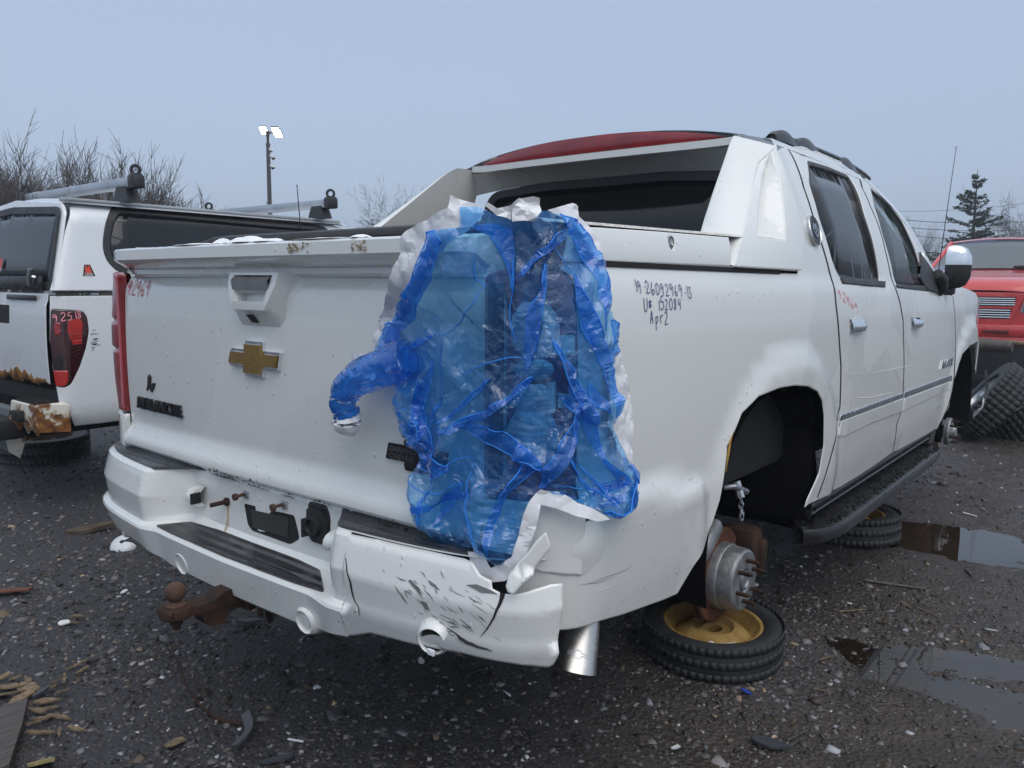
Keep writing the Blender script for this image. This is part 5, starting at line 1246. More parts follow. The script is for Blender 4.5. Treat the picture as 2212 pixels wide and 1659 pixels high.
spare('dark spare wheel lying under the rusty bumper of the white pickup with a canopy', (-4.50,1.02,G+.09), .32, .21, .17, (.05,0,1), 'rust' and False, 'rust', group='spare wheels propping up the trucks')
# printed speed label on the golden rim
def rimf(a, b, h):
    """a along the rim, b inwards; rides on the rim dish"""
    r = .152-b; th = math.radians(-55)+a/.14; z = .102+np.interp(r, [.085,.105,.130,.138],[.032,.0218,.0,-.0077])+.002+h
    return (r*math.cos(th), r*math.sin(th), z)
lab = MB()
for p_, q_ in (((-.022,.0),(.022,.0)),): pass
def disc2(cx, cy, r, f, n=24): return [(cx+r*math.cos(t), cy+r*math.sin(t)) for t in np.linspace(0,2*np.pi,n+1)[:-1]]
# ================================================================== WHITE PICKUP WITH A CANOPY (left)
LP = empty('canopy_pickup', 'old white pickup with a white canopy, roof bars and rusty bumper', 'pickup truck', (-3.65, .5, G))
lpO = np.array([-3.65, .5, G])
class MBL(MB):
    def obj(s, name, mat, parent=None, angle=38, fix=True, kind=None):
        s.v = [tuple(np.array(v)-lpO) for v in s.v]; return MB.obj(s, name, mat, parent, angle, fix, kind)
def panL(name, out_, f, mat, parent, **k): return panel(name, out_, lambda a, b: f(a, b)-lpO, mat, parent, out=k.pop('out', (1,-.3,0)), **k)
XR = -2.80
def LS(y, z):
    y, z = np.broadcast_arrays(np.asarray(y, float), np.asarray(z, float))
    x = XR+.012*np.sin(np.clip((z-.35)/.8, 0, 1)*np.pi)-.06*sm(.48, .33, z)
    x = x-.05*np.clip((.60-y)/.10, 0, 1)**2
    return np.stack([x, y, z], -1)
def LC(y, z):
    y, z = np.broadcast_arrays(np.asarray(y, float), np.asarray(z, float)); t = np.clip((z-1.16)/.50, 0, 1)
    x = XR-.012-.085*t-.10*np.clip((z-1.56)/.11, 0, 1.2)**2.2; x = x-.04*np.clip((.62+.12*t-y)/.12, 0, 1)**2
    return np.stack([x, y, z], -1)
lamp = trace(LS, [(109,667),(179,672),(189,685),(193,714),(187,750),(173,793),(155,829),(141,838),(122,836),(113,793),(107,735)], (.6,.9)); lamp = fillet(lamp, .02)
bo = trace(LS, [(107,640),(107,735),(113,793),(127,868),(162,921)], (.52,1.1))+[(.75,.385),(1.55,.385),(1.60,.55),(1.75,.72),(1.95,.78),(2.15,.72),(2.30,.55),(2.35,.385),(2.80,.40),(2.80,1.148)]
bed = panL('bed_side', bo, LS, MAT['white2'], LP, holes=[lamp], step=.06)
tl = panL('tail_lamp', offs(resample(lamp, .02), .002), lambda a, b: LS(a, b)+np.array([.004,-.004,0]), MAT['darklens'], LP, step=.04, thick=.02, rnd=.006)
lf = lambda a, b: LS(a, b)+np.array([.0065,-.0065,0])
zl = lambda L: trace(lf, [(x*.2929, 486+y*.2929) for x, y in L], (.55,.9))
panL('lamp_reflector', fillet(zl([(500,700),(590,690),(612,720),(605,880),(540,885),(500,800)]), .008), lf, MAT['brightlens'], tl, step=.05, thick=.003)
panL('lamp_reflector', fillet(zl([(390,1075),(505,1075),(505,1150),(480,1190),(410,1190)]), .008), lf, MAT['brightlens'], tl, step=.05, thick=.003)
panL('lamp_reflector', fillet(zl([(400,720),(450,720),(445,815),(400,810)]), .008), lf, MAT['redlens'], tl, step=.05, thick=.003)
q = np.array(zl([(385+44+40*math.cos(t), 1015+55*math.sin(t)) for t in np.linspace(0,2*np.pi,20)[:-1]])); panL('round_reflector', q, lf, MAT['void'], tl, step=.05, thick=.003)
hw = inv(lf, 388*.2929, 486+700*.2929, (.5,1.)); o_h = handwrite('paint_pen_number', '92518', lambda u, v: lf(np.asarray(u), np.asarray(v))+np.array([.002,-.002,0])-lpO, (hw[0], hw[1]-.01), .042, .033, MAT['pinkink'], tl, .005, .10)
for k_ in range(8):
    y0 = 1480+k_*0
    pts = [((500+k_*4), 800+k_*27+10), (625-k_*6, 795+k_*25)] ; q = np.array(zl(pts)); e = .0012
    MBL().grid(np.stack([lf(q[:,0], q[:,1]+e)+[.003,-.003,0], lf(q[:,0], q[:,1]-e)+[.003,-.003,0]], 1)).obj('lens_scratch', MAT['chrome_dirty'], tl, None, False)
# scrapes beside the lamp
mb = MBL(); rr = random.Random(8)
for k_ in range(16):
    x, y = rr.uniform(665,700), rr.uniform(760,930); q = np.array(trace(LS, [(x*.2929, 486+y*.2929), ((x+rr.uniform(15,60))*.2929, 486+(y-rr.uniform(-2,6))*.2929)], (.75,.9))); e = .0012
    mb.grid(np.stack([LS(q[:,0], q[:,1]+e)+[.003,0,0], LS(q[:,0], q[:,1]-e)+[.003,0,0]], 1))
mb.obj('scrape', MAT['blackprint'], bed, None, False, 'stuff')
for pts in ([(243,781),(262,778)], [(216,665),(226,663)]): pass
# canopy shell: side, roof, rear frame
win = [(243,449),(258,446.5),(293,449),(439,464),(594,480),(684,487),(706,493),(700,520),(640,560),(500,585),(266,588),(252,580),(234,562),(226,538),(227,509),(234,471)]
wl = trace(LC, win, (.9,1.5)); wl = fillet(wl, .05)
rearU = trace(LC, [(150,446),(140,500),(127,560),(107,628)], (.6,1.6))
co_ = [(rearU[-1][0], 1.162)]+rearU[::-1]+[(rearU[0][0]+.04, 1.655)]+[(y, 1.662) for y in (1.0,1.6,2.2,2.55)]+[(2.66,1.62),(2.72,1.50),(2.75,1.162)]
cs = panL('canopy_side', co_, LC, MAT['white2'], LP, holes=[wl], step=.05)
wlr = resample(wl, .03); panL('window_rim', offs(wlr, -.012), lambda a, b: LC(a, b)+np.array([.004,0,0]), MAT['black'], cs, holes=[offs(wlr, .030)], step=.5, thick=.02)
panL('side_window', offs(wlr, .004), lambda a, b: LC(a, b)-np.array([.012,0,0]), MAT['tint'], cs, step=.12, thick=.004, rnd=0)
a = trace(LC, [(490,470),(497,560)], (1.4,1.5)); MBL().tube([LC(*map(np.array, a[0]))+[.002,0,0], LC(np.array(a[0][0]+.02), np.array(1.25))+[.002,0,0]], .012, 6).obj('window_divider', MAT['black'], cs)
MBL().box((XR-.004, 1.65, 1.154), (.012, 2.25, .010)).obj('seam_strip', MAT['gap'], LP)
A = []
for y in (.66,.72,.9,1.4,2.0,2.45,2.62,2.70):
    e = {.66:.0,.72:.8}.get(y, 1.) if y < .8 else (1. if y < 2.6 else (.75 if y < 2.66 else .2)); row = []
    for t in np.linspace(-1, 1, 21):
        x = -3.65+t*.735; z = 1.655+.075*(1-abs(t)**2.6)*e
        row.append([x, y, z])
    A.append(row)
MBL().grid(np.array(A)).obj('canopy_roof', MAT['white2'], LP, 60)
A = np.array([[LC(np.array(y), np.array(1.652)), LC(np.array(y), np.array(1.662))+[-.01,0,.012], [-2.96, y, 1.690], [-3.02, y, 1.694]] for y in (.66,.9,1.4,2.0,2.5,2.66)]); MBL().grid(A).obj('canopy_edge', MAT['white2'], LP, 60)
def RF(x, z):
    x, z = np.broadcast_arrays(np.asarray(x, float), np.asarray(z, float)); return np.stack([x, .515+.245*(z-1.16)*1.0, z], -1)
fr = fillet([(-4.45,1.165),(-2.845,1.165),(-2.915,1.60),(-2.96,1.635),(-3.65,1.668),(-4.34,1.635),(-4.385,1.60)], .03)
panL('canopy_back', fillet([(-4.46,1.165),(-2.832,1.165),(-2.895,1.60),(-2.95,1.655),(-3.65,1.71),(-4.35,1.655),(-4.405,1.60)], .02), lambda a, b: RF(a, b)+np.array([0,.012,0]), MAT['white2'], LP, holes=[offs(resample(fr,.03), .035)], step=.1, thick=.02, out=(0,-1,0))
rd = panL('rear_hatch', fr, RF, MAT['black'], LP, holes=[offs(resample(fr,.03), .045)], step=.3, thick=.02, out=(0,-1,0))
panL('hatch_glass', offs(resample(fr,.03), .035), lambda a, b: RF(a, b)+np.array([0,.008,0]), MAT['tint'], rd, step=.1, thick=.004, rnd=0, out=(0,-1,0))
MBL().box((-3.65, .506, 1.205), (1.50,.012,.075), .003).obj('hatch_bar', MAT['blackwet'], rd)
h0 = inv(RF, 300*.2929, 216+1305*.2929, (-2.9,1.25)); hp_ = RF(*map(np.array, h0))
MBL().tube([hp_+[.02,0,-.01], hp_+[.0,-.05,.0]], .012, 8).tube([hp_+[-.02,-.055,-.045], hp_+[.0,-.06,.0], hp_+[.018,-.055,.045]], [.012,.014,.012], 8).obj('latch_handle', MAT['alu'], rd)
# brand mark on the canopy: black trapezoid with a red wedge and lettering; and its partner on the glass
def decal(f, org, s, parent, back=True):
    ff = lambda a, b, h: tuple(f(np.array(org[0]+a), np.array(org[1]+b))+np.array([.0012+h,-.0012-h,0])*(1 if back else 1)-lpO)
    if back: MB().prism([(-.5*s,-.45*s),(.5*s,-.45*s),(.18*s,.5*s),(-.28*s,.5*s)], ff, -.0005, .0004).obj('brand_decal', MAT['blackprint'], parent)
    MB().prism([(-.30*s,-.2*s),(.26*s,-.2*s),(.12*s,.42*s),(.02*s,.42*s),(-.05*s,.1*s),(-.12*s,.42*s),(-.2*s,.42*s)], ff, .0005, .001).obj('decal_wedge', MAT['redprint'], parent)
    text_mesh('decal_lettering', 'LEER' if back else 'LEER', lambda a, b, h: ff(a, b-.33*s, .0012), .30*s, MAT['whiteprint'], parent, .0001, .001, xs=1.1)
o_ = inv(LC, 654*.2929, 216+1258*.2929, (.65,1.25)); decal(LC, o_, .068, cs)
o_ = inv(RF, 12*.2929, 216+1215*.2929, (-3.3,1.3)); decal(lambda a, b: RF(a, b)+np.array([0,-.002,0]), (o_[0]-.01, o_[1]), .10, rd, False)
# tailgate with a rust-eaten lower edge
def TG(x, z): x, z = np.broadcast_arrays(np.asarray(x, float), np.asarray(z, float)); return np.stack([x, .515-.012*np.sin(np.clip((z-.55)/.6,0,1)*np.pi)-.010*sm(1.10,1.08,z), z], -1)
gx0 = -2.875
lower = [(x, .618+.012*math.sin(x*23)+.02*rng.random()*(x > -4.3)) for x in np.linspace(gx0, -4.42, 50)]
tgp = panL('tailgate', [(-4.42,1.145),(gx0+.01,1.145)]+lower, TG, MAT['white2'], LP, step=.05, out=(0,-1,0))
low2 = []; 
top2 = [(x, .652+.022*math.sin(x*9)+.035*rng.random()) for x in np.linspace(-4.40, gx0-.02, 60)]
panL('rust_band', top2+[(a, b+.001) for a, b in lower], lambda a, b: TG(a, b)-np.array([0,.0016,0]), rustmat('flaking_rust', (.33,.15,.03), (.07,.03,.016), 26), tgp, step=.05, thick=.003, rnd=0, out=(0,-1,0))
MBL().box((-3.20,.497,1.118), (.42,.012,.030), .004).obj('trim_strip', MAT['blackwet'], tgp)
fpl = lambda x, z: TG(x, z)-np.array([0,.003,0])
MBL().box((-3.62,.498,.97), (.44,.006,.20), .02).obj('gate_plate', MAT['gap'], tgp)
# inner sill, step bumper
MBL().box((-3.60,.60,.55), (1.5,.14,.10), .01).obj('rear_sill', MAT['void'], LP)
bump = np.array([[[x, y, z] for y, z in ((.54,.537),(.41,.537),(.392,.528),(.386,.47),(.392,.41+.02*math.sin(x*31)),(.41,.375+.020*math.sin(x*47)))] for x in np.linspace(-2.80,-3.15,16)])
bq = MBL().grid(bump).grid(np.array([bump[0]+[.0,0,0], bump[0]*[1,0,1]+[.022,.56,.0]-[0,0,.01]])).obj('rear_bumper', MAT['rusty'], LP, 40)
cdr = np.array([[[x, y, z] for y, z in ((.44,.50),(.40,.49),(.386,.44),(.40,.36),(.46,.31))] for x in np.linspace(-3.15,-3.27,6)]); cdr[:,:,2] -= np.linspace(0,.15,6)[:,None]*np.array([.6,.8,1,1,1])
MBL().grid(cdr).obj('bumper_drop', MAT['rusty'], bq, 50)
cdr = np.array([[[x, y, z] for y, z in ((.46,.47),(.42,.46),(.40,.32),(.42,.20))] for x in np.linspace(-3.27,-4.0,8)]); MBL().grid(cdr).obj('bumper_middle', simple('weathered_zinc', (.14,.155,.165), .5, .3), bq, 50)
mb = MBL()
for k_ in range(11):
    for r_ in range(3): mb.box((-2.86-.026*k_, .425+.034*r_, .543), (.013,.018,.006))
tread_ = MBL().box((-2.985,.462,.538), (.32,.12,.005)).obj('step_plate', MAT['blackwet'], bq); mb.obj('step_slot', MAT['void'], bq, None, True, 'stuff')
MBL().box((-3.0,.50,.46), (.10,.30,.06), .01).box((-3.6,1.6,.36), (.9,2.6,.12), .02).obj('frame_rail', MAT['void'], LP)
MBL().box((-3.65,1.7,.75), (1.55,2.2,.72), .03).obj('bed_interior', MAT['void'], LP)
# cab and front of this pickup (mostly hidden behind the nearer truck)
A = []
for y, zt, hwt, hwb in ((2.78,1.62,.62,.82),(2.86,1.655,.64,.83),(3.4,1.665,.64,.84),(3.75,1.64,.62,.84),(4.35,1.14,.70,.83),(4.6,1.12,.72,.83),(5.4,1.03,.72,.82),(5.55,.9,.70,.80)):
    A.append([[-3.65+s*x, y, z] for s, x, z in ((1,hwb-.03,.38),(1,hwb,.60),(1,hwb,1.0),(1,hwb-.03,min(zt,1.14)),(1,hwt,zt-.03),(1,hwt-.1,zt),(-1,hwt-.1,zt),(-1,hwt,zt-.03),(-1,hwb-.03,min(zt,1.14)),(-1,hwb,1.0),(-1,hwb,.60),(-1,hwb-.03,.38))])
MBL().grid(np.array(A)).obj('cab', MAT['white2'], LP, 40)
c_ = XR-.03
MBL().add([(XR-.005,2.95,1.17),(XR-.005,3.75,1.17),(XR-.14,3.55,1.58),(XR-.14,3.0,1.60)], [(0,1,2,3)]).obj('cab_window', MAT['tint'], LP)
b0 = LS(np.array(4.5), np.array(1.1)); X0 = U(646,455,0,-2.9); X1 = U(641.5,401,0,-2.9)
MBL().tube([X0+(X0-X1)*2., X0, X1], [.005,.004,.003], 6).ball(X1, .006, 8).obj('aerial', MAT['blackprint'], LP)
# roof bars with end brackets and eyes
for y0, pts in ((1.02, None), (2.44, None)):
    x1 = -2.93 if y0 < 2 else -2.90; zb_ = 1.80 if y0 < 2 else 1.795
    rb = MBL().box((-3.65, y0, zb_), (1.62,.055,.062), .010).obj('roof_bar', MAT['alu'], LP)
    for s in (1,-1):
        e = -3.65+s*.83
        MBL().box((e, y0, zb_), (.085,.075,.080), .014).obj('bar_end', MAT['black'], rb)
        ey = MBL().lathe([(.018,-.007),(.034,-.007),(.034,.007),(.018,.007),(.018,-.007)], (e-s*.0, y0, zb_+.068), (-.6,.8,0), 20).box((e-s*.0, y0, zb_+.040), (.07,.05,.012), .003).obj('tie_eye', MAT['black'], rb)
        MBL().prism([(-.10,-.0),(.10,.0),(.075,.055),(.055,.095),(-.055,.095),(-.075,.055)], lambda a, b, h, s=s: (-3.65+s*.70+a*1.0, y0-.035+h, 1.688+b*.95), 0, .07).obj('bar_foot', MAT['black'], rb)
    if y0 < 2:
        for dx in (-.05,-.60, -.66): MBL().tube([(-3.65+dx, y0+.033*math.cos(t), zb_+.037*math.sin(t)) for t in np.linspace(0,2*np.pi,17)], .003, 5, False).obj('bar_tie', MAT['alu'], rb)
# ================================================================== RED PICKUP (far right)
RP = empty('red_pickup', 'red pickup facing the camera with slatted chrome grille behind the white truck', 'pickup truck', (0.05, 10.6, G+.30))
rpO = np.array([0.05, 10.6, G+.30])
class MBR(MB):
    def obj(s, name, mat, parent=None, angle=38, fix=True, kind=None):
        return MB.obj(s, name, mat, parent, angle, fix, kind)
# local frame: x right, y back from the nose, z up from the ground
zz0 = .0
def rp(px, py, y): X = U(px, py, 1, y+10.6); return X-rpO
hoodF = 1.225; 
A = []
for y, z, hw in ((-.02,1.00,.80),(.03,1.09,.83),(.25,1.16,.86),(.8,1.24,.87),(1.3,1.30,.87)):
    A.append([[t*hw, y-.06*(t*t-1)*-1*(y < .1), z-.05*abs(t)**3] for t in np.linspace(-1,1,17)])
MBR().grid(np.array(A)).obj('hood', MAT['red'], RP, 60)
fcs = [(-.06,1.0),(-.07,.97),(-.05,.955),(-.06,.94)]
# front fascia: upper grille surround, bumper, valance
A = np.array([[[t*.86, -.06+.10*t*t+dy, z] for dy, z in ((.03,.975),(0,.965),(-.02,.94),(-.02,.60))] for t in np.linspace(-1,1,17)])
def FA(x, z, d=0): x, z = np.broadcast_arrays(np.asarray(x, float), np.asarray(z, float)); return np.stack([x, -.08+.10*(x/.86)**2-d, z], -1)
gr_o = fillet([(-.60,.955),(.60,.955),(.44,.56),(-.44,.56)], .03)
up = fillet([(-.50,.915),(.50,.915),(.475,.795),(-.475,.795)], .02); lo_ = fillet([(-.465,.765),(.465,.765),(.42,.635),(-.42,.635)], .02)
panel('grille_surround', gr_o, lambda a, b: FA(a, b, .03), MAT['red'], RP, holes=[up, lo_], step=.1, thick=.05, out=(0,-1,0))
panel('front_panel', [(-.86,.975),(.86,.975),(.86,.54),(-.86,.54)], FA, MAT['red'], RP, step=.12, thick=.03, out=(0,-1,0))
gb = panel('grille_mesh', gr_o, lambda a, b: FA(a, b, .004), MAT['void'], RP, step=.2, thick=.004, out=(0,-1,0))
for z in list(np.linspace(.895,.815,4))+list(np.linspace(.745,.655,4)):
    hw = .485 if z > .78 else .445
    MBR().tube([FA(np.array(x), np.array(z), .030) for x in np.linspace(-hw, hw, 9)], .0095, 6).obj('grille_slat', MAT['chrome'], gb, 60)
for s in (1,-1):
    hl = fillet([(s*.58,.90),(s*.84,.91),(s*.85,.72),(s*.55,.72)], .02)
    h_ = panel('headlight', hl, lambda a, b: FA(a, b, .012), MAT['chrome_dirty'], RP, step=.1, thick=.03, out=(0,-1,0)); 
    panel('headlight_lens', offs(resample(hl,.03), .012 if s > 0 else .012), lambda a, b: FA(a, b, .02), MAT['glass2'], h_, step=.1, thick=.004, out=(0,-1,0))
A = np.array([[[t*.88, -.14+.14*t*t+dy, z] for dy, z in ((.06,.565),(.01,.56),(0,.54),(0,.43),(.02,.40),(.015,.39),(.02,.31),(.06,.28))] for t in np.linspace(-1,1,17)])
MBR().grid(A).obj('front_bumper', MAT['red'], RP, 35)
MBR().box((0,-.125,.47), (.9,.02,.05), .01).obj('bumper_slot', simple('dark_red', (.10,.01,.01), .5), RP)
for s in (1,-1):
    A = np.array([[[s*x, y, z] for x, z in ((.80,.35),(.87,.55),(.88,.95),(.865,1.20),(.86,1.25 if y > .9 else 1.12))] for y in (.02,.3,.8,1.4,2.6,4.4)])
    MBR().grid(A).obj('body_side', MAT['red'], RP, 40)
ws = np.array([[[t*(.79-.13*k_), 1.32+.72*k_-.10*(1-t*t)*1, 1.29+.42*k_+.02*(1-t*t)] for t in np.linspace(-1,1,15)] for k_ in np.linspace(0,1,6)])
MBR().grid(ws).obj('windscreen', MAT['glass2'], RP, 60)
A = np.array([[[t*(.70), y-.10*(1-t*t)*(y < 2.2), z+.05*(1-t*t)] for t in np.linspace(-1,1,15)] for y, z in ((2.03,1.705),(2.10,1.73),(2.5,1.75),(3.2,1.74),(3.4,1.70))])
MBR().grid(A).obj('roof', MAT['red'], RP, 60)
for s in (1,-1): MBR().tube([(s*.80,1.33,1.28),(s*.665,2.04,1.715)], .035, 8).obj('windscreen_pillar', MAT['red'], RP)
MBR().box((0,2.2,.95), (1.5,2.2,.55), .05).box((0,2.9,1.45), (1.2,.1,.5), .03).obj('cabin_interior', simple('grey_cabin', (.07,.075,.08), .9), RP)
w1 = MBR().tube([(.0,1.30,1.30),(.35,1.24,1.315),(.85,1.28,1.31)], .010, 6).tube([(.28,1.22,1.33),(.45,1.2,1.335),(.75,1.22,1.32)], .014, 6).obj('wiper', MAT['black'], RP)
MBR().box((.12,1.62,1.50), (.14,.01,.07)).obj('blue_sticker', simple('blue_sticker', (.12,.25,.55), .6), RP)
MBR().box((.40,1.58,1.44), (.09,.01,.05)).box((.32,1.56,1.42), (.04,.01,.03)).obj('paper_tag', MAT['whiteprint'], RP)
MBR().box((0,.9,.15), (1.3,1.9,.5), .05).obj('underside', MAT['void'], RP)
for s in (1,-1):
    MBR().lathe(tyre_prof(.33,.20,.2), (s*.72,1.0,.06), (1,0,0), 40).lathe([(.2,.08),(.18,.02),(.001,.04)], (s*.72,1.0,.06), (s,0,0), 30).obj('wheel', MAT['rubber'], RP)
# ================================================================== BLUE CAR behind the red pickup
BC = empty('blue_car', 'blue car whose curved roof shows above the red pickup', 'car', (-1.05, 15.4, G))
A = []
for y, z, hw in ((-1.9,.75,.75),(-1.7,.95,.80),(-1.1,1.25,.80),(-.75,1.60,.62),(-.2,1.72,.60),(.5,1.72,.60),(1.1,1.60,.62),(1.6,1.2,.8),(1.9,.85,.78)):
    A.append([[s*x, y, zz] for s, x, zz in ((1,.80,.3),(1,.85,.7),(1,min(.84,hw+.15),min(z,1.05)),(1,hw,z-.05),(1,hw*.7,z),(0,0,z+.03),(-1,hw*.7,z),(-1,hw,z-.05),(-1,min(.84,hw+.15),min(z,1.05)),(-1,.85,.7),(-1,.80,.3))])
MB().grid(np.array(A)).obj('body', MAT['blue_car'], BC, 45)
MB().grid(np.array([[[t*(.70-.08*k_), -1.08+.32*k_-.02, 1.27+.31*k_] for t in np.linspace(-1,1,7)] for k_ in (0,1)])).obj('rear_window', MAT['tint'], BC)
for s in (1,-1):
    for y0 in (-1.2,1.2): MB().lathe(tyre_prof(.31,.19,.18), (s*.76,y0,.31), (1,0,0), 24).obj('wheel', MAT['rubber'], BC)
# ================================================================== LOOSE TYRES
def tyre(label, c, ax, Ro=.375, Ri=.215, w=.25):
    t = empty('loose_wheel', label, 'wheel', tuple(c), 'wheels heaped beside the truck'); ax = np.array(ax, float)/np.linalg.norm(ax)
    ty = MB().lathe(tyre_prof(Ro, Ri, w), (0,0,0), ax, 56).obj('tyre', MAT['rubber'], t, 35)
    tread(MB(), (0,0,0), ax, Ro, w, 44, (-.36,-.12,.12,.36)).obj('tread_block', MAT['rubber'], ty, None, False, 'stuff')
    MB().lathe([(Ri+.004,w*.36),(Ri-.012,w*.40),(Ri-.02,w*.2),(Ri-.03,-w*.1),(.06,.02),(.05,.03),(.001,.03)], (0,0,0), ax, 40).lathe([(Ri+.004,-w*.36),(Ri-.012,-w*.40),(Ri-.03,-w*.1)], (0,0,0), ax, 40).obj('rim', MAT['alu'], t, 40)
    mb = MB(); e = np.cross(ax, [0,0,1.]); e /= np.linalg.norm(e); g = np.cross(ax, e)
    for k_ in range(5):
        th = k_*2*np.pi/5; d = math.cos(th)*e+math.sin(th)*g; tt = -math.sin(th)*e+math.cos(th)*g
        mb.box(d*.12+ax*.07, (.17,.055,.03), .008, np.stack([d, tt, ax], 1))
    mb.obj('spoke', MAT['alu'], t, kind='stuff'); return t
def onray(px, py, d): return CAMP+d*(CF+CR*(px-1106)/1696.125-CU*(py-829.5)/1696.125)
def edge_on(px, py, a, b, t):
    d = CF+CR*(px-1106)/1696.125-CU*(py-829.5)/1696.125; d = d/np.linalg.norm(d); n = a*CR+b*CU; n = n-d*(n@d); n /= np.linalg.norm(n); return n-d*t
tyre('worn tyre leaning over another tyre beside the front hub', onray(2140,868,6.9), edge_on(2140,868,-.78,.60,.16))
tyre('second tyre lying underneath the leaning one at the photo edge', onray(2212,908,7.1), edge_on(2212,908,-.62,.78,.08))
b_ = onray(2025,742,9.0)
# ================================================================== BACKGROUND TREES
bark = simple('dark_bark', (.062,.045,.034), .9, var=.3); barkg = simple('grey_bark', (.075,.07,.065), .9, var=.3)
def bare_tree(name, label, base, H, seed, spread=.5, stems=1, mat=None, group=None, depth=4, dense=1., droop=0.):
    r_ = random.Random(seed); mb0, mb1 = MB(), MB()
    def seg(mb, p, d, L, r, lev):
        n = 4 if lev < 2 else 3; P = [p]; R = [r]
        for k_ in range(n):
            d = d+np.array([r_.gauss(0,.10), r_.gauss(0,.10), r_.gauss(.03,.06)-droop*(lev > 2)*.12]); d /= np.linalg.norm(d); p = p+d*L/n; P.append(p); R.append(r*(1-.55*(k_+1)/n))
        mb.tube(P, R, 5 if lev < 2 else 3, False)
        if lev >= depth: return
        nb = r_.choice((3,3,4,4)) if lev else r_.choice((5,6))
        nb = max(2, int(nb*dense+.5))
        for b in range(nb):
            t = r_.uniform(.3, 1) if b else 1.; q = P[max(1, int(t*n))]; az = r_.uniform(0, 2*math.pi); sp = spread*r_.uniform(.5, 1.3)
            e = np.cross(d, [r_.gauss(0,1), r_.gauss(0,1), r_.gauss(0,1)]); e /= np.linalg.norm(e)
            nd = d*math.cos(sp)+e*math.sin(sp); seg(mb1, q, nd/np.linalg.norm(nd), L*r_.uniform(.52,.80), max(.0085, R[max(1,int(t*n))]*.66), lev+1)
    t = empty(name, label, 'tree', tuple(base), group)
    for s in range(stems):
        d = np.array([r_.gauss(0,.18), r_.gauss(0,.18), 1.]) if stems > 1 else np.array([0,0,1.]); d /= np.linalg.norm(d)
        seg(mb0, np.array([r_.gauss(0,.3)*(stems > 1), r_.gauss(0,.3)*(stems > 1), 0.]), d, H*.36, .010*H+.02, 0)
    for mb, nm in ((mb0,'trunk'),(mb1,'crown')): 
        o = mesh(nm, mb.v, mb.f, mat or bark, t, False); 
        if nm == 'crown': o['kind'] = 'stuff'
    return t
def gpos(px, d):
    X = onray(px, 640, d); return np.array([X[0], X[1], G])
TL = [(-25,23,6.6,'tall bare tree at the photo edge above the canopy pickup'),(30,27,7.0,'bare bush with dense upright twigs, next to the tree cut by the photo edge'),(78,24,5.6,'bare bush right behind the near roof bar'),(120,30,7.2,'bare tree rising above the middle of the near roof bar'),(165,26,4.6,'low bare bush in the gap before the eye of the roof bar'),
      (222,25,6.6,'bare tree just left of the roof bar eye, thin tip on top'),(262,27,6.6,'bare tree directly behind the roof bar eye'),(318,28,5.5,'bare bush right of the roof bar end'),(352,30,5.6,'bare twiggy bush above the rear of the canopy window'),(385,29,4.9,'low bare bush above the middle of the canopy roof'),(432,31,4.0,'small bare bush where the tree line thins out'),(492,36,3.6,'last thin bare sapling before the lamp post')]
for n_, (px, d, H, lab_) in enumerate(TL): bare_tree('bare_tree', lab_, gpos(px, d), H*1.0, 40+n_, .46, 4 if n_ % 2 else 5, bark, 'bare trees behind the canopy pickup', 4, 1.35)
bare_tree('bare_tree', 'wide bare tree standing in the mist between the two white pickups', gpos(825, 50), 8.0, 91, .55, 4, barkg, None, 6, .7)
for n_, (px, d, H, lab_) in enumerate([(1935,75,9.0,'misty bare tree touching the windscreen pillar of the white truck'),(1985,72,9.5,'misty bare tree just right of the windscreen pillar'),(2030,78,8.2,'misty bare tree half hidden behind the spruce'),(2168,60,6.2,'small bare tree on the right flank of the spruce')]):
    bare_tree('bare_tree', lab_, gpos(px, d), H, 60+n_, .40, 3, barkg, 'misty bare trees on the far right', 4, 1.15)
bare_tree('bare_tree', 'tall drooping bare tree at the edge of the photo right of the spruce', gpos(2208, 52), 9.2, 77, .5, 2, barkg, None, 5, 1., 1.)
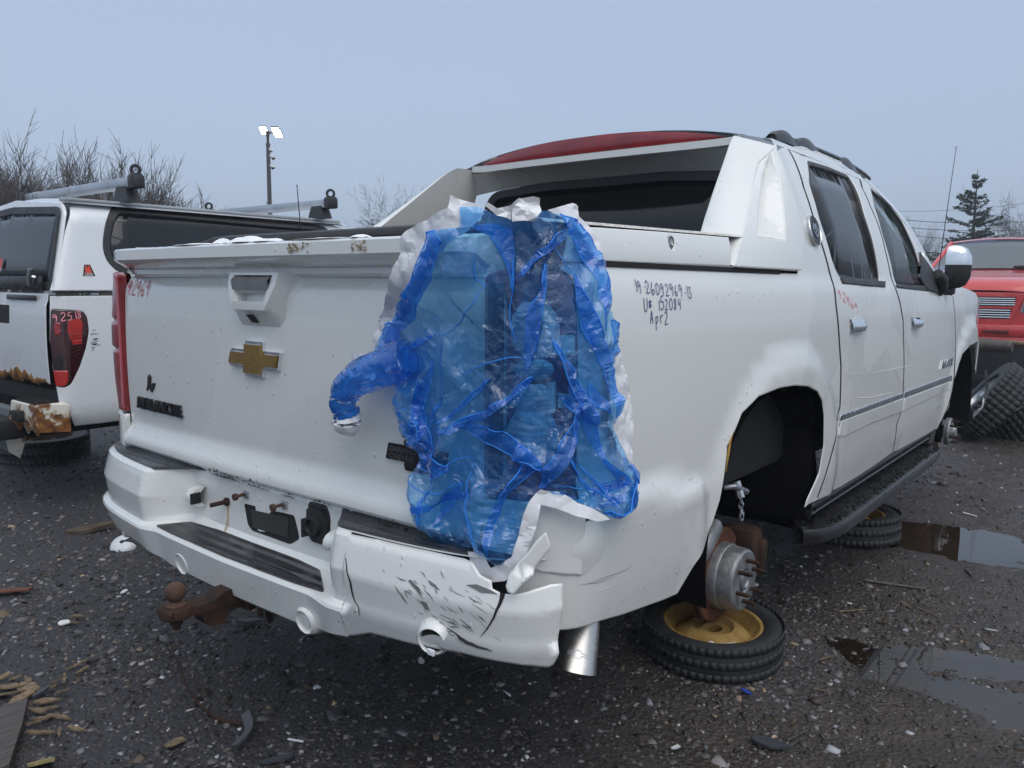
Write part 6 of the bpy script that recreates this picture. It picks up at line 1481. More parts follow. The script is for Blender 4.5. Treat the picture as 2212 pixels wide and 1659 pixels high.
# conifers
ndl = NT('spruce_needles'); ndl.p(Base_Color=ndl.mix(ndl.ramp(ndl.noise(3,4), (.35,0.),(.65,1.)), (.012,.022,.014), (.045,.062,.030)), Roughness=.8, Specular_IOR_Level=.25)
def spruce(label, base, H, Rr, seed, group=None, lay=26):
    r_ = random.Random(seed); t = empty('spruce_tree', label, 'tree', tuple(base), group)
    MB().tube([(0,0,0),(.02,0,H*.5),(0,.02,H)], [.02*H+.02,.012*H,.006], 8).obj('trunk', bark, t)
    mb = MB(); bb = MB(); V = []; F = []
    for l in range(lay):
        f = (l+r_.uniform(-.3,.3))/lay; z = H*(.08+.9*f); R = Rr*(1-f)**.85*(.85+.3*r_.random())+.04*H*(1-f)*.2+.05
        for b in range(max(4, int(11*(1-f)+4))):
            az = r_.uniform(0, 2*math.pi); L = R*r_.uniform(.6,1.15); d = np.array([math.cos(az), math.sin(az), r_.uniform(-.25,.15)+.5*f]); d /= np.linalg.norm(d)
            bb.tube([(0,0,z), tuple(np.array([0,0,z])+d*L)], [.012,.004], 3, False)
            side = np.cross(d, [0,0,1.])
            for q in range(int(22+60*L)):
                s = r_.uniform(.12, 1.0); w = .20*(1-s)*L+.05; c = np.array([0,0,z])+d*L*s+side*r_.uniform(-w,w)+np.array([0,0,r_.uniform(-.05,.03)])
                nd = d*r_.uniform(.3,1)+side*r_.uniform(-.9,.9)+np.array([0,0,r_.uniform(-.5,.5)]); nd /= np.linalg.norm(nd); ll = r_.uniform(.05,.12)*(.6+.05*H); e = np.cross(nd, [r_.gauss(0,1),r_.gauss(0,1),r_.gauss(0,1)]); e = e/np.linalg.norm(e)*ll*.30
                n0 = len(V); V += [c-e, c+e, c+nd*ll]; F.append((n0,n0+1,n0+2))
    o = mesh('crown', np.array(V), F, ndl.m, t, False); o['kind'] = 'stuff'
    bb.obj('branches', bark, t, None, False, 'stuff'); return t
spruce('dark green spruce standing behind the red pickup', gpos(2090, 27), 5.35, 1.75, 5)
spruce('small misty spruce in front of the wide bare tree', gpos(806, 66), 7.0, 1.3, 6, 'misty spruces behind the left pickup', 18); spruce('misty spruce close to the white buttress, higher than its neighbour', gpos(880, 66), 8.6, 1.6, 7, 'misty spruces behind the left pickup', 18)
# pale far woods
fw = NT('far_wood'); fw.p(Base_Color=(.085,.08,.075), Roughness=1.)
mb = MB(); r_ = random.Random(4)
for k_ in range(900):
    px = r_.choice((r_.uniform(1880,2300), r_.uniform(1880,2300), r_.uniform(-200,900))); d = r_.uniform(105,150); b = gpos(px, d); H = r_.uniform(3.,6.5); a_ = r_.uniform(-.25,.25)
    mb.tube([b, b+[a_*.3,0,H*.5], b+[a_*H*.4,r_.uniform(-.3,.3),H]], [.07,.05,.02], 3, False)
    for q in range(5):
        z = H*r_.uniform(.4,.95); c = b+np.array([a_*z*.4,0,z]); mb.tube([c, c+[r_.uniform(-.9,.9), r_.uniform(-.5,.5), r_.uniform(.3,1.2)]], [.03,.015], 3, False)
mesh('far_woods', mb.v, mb.f, fw.m, smooth=False, kind='stuff')
# ================================================================== LAMP POST, WIRES
ld = 36.; lb = gpos(588.5, ld); Ht = (onray(583, 290, ld)-lb)[2]
def pxm(px, py): X = onray(px, py, ld); return X[2]-G
L = empty('lamp_post', 'tall dark lamp post with three lit floodlights and dome cameras', 'lamp post', tuple(lb))
zt = pxm(584, 292); zj = pxm(584, 318)
MB().tube([(0,0,0),(0,0,zj)], [.115,.085], 10).lathe([(.085,zj-.05),(.10,zj-.05),(.10,zj+.02),(.05,zj+.02)], (0,0,0), (0,0,1), 12).obj('pole', simple('dark_bronze_pole', (.035,.028,.026), .6), L)
MB().tube([(0,0,zj),(0,0,zj+.25),(0,0,zt)], [.055,.055,.10], 8).obj('pole_top', MAT['rust'], L)
em = NT('floodlight_glow'); em.p(Base_Color=(1,.95,.85)); em.set(em.b, 'Emission Color', (1.,.95,.86,1)); em.set(em.b, 'Emission Strength', 14.)
for cx, cz, dx, dz in ((570,282,-1,.35),(596,283,1,.3),(600,288,1,.0)):
    X = onray(cx, cz, ld)-lb; ax = CR*dx; n = np.array([*(-CF[:2]*.55), -.83]); n /= np.linalg.norm(n); e = np.cross(n, [CF[0],CF[1],.2]); e /= np.linalg.norm(e); g = np.cross(n, e); R = np.stack([e, g, n], 1)
    f = MB().box(X-n*.03, (.36,.50,.06), .02, R).tube([X-n*.05, (0,0,zt-.1)], .03, 6).obj('floodlight', MAT['black'], L)
    MB().box(X+n*.012, (.31,.44,.02), .005, R).obj('light_panel', em.m, f)
wm = simple('white_camera_housing', (.62,.63,.65), .4)
for py, s in ((338-2, .06), (346, .09)): pass
for (py, r_b, off) in ((332-0, .055, .14), (346, .085, .22), (366, .085, .19)):
    z = pxm(586, py-26+26); c = CR*off; f = MB().box((c[0]*.5, c[1]*.5, z+.06), (.14,.14,.10), .02).lathe([(r_b*.4,.08),(r_b*1.25,.06),(r_b*1.3,.0),(r_b,.0)], (c[0], c[1], z-.02), (0,0,1), 14).obj('dome_camera', wm, L)
    MB().ball((c[0], c[1], z-.025), r_b, 12).obj('camera_dome', MAT['tint'], f)
X = onray(579, 438, ld)-lb; MB().box(X, (.14,.12,.18), .02).obj('junction_box', wm, L)
for n_, (y0, y1, d, lab_) in enumerate([(456,420,50,'topmost thin power line crossing behind the spruce tip'),(470,468.5,47,'dark power line crossing behind the middle of the spruce'),(485,487,46,'dark power line just below the middle of the spruce'),(500,513,48,'lowest power line beside the red pickup roof')]):
    a, b = onray(1900, y0, d), onray(2330, y1, d); P = [a+(b-a)*t-np.array([0,0,.35*4*t*(1-t)]) for t in np.linspace(-.6,1.6,14)]
    tag(MB().tube(P, .012 if n_ == 0 else .020, 5).obj('power_line', MAT['blackprint'], None), lab_, 'power line', 'power lines on the right')
# ================================================================== BLUE PLASTIC SHEET TAPED OVER THE REAR CORNER
BAG = empty('plastic_sheet', 'crumpled translucent blue plastic sheet with white edges taped over the broken tail lamp corner', 'plastic sheet', (.9, 0, .9))
bO = np.array([.9, 0, .9])
def WB(u, z):
    """the skin the sheet hangs on: body corner plus the spoiler that juts out over the tailgate"""
    X = W(u, z); u, z = np.broadcast_arrays(np.asarray(u, float), np.asarray(z, float)); X[..., 1] -= .074*sm(1.13, 1.25, z)*sm(-.02, -.11, u); return X
def BG(d):
    f = inset(WB, d)
    return lambda u, z: f(np.asarray(u, float), np.asarray(z, float))-bO
def BT(d): 
    f = inset(WB, d); return lambda u, z: f(np.asarray(u, float), np.asarray(z, float))
FOLDS = []
def crumple(seed, a1=.012, a2=.005, a3=.007, st=.55):
    def g(u, z):
        x, y = u*9+seed*3.1, z*9*st+seed*1.7
        d1, d2, _ = worley(x+.35*fbm(x*2, y*2, 2, seed), y+.3*fbm(x*2+9, y*2, 2, seed), seed); h = a1*np.minimum(d2-d1, .55)/.55
        d1, d2, _ = worley(x*2.7+4, y*2.7+2, seed+3); h = h+a2*np.minimum(d2-d1, .5)/.5
        return h+a3*fbm(u*7, z*5, 3, seed+5)*2
    return g
fcr = crumple(2, .016, .006, .010)
flines = []
def film_disp(u, z):
    h = .006+fcr(u, z)
    for L, wd, hh in flines:
        dd = np.full(u.shape, 9.)
        for (a, b), (c, d) in zip(L[:-1], L[1:]):
            t = np.clip(((u-a)*(c-a)+(z-b)*(d-b))/((c-a)**2+(d-b)**2+1e-9), 0, 1); dd = np.minimum(dd, np.hypot(u-a-t*(c-a), z-b-t*(d-b)))
        h = h+hh*np.exp(-np.abs(dd)/wd)
    return h
g0 = (.0, 1.2)
def bt(pts, d=.028, g=(.05, 1.2)): return trace(BT(d), pts, g)
for pts, wd, hh in (([(1181,560),(1170,650),(1155,700),(1135,790)],.012,.018), ([(1190,510),(1237,584),(1253,623),(1282,681),(1304,740),(1319,810),(1330,880)],.012,.018), ([(1183,726),(1230,800),(1278,878),(1304,986),(1331,1029)],.010,.016),
                    ([(999,917),(1071,919),(1161,990)],.010,.018), ([(1000,800),(1090,760),(1150,778)],.008,.010), ([(960,935),(1060,875),(1140,812)],.009,.014), ([(1161,1007),(1204,996),(1233,925),(1240,869)],.012,.016),
                    ([(941,498),(893,617),(856,690),(815,760)],.016,.016), ([(1110,540),(1112,600),(1100,660),(1106,730)],.010,.016), ([(1020,490),(1070,500),(1103,545)],.010,.014), ([(1240,490),(1200,505),(1166,545),(1150,560),(1110,600)],.010,.016),
                    ([(1055,604),(1010,650),(960,720)],.009,.010), ([(1055,604),(1035,590),(1025,560)],.009,.012), ([(887,1030),(930,1050),(1010,1040)],.012,.014), ([(1080,1095),(1097,1040),(1136,1001)],.010,.014), ([(1020,1010),(1040,1100),(1060,1180)],.010,.014),
                    ([(905,980),(960,1000),(1030,985)],.012,.012), ([(870,860),(910,900),(900,960)],.012,.012), ([(1260,1090),(1200,1062),(1160,1060)],.010,.012), ([(1330,1095),(1250,1050),(1180,1040)],.010,.012)):
    flines.append((bt(pts), wd, hh))
film_px = [(992,447),(1034,446),(1078,467),(1105,477),(1146,477),(1160,453),(1180,455),(1208,463),(1245,481),(1273,515),(1286,539),(1297,569),(1309,600),(1310,658),(1327,692),(1334,720),(1331,764),(1324,788),(1326,850),(1339,874),(1340,894),(1331,908),(1323,923),(1342,962),(1362,1001),(1362,1032),(1374,1036),(1376,1090),(1358,1108),(1327,1118),(1280,1098),(1245,1090),(1210,1067),(1167,1059),(1143,1083),(1132,1137),(1116,1176),(1108,1208),(1077,1223),(1065,1233),(1042,1192),(1014,1184),(975,1180),(952,1172),(897,1133),(887,1114),(887,1028),(905,1005),(915,989),(874,938),(858,887),(856,857),(852,816),(850,790),(830,785),(810,778),(815,751),(828,723),(856,662),(893,604),(921,542),(924,515),(945,498),(996,491)]
film_uv = np.array(bt(film_px))
def drape(poly, seed):
    """a slack sheet settling on the body skin (flat coordinates: along, up, off the surface), pinned along its outline"""
    lo, hi = poly.min(0)-.02, poly.max(0)+.02; r = np.random.default_rng(seed); P = None
    for lev, (s, its) in enumerate(((.024,260),(.012,170),(.006,90))):
        nu, nz = int((hi[0]-lo[0])/s)+2, int((hi[1]-lo[1])/s)+2
        u0, z0 = np.meshgrid(lo[0]+s*np.arange(nu), lo[1]+s*np.arange(nz), indexing='ij')
        ins = inpoly(u0, z0, poly); er = ins.copy()
        for a_, b_ in ((1,0),(-1,0),(0,1),(0,-1)): er &= np.roll(ins, (a_, b_), (0, 1))
        if P is None:
            H = .006+.012*np.abs(fbm(u0*14, z0*9, 3, seed))*2; H = H+film_disp(u0, z0)*.8
            P = np.stack([u0, z0, np.clip(H, .003, .05)], -1); P[...,:2] += r.normal(0, .002, P.shape[:2]+(2,))
        else:
            fu, fz = (u0-plo[0])/ps, (z0-plo[1])/ps; i, j = np.clip(fu.astype(int), 0, P.shape[0]-2), np.clip(fz.astype(int), 0, P.shape[1]-2); a_, b_ = np.clip(fu-i, 0, 1)[...,None], np.clip(fz-j, 0, 1)[...,None]
            P = P[i,j]*(1-a_)*(1-b_)+P[i+1,j]*a_*(1-b_)+P[i,j+1]*(1-a_)*b_+P[i+1,j+1]*a_*b_; P[...,2] += r.normal(0, .0008, P.shape[:2])
        plo, ps = lo, s
        lowleft = sm(.95, .75, z0)+.6*sm(-.1, -.35, u0)
        nz_ = np.clip(.5+1.6*fbm(u0*5, z0*4, 2, seed+3), 0, 1); ex = 1.06+.14*nz_+.14*np.clip(lowleft, 0, 1)+(.02 if lev else 0); ez = 1.01+.07*nz_+.16*np.clip(lowleft, 0, 1)*(.4+.6*nz_)
        mv = er.astype(float)[...,None]; xy0 = np.stack([u0, z0], -1)
        for it in range(its):
            D = np.zeros_like(P); Wt = np.zeros(P.shape[:2])
            for (di, dj), k_ in (((1,0),1.),((0,1),1.),((1,1),.7),((1,-1),.7),((2,0),.45),((0,2),.45),((4,0),.15),((0,4),.15)):
                A_ = P[:nu-di, max(0,-dj):nz-max(0,dj)]; B_ = P[di:, max(0,dj):nz-max(0,-dj)]; sl_a, sl_b = (slice(0, nu-di), slice(max(0,-dj), nz-max(0,dj))), (slice(di, nu), slice(max(0,dj), nz-max(0,-dj))); L0 = s*np.hypot(di*.5*(ex[sl_a]+ex[sl_b]), dj*.5*(ez[sl_a]+ez[sl_b]))
                d = B_-A_; L = np.linalg.norm(d, axis=-1)+1e-9; big = max(abs(di), abs(dj)) > 1
                e = (L-L0*(.93 if big else 1.))/L
                if big: e = np.minimum(e, 0)
                c_ = d*(e*.5*k_)[...,None]
                D[:nu-di, max(0,-dj):nz-max(0,dj)] += c_; D[di:, max(0,dj):nz-max(0,-dj)] -= c_
                Wt[:nu-di, max(0,-dj):nz-max(0,dj)] += .5*k_; Wt[di:, max(0,dj):nz-max(0,-dj)] += .5*k_
            P = P+D/np.maximum(Wt, .5)[...,None]*mv*.9
            P[...,2] -= .00006*mv[...,0]; P[...,1] -= .00003*mv[...,0]
            P[...,2] = np.clip(P[...,2], .003, .055)
            P[...,:2] = np.where(er[...,None], xy0+np.clip(P[...,:2]-xy0, -.03, .03), xy0)
            P[...,2] = np.where(ins, P[...,2], .004)
    return lo, s, P-np.concatenate([np.stack([u0, z0], -1), np.zeros(P.shape[:2]+(1,))], -1)
DLO, DS, DD = drape(film_uv, 17)
def dsample(u, z):
    fu, fz = (np.asarray(u, float)-DLO[0])/DS, (np.asarray(z, float)-DLO[1])/DS; i, j = np.clip(fu.astype(int), 0, DD.shape[0]-2), np.clip(fz.astype(int), 0, DD.shape[1]-2)
    a_, b_ = np.clip(fu-i, 0, 1)[...,None], np.clip(fz-j, 0, 1)[...,None]
    return DD[i,j]*(1-a_)*(1-b_)+DD[i+1,j]*a_*(1-b_)+DD[i,j+1]*(1-a_)*b_+DD[i+1,j+1]*a_*b_
def draped(off):
    base = lambda u, z: WB(np.asarray(u, float), np.asarray(z, float))
    def f(u, z):
        q = dsample(u, z); uu, zz = np.asarray(u, float)+q[...,0], np.asarray(z, float)+q[...,1]; X = base(uu, zz); e = 1e-3
        N = np.cross(base(uu+e, zz)-X, base(uu, zz+e)-X); N /= np.linalg.norm(N, axis=-1, keepdims=True)+1e-15; s_ = np.sign((N*np.array([.6,-.8,0])).sum(-1)); return X+N*(s_*(off+q[...,2]))[...,None]-bO
    return f
film = panel('blue_film', film_uv, draped(.020), MAT['film'], BAG, step=.0058, edge=.007, sheet=True); film.data.set_sharp_from_angle(angle=math.radians(17))
# white plastic border pieces
def white(pts, d, seed, amp=1., name='white_border', step=.007):
    def c(u, z):
        x, y = u*16+seed*3.1, z*13+seed*1.7; d1, d2, _ = worley(x+.5*fbm(x, y, 2, seed), y, seed); e1, e2, _ = worley(x*2.3, y*2.3, seed+4)
        return amp*(.010*np.minimum(d2-d1, .7)+.005*np.minimum(e2-e1, .6)+.006*fbm(u*8, z*6, 2, seed))
    o = panel(name, bt(pts, d), BG(d), MAT['bagwhite'], BAG, step=step, edge=.008, sheet=True, disp=c); o.data.set_sharp_from_angle(angle=math.radians(16)); return o
white([(975,422),(989,429),(1037,443),(1045,462),(1010,500),(960,540),(925,600),(880,680),(850,760),(815,745),(808,737),(825,679),(849,590),(866,549),(866,518),(880,498),(934,470),(972,450)], .016, 3)
white([(1051,438),(1071,451),(1090,447),(1109,440),(1122,429),(1133,433),(1147,431),(1160,434),(1163,457),(1150,477),(1109,480),(1071,466),(1047,446)], .030, 5, 2.2, step=.006)
white([(1180,455),(1232,440),(1245,448),(1245,467),(1269,487),(1290,520),(1300,560),(1285,560),(1262,520),(1240,490),(1208,468)], .016, 7)
white([(1320,700),(1334,757),(1341,781),(1358,850),(1365,911),(1362,960),(1366,1028),(1355,1040),(1335,980),(1310,920),(1315,850),(1310,760)], .014, 9)
white([(1167,1056),(1204,1062),(1245,1086),(1280,1100),(1300,1112),(1311,1120),(1288,1126),(1241,1114),(1200,1098),(1168,1090),(1159,1137),(1132,1211),(1130,1227),(1092,1254),(1065,1257),(1038,1243),(1018,1211),(1014,1190),(1042,1190),(1062,1226),(1080,1218),(1106,1202),(1118,1165),(1130,1114),(1143,1083)], .040, 11, .9, 'white_hem', .007)
white([(1163,430),(1150,426),(1125,430),(1108,452),(1118,476),(1150,480),(1166,458)], .060, 12, 3.0, 'crumpled_knot', .005)
# folded double layers
film_edge = lambda n: .0017*np.sin(np.linspace(.05, np.pi-.05, n))**.5
def fold(pts, d, seed=4, amp=.6, mat='fold'):
    c = crumple(seed, .008*amp, .004*amp, .006*amp); o = panel('film_fold', bt(pts, .028), draped(.0235+(d-.033)), MAT[mat], BAG, step=.007, edge=.007, sheet=True, disp=lambda u, z: c(u, z)*.4); o.data.set_sharp_from_angle(angle=math.radians(17))
    q = np.array(bt(pts, .028)); q = resample(q, .012); k0 = int(seed*7) % len(q); half = np.roll(q, -k0, 0)[:max(4, int(len(q)*.62))]
    P = draped(.0242+(d-.033))(half[:,0], half[:,1]); e = film_edge(len(P)); MB().tube(P, e, 5, False).obj('film_crease', MAT['crease'], BAG, None)
    return o
fold([(1178,564),(1183,566),(1181,603),(1173,652),(1160,701),(1148,750),(1146,779),(1124,800),(1120,755),(1130,701),(1138,662),(1161,632),(1170,600)], .034)
fold([(1237,584),(1253,623),(1282,681),(1304,740),(1322,815),(1330,885),(1318,900),(1312,860),(1298,790),(1276,735),(1255,690),(1240,640)], .034, 5)
fold([(1183,726),(1241,810),(1278,878),(1304,986),(1331,1029),(1322,1046),(1302,996),(1261,919),(1240,875),(1222,830)], .035, 6)
fold([(999,917),(1030,912),(1071,919),(1120,955),(1161,990),(1165,1008),(1116,990),(1048,942),(1000,925)], .036, 7)
fold([(1161,1010),(1185,985),(1204,950),(1231,905),(1243,915),(1222,970),(1204,1004),(1170,1050),(1160,1052)], .035, 8)
fold([(924,515),(945,498),(962,520),(930,600),(896,665),(860,735),(850,790),(812,778),(815,751),(828,723),(856,662),(893,604)], .034, 9)
fold([(1010,486),(1060,480),(1108,500),(1112,545),(1106,620),(1095,560),(1060,508)], .034, 10)
fold([(1208,463),(1245,481),(1286,539),(1309,600),(1310,658),(1300,690),(1285,640),(1262,570),(1240,520)], .034, 11)
fold([(960,928),(1050,874),(1140,806),(1148,812),(1062,886),(985,935)], .034, 12)
fold([(1205,505),(1237,492),(1236,500),(1180,540),(1150,560),(1130,590),(1128,575),(1160,535)], .035, 13)
fold([(1362,1001),(1374,1036),(1376,1090),(1358,1108),(1327,1118),(1300,1108),(1338,1085),(1345,1040),(1335,1000)], .034, 14)
fold([(860,880),(874,938),(915,989),(905,1005),(950,1020),(985,1005),(950,970),(905,930),(885,880)], .034, 15)
fold([(1136,1001),(1160,1008),(1130,1040),(1105,1070),(1085,1130),(1072,1180),(1066,1150),(1075,1110),(1097,1040)], .034, 16)
fold([(1316,690),(1327,692),(1334,720),(1331,764),(1324,788),(1316,770),(1318,730)], .030, 17)
# many small pleats gathered towards the lower left and the edges
rr = random.Random(31)
for (cx, cy, sx_, sy_, n_) in ((915,900,45,70,11),(960,1080,50,60,9),(1290,1040,45,45,6),(900,700,35,90,4),(1285,640,25,90,5),(1080,520,60,25,4),(1250,860,40,60,4)):
    for k_ in range(n_):
        x, y = rr.gauss(cx, sx_*.6), rr.gauss(cy, sy_*.6); L = rr.uniform(40, 95); a = rr.gauss(1.1 if cx > 1000 else -.9, .7); w_ = rr.uniform(4, 15); c_, s_ = math.cos(a), math.sin(a)
        pts = [(x-L*c_, y-L*s_), (x-.3*L*c_-w_*s_, y-.3*L*s_+w_*c_), (x+.4*L*c_-w_*.8*s_, y+.4*L*s_+w_*.8*c_), (x+L*c_, y+L*s_), (x+.2*L*c_+w_*.5*s_, y+.2*L*s_-w_*.5*c_)]
        xs_, ys_ = np.array(pts).T
        if inpoly(xs_, ys_, film_px).all(): fold(pts, .033, 20+k_, .5)
for L_, wd_, hh_ in flines:
    q = resample(smooth_line(np.array(L_), 4) if len(L_) > 2 else np.array(L_), .012, False); P = draped(.0225)(q[:,0], q[:,1]); MB().tube(P, film_edge(len(P))*.8, 5, False).obj('film_crease', MAT['crease'], BAG, None)
# the twisted free tail
def arm(name, pts, rad, mat, seed, n=28, cap=True):
    P = smooth_line(np.array([BT(d)(np.array(q[0]), np.array(q[1])) for (px, py, d) in pts for q in [inv(BT(d), px, py, (-.3, .95))]]), 9); R = np.interp(np.linspace(0,1,len(P)), np.linspace(0,1,len(rad)), rad)
    mb = MB(); mb.tube(P, R, n, cap); V = np.array(mb.v); th = np.tile(np.arange(n), len(P))*2*np.pi/n; L = np.concatenate([[0], np.cumsum(np.linalg.norm(np.diff(P, axis=0), axis=1))]); s = np.repeat(L, n)
    c = P[np.repeat(np.arange(len(P)), n)]; tw = th+s*9; cx, cy = np.cos(tw)*1.6+7, np.sin(tw)*1.6+s*7
    d1, d2, _ = worley(cx+seed, cy, seed); e1, e2, _ = worley(cx*2.1+seed, cy*2.1+s*9, seed+2); k = 1+.45*(np.minimum(d2-d1, .6)-.3)+.04*(np.minimum(e2-e1, .5)-.25)+.30*fbm(cx*1.2, cy*1.2, 2, seed)
    V = c+(V-c)*k[:,None]; V[:,1] = np.minimum(V[:,1], -.036); mb.v = [tuple(v-bO) for v in V]; return mb.obj(name, mat, BAG, 70)
arm('twisted_tail', [(880,770,.05),(850,782,.055),(812,800,.07),(775,815,.085),(750,838,.09),(742,866,.09),(752,898,.08)], [.036,.046,.042,.038,.034,.032,.028], MAT['fold'], 3)
arm('tail_tip', [(748,888,.080),(752,908,.078),(748,918,.072)], [.024,.033,.030], MAT['bagwhite'], 5, 16)
arm('tail_tip', [(752,915,.066),(733,914,.07),(718,906,.08)], [.012,.014,.011], MAT['bagwhite'], 6, 10)
white([(763,764),(808,761),(825,780),(790,800),(755,835),(740,830),(753,797),(750,800)], .05, 8, 1.0)
# ================================================================== LITTER ON THE GROUND
wood = NT('splintered_wood'); o = wood.co(); wn1 = wood.noise(75, 6, .7, o)
wood.p(Base_Color=wood.mix(wood.ramp(wn1, (.35,0.),(.65,1.)), (.085,.060,.036), (.24,.175,.105)), Roughness=.85, Normal=wood.bump(wn1, .5, .004)); wood = wood.m
board = NT('wet_grey_board'); o = board.co('Object', (14,1,1)); wn1 = board.noise(9, 6, .65, o)
board.p(Base_Color=board.mix(board.ramp(wn1, (.35,0.),(.65,1.)), (.030,.025,.021), (.085,.072,.062)), Roughness=.5, Normal=board.bump(wn1, .6, .004)); board = board.m
slate = simple('wet_slate', (.045,.050,.058), .45, bump=.2); whitep = simple('white_plastic_shard', (.60,.61,.62), .4); rustred = rustmat('red_rust', (.11,.045,.03), (.17,.07,.045)); brownl = simple('wet_leaf', (.07,.05,.032), .6, var=.4, bump=.3)
def gz(x, y): return float(ghz(np.array(x), np.array(y)))
def shard(name, label, cat, px, py, L, Wd, mat, ang=None, th=.006, seed=0, lift=.008, group=None, jag=.35, tilt=.15, n=9, curl=0., poly=None):
    r_ = random.Random(seed+int(px*7+py)); c = g2(px, py); a = math.radians(ang) if ang is not None else r_.uniform(0, math.pi)
    if poly is None: poly = [(L/2*math.cos(t)*(1+r_.uniform(-jag, jag)), Wd/2*math.sin(t)*(1+r_.uniform(-jag, jag))) for t in np.linspace(0, 2*math.pi, n+1)[:-1]]
    poly = [tuple(p) for p in poly]; V = []; tx, ty = r_.gauss(0, tilt), r_.gauss(0, tilt)
    mb = MB().prism(poly, lambda u, v, h: (u*math.cos(a)-v*math.sin(a), u*math.sin(a)+v*math.cos(a), h+u*tx+v*ty+curl*u*u), 0, th)
    o = mb.obj(name, mat, None, 30); o.location = (c[0], c[1], gz(*c)+lift); return tag(o, label, cat, group)
def stick(name, label, cat, pts, r, mat, lift=.008, group=None, r1=None, side=()):
    P = [np.array([*g2(px, py), 0]) for px, py in pts]; P = [p+[0,0,gz(p[0],p[1])+lift+(l if l else 0)] for p, l in zip(P, [0]*len(P))]; P = smooth_line(np.array(P), 4) if len(P) > 2 else np.array(P)
    c = P[len(P)//2].copy(); mb = MB().tube(P-c, np.linspace(r, r1 or r, len(P)), 6)
    for s_ in side:
        q = [np.array([*g2(px, py), 0]) for px, py in s_[0]]; q = [p+[0,0,gz(p[0],p[1])+lift+h] for p, h in zip(q, s_[1])]; mb.tube(np.array(q)-c, [r*.5, r*.25], 5)
    o = mb.obj(name, mat, None, 60); o.location = c; return tag(o, label, cat, group)
# broken board in the corner
bp = [g2(-60,1575), g2(62,1533), g2(50,1590), g2(22,1680), g2(-60,1720)]; bc_ = np.mean(bp, 0)
o = MB().prism([tuple(p-bc_) for p in bp], lambda a, b, h: (a, b, h), 0, .022).obj('broken_board', board, None, 30); o.location = (bc_[0], bc_[1], G+.018); tag(o, 'wet grey broken board cut off by the bottom left corner', 'board')
r_ = random.Random(77); WC = 'splintered wood chips around the broken board'
chips = [(20,1488,.12,.05),(58,1490,.13,.06),(12,1505,.14,.05),(48,1510,.15,.05),(85,1500,.10,.03),(100,1520,.09,.04),(60,1475,.09,.03),(120,1478,.08,.025),(168,1440,.07,.035),(178,1452,.055,.03),(140,1470,.07,.02),(80,1540,.08,.03),(98,1555,.10,.03),(130,1555,.07,.025),(70,1570,.06,.02),(90,1590,.09,.03),(130,1590,.06,.02),(165,1583,.06,.018),(35,1470,.06,.02),(8,1470,.08,.03),(105,1535,.06,.02),(130,1500,.05,.02),(160,1350,.05,.025),(170,1335,.06,.025),(150,1345,.06,.02)]
CL = ['long splintered wood piece touching the upper edge of the broken board','widest splintered wood piece, right of the first long one above the board','long wood splinter cut by the photo edge just above the board','biggest flat wood splinter overlapping the board corner','torn wood splinter directly above the grey slate flake','torn wood splinter right of the grey slate flake','frayed wood splinter highest of the cluster above the board','lone frayed wood strip right of the top of the cluster','pale torn wood scrap standing alone up and right of the board','small torn wood scrap touching the lone pale scrap from below','thin wood strip between the cluster and the lone pale scrap']
for n_, (px, py, L_, w_) in enumerate(chips): shard('wood_chip', CL[n_] if n_ < len(CL) else 'small splinter of rotten wood near the broken board', 'wood chip', px, py, L_*.75, w_*.6, wood, r_.gauss(35, 30), .006, n_, .012, WC, .5, .22, 11)
shard('wood_chip', 'curled scrap of pale bark at the bottom edge under the plastic hose piece', 'wood chip', 380, 1610, .07, .04, wood, 20, .005, 1, .012, None, .5)
shard('yellow_scrap', 'yellowish torn scrap at the bottom edge beside the broken board', 'scrap', 90, 1655, .10, .05, simple('yellow_scrap', (.30,.24,.10), .6), 15, .008, 2, .01)
shard('slate_flake', 'long blue grey slate flake lying across the wood chips', 'stone flake', 92, 1545-40, .085, .028, slate, 130, .008, 3, .02, None, .15)
shard('slate_flake', 'dark slate flake with a pointed end beside the coil spring', 'stone flake', 540, 1347, .095, .032, slate, 40, .008, 4, .012, None, .3)
shard('slate_flake', 'grey slate flake at the bottom edge beside the white stick', 'stone flake', 600, 1648, .09, .03, slate, 45, .008, 5, .012, None, .2)
shard('rust_shard', 'flat red rusty metal shard at the left photo edge', 'metal shard', 15, 1285, .22, .06, rustred, 50, .006, 1, .015, None, .25)
shard('leather_scrap', 'brown crumpled scrap lying in the shade near the bumper end', 'scrap', 196, 1150, .20, .08, brownl, 60, .02, 4, .01, None, .3, .1, 12)
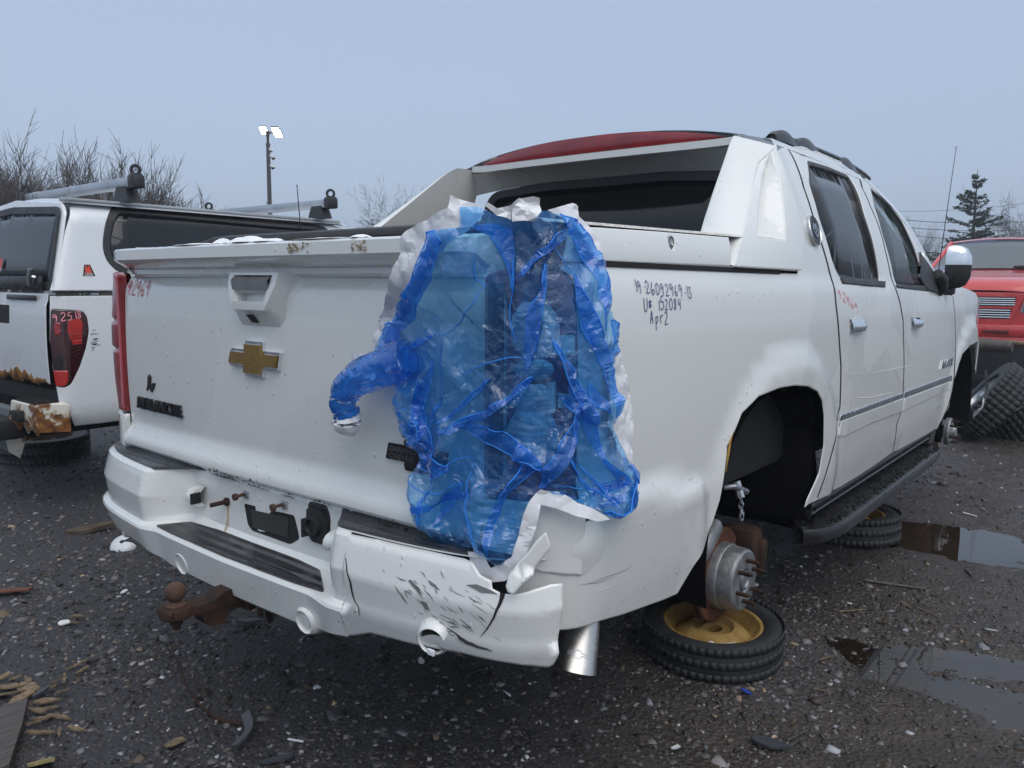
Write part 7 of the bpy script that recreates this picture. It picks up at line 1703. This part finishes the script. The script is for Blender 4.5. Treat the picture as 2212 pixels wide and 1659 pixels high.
# broken white hub cap
hc_ = g2(268, 1183); mb = MB(); A = []
for t in np.linspace(.35, 2*np.pi-.55, 26):
    A.append([[r*math.cos(t)*(1-.15*(abs(t-2.2) < .08)), r*math.sin(t), h] for r, h in ((.012,.030),(.035,.029),(.055,.022),(.064,.008),(.066,.0))])
o = mb.grid(np.array(A)).obj('bottle_top', whitep, None, 60); o.location = (hc_[0], hc_[1], gz(*hc_)+.012); o.rotation_euler = (.45, -.25, 1.1); tag(o, 'broken white plastic cap with a split, lying left of the hitch', 'plastic cap')
for n_, (px, py, L_, lab_) in enumerate([(137,1351,.050,'white plastic shard left of the tow ball, longest of the white bits'),(268,1281,.030,'small white shard nearest the tow ball, upper of a pair'),(257,1293,.020,'tiny white shard just below the pair near the tow ball'),(278,1286,.018,'round whitish bit right of the small white shard'),(1098,1505,.022,'pale scrap on bare dirt below the black bracket'),(1145,1484,.012,'tiny white chip on bare dirt below the exhaust tip'),(650,1388,.012,'tiny pale chip left of the coil spring'),(1460,1620,.03,'white scrap at the bottom edge below the spare wheel'),(2140,1368,.045,'white flat scrap beside the right puddle'),(1835,1310,.02,'pale chip right of the golden spare wheel'),(1905,1150,.02,'pale pebble by the puddle at the far spare wheel'),(1730,1230,.012,'tiny white fleck on the dark mud right of the hub')]):
    shard('white_scrap', lab_, 'scrap', px, py, L_, L_*.45, whitep, None, .004, n_, .012, 'white bits scattered on the ground', .35, .2, 7)
stick('white_stick', 'short white stick near the bottom edge left of centre', 'stick', [(622,1601),(655,1607)], .0032, whitep)
stick('twig', 'long brown twig with side shoots lying left of the plastic hose piece', 'twig', [(366,1392),(385,1440),(410,1500),(460,1552),(520,1570)], .0022, MAT['rust'], .012, None, .005, [([(425,1520),(432,1470)],(0,.03)),([(500,1565),(488,1520)],(0,.03)),([(515,1568),(545,1600)],(0,.0))])
P = []
hp_ = [g2(*p) for p in [(530,1555),(538,1580),(532,1600),(505,1628)]]; hpc = np.mean(hp_, 0); hl = smooth_line(np.array(hp_), 6)-hpc
d = np.gradient(hl, axis=0); d /= np.linalg.norm(d, axis=1, keepdims=True); nn = np.stack([-d[:,1], d[:,0]], 1)*.013
A = np.array([[[*(p-n), .002], [*(p-n*.9), .010], [*(p+n*.9), .020], [*(p+n), .012]] for p, n in zip(hl, nn)])
o = MB().grid(A).obj('hose_piece', simple('grey_black_rubber', (.07,.075,.085), .5), None); o.location = (hpc[0], hpc[1], gz(*hpc)+.012); tag(o, 'bent grey plastic hose piece among the gravel, bottom left of the hitch', 'plastic piece')
s0, s1 = np.array([*g2(698,1377), G+.022]), np.array([*g2(738,1402), G+.022]); t = np.linspace(0, 1, 240); ax = s1-s0; e = np.array([-ax[1], ax[0], 0])/np.linalg.norm(ax[:2]); P = (s0-s1)/2+ax*t[:,None]+.009*(np.cos(t*2*np.pi*18)[:,None]*e+np.sin(t*2*np.pi*18)[:,None]*np.array([0,0,1.]))
o = MB().tube(P, .0013, 5).obj('coil_spring', simple('dark_spring_steel', (.10,.095,.09), .4, .7), None, 60); o.location = (s0+s1)/2; tag(o, 'small dark coil spring on the gravel below the bumper', 'spring')
# black bracket with hole and wire under the torn bumper corner
pl = [g2(*p) for p in [(1000,1430),(1030,1420),(1052,1438),(1045,1450),(1015,1462),(1000,1448)]]; pc = np.mean(pl, 0)
ho = [g2(1018+9*math.cos(t), 1440+5*math.sin(t)) for t in np.linspace(0,2*np.pi,14)[:-1]]
o = panel('plastic_bracket', [p-pc for p in pl], lambda x, y: np.stack(np.broadcast_arrays(x, y, .012), -1), MAT['black'], None, holes=[[p-pc for p in ho]], step=.05, thick=.010, out=(0,0,1)); o.location = (pc[0], pc[1], gz(*pc)+.01); tag(o, 'black plastic bracket with a round hole under the torn bumper corner', 'bracket')
stick('wire', 'thin dark wire lying beside the black plastic bracket', 'wire', [(970,1415),(995,1440),(1008,1464)], .002, MAT['black'], .012)
b0 = np.array([*g2(905,1447), G+.03]); o = MB().tube([np.array([.0,.10,.02]), np.array([.0,.015,.0])], [.016,.014], 12).obj('bolt', MAT['black'], None); o.location = b0; tag(o, 'black plug with a pale round end lying below the broken parking sensor', 'plug')
MB().lathe([(.001,.004),(.012,.003),(.013,0)], (0,.013,.0), (.3,-1,.25), 16).obj('plug_end', simple('pale_plastic_end', (.50,.49,.48), .5), o)
shard('blue_scrap', 'small blue plastic scrap on the mud below the golden spare wheel', 'scrap', 1612, 1518, .035, .018, MAT['blue_car'], 20, .003, 2, .008)
shard('rubber_flap', 'dark grey flat flap lying on the mud at the bottom right', 'rubber flap', 1662, 1612, .10, .05, slate, 10, .008, 6, .012, None, .25)
MS = 'twigs and slivers scattered on the mud'
for n_, (a, b, r, m_, lab_) in enumerate([((1868,1258),(2000,1275),.012,board,'thick dark wet stick below the bright puddle'),((1812,1322),(1870,1318),.004,wood,'pale thin sliver right of the golden spare wheel'),((1946,1304),(1966,1316),.006,wood,'short pale sliver below the thick dark stick'),((1980,1314),(2030,1338),.004,wood,'long curved reddish sliver below the thick dark stick'),((2058,1355),(2090,1358),.003,wood,'forked pale splinter on the mud far right'),((2086,1233),(2100,1250),.008,board,'short dark stick standing out of the bright wet mud'),((2040,1152),(2066,1150),.006,board,'dark clod stick at the edge of the bright puddle'),((1770,1432),(1800,1420),.004,wood,'thin light twig at the brown puddle'),((1755,1500),(1800,1502),.003,wood,'thin straw lying on the shallow brown water'),((2080,1110),(2110,1117),.007,whitep,'whitish strip on the gravel beyond the running board'),((1905,1125-60),(1945,1130-62),.004,wood,'pale chip beside the running board end'),((1850,1040),(1868,1030),.004,whitep,'small white sliver right of the running board'),((1700,1600),(1745,1580),.004,board,'thin dark twig near the bottom edge, right half')]):
    stick('stick', lab_, 'stick', [a, b], r*.8, m_, .006, MS, r*.5)
for n_, (px, py, L_, w_, lab_) in enumerate([(2085,745,.9,.16,'rotten log under the front of the red pickup'),(2180,742,.6,.05,'pale lath lying under the red pickup bumper')]):
    X = onray(px, py, 8.8); o = MB().tube([(-L_/2,0,0),(0,.02,.01),(L_/2,0,0)], [w_*.5,w_*.55,w_*.4], 9).obj('log', wood if n_ else board, None, 60); o.location = (X[0], X[1], X[2]); tag(o, lab_, 'log')
# speed label on the golden rim of the spare wheel
def rl(a, b, h): return rimf(a, b, h)
q = disc2(-.030, .018, .022, None); mb = MB().prism(q, lambda a, b, h: rl(a, b, h), 0, .0006); st_ = mb.obj('speed_label', MAT['whiteprint'], rim1, None)
text_mesh('label_number', '50', lambda a, b, h: rl(-.030-a*-1, .018+b, .0012), .027, MAT['blackprint'], rim1, .0001, .0008)
mb = MB().prism([(-.006,.0),(.075,.0),(.075,.034),(-.006,.034)], rl, 0, .0006); mb.obj('label_sheet', MAT['whiteprint'], rim1, None)
mb = MB().prism([(-.004,.0),(.004,.0),(.004,.034),(-.004,.034)], rl, .0007, .0012).prism([(.036,.0),(.040,.0),(.040,.034),(.036,.034)], rl, .0007, .0012); mb.obj('label_bar', MAT['redprint'], rim1, None, True, 'stuff')
mb = MB()
for k_ in range(5):
    for a0 in (.009,.044): mb.prism([(a0,.004+k_*.006),(a0+.022,.004+k_*.006),(a0+.022,.006+k_*.006),(a0,.006+k_*.006)], rl, .0007, .0011)
mb.obj('label_print', MAT['blackprint'], rim1, None, True, 'stuff')
# ================================================================== MIST
hz_ = bpy.data.materials.new('mist'); hz_.use_nodes = True; t_ = hz_.node_tree; t_.nodes.remove(t_.nodes['Principled BSDF'])
pv = t_.nodes.new('ShaderNodeVolumePrincipled'); pv.inputs['Color'].default_value = (.80,.86,.95,1); pv.inputs['Density'].default_value = .0030; pv.inputs['Anisotropy'].default_value = .1
t_.links.new(pv.outputs[0], t_.nodes['Material Output'].inputs['Volume'])
B_ = MB().box((0, 2, (G-1.4+13.5)/2), (1040, 1040, 13.5-G+1.4)); ho_ = B_.obj('haze', hz_, None, None); ho_['kind'] = 'stuff'
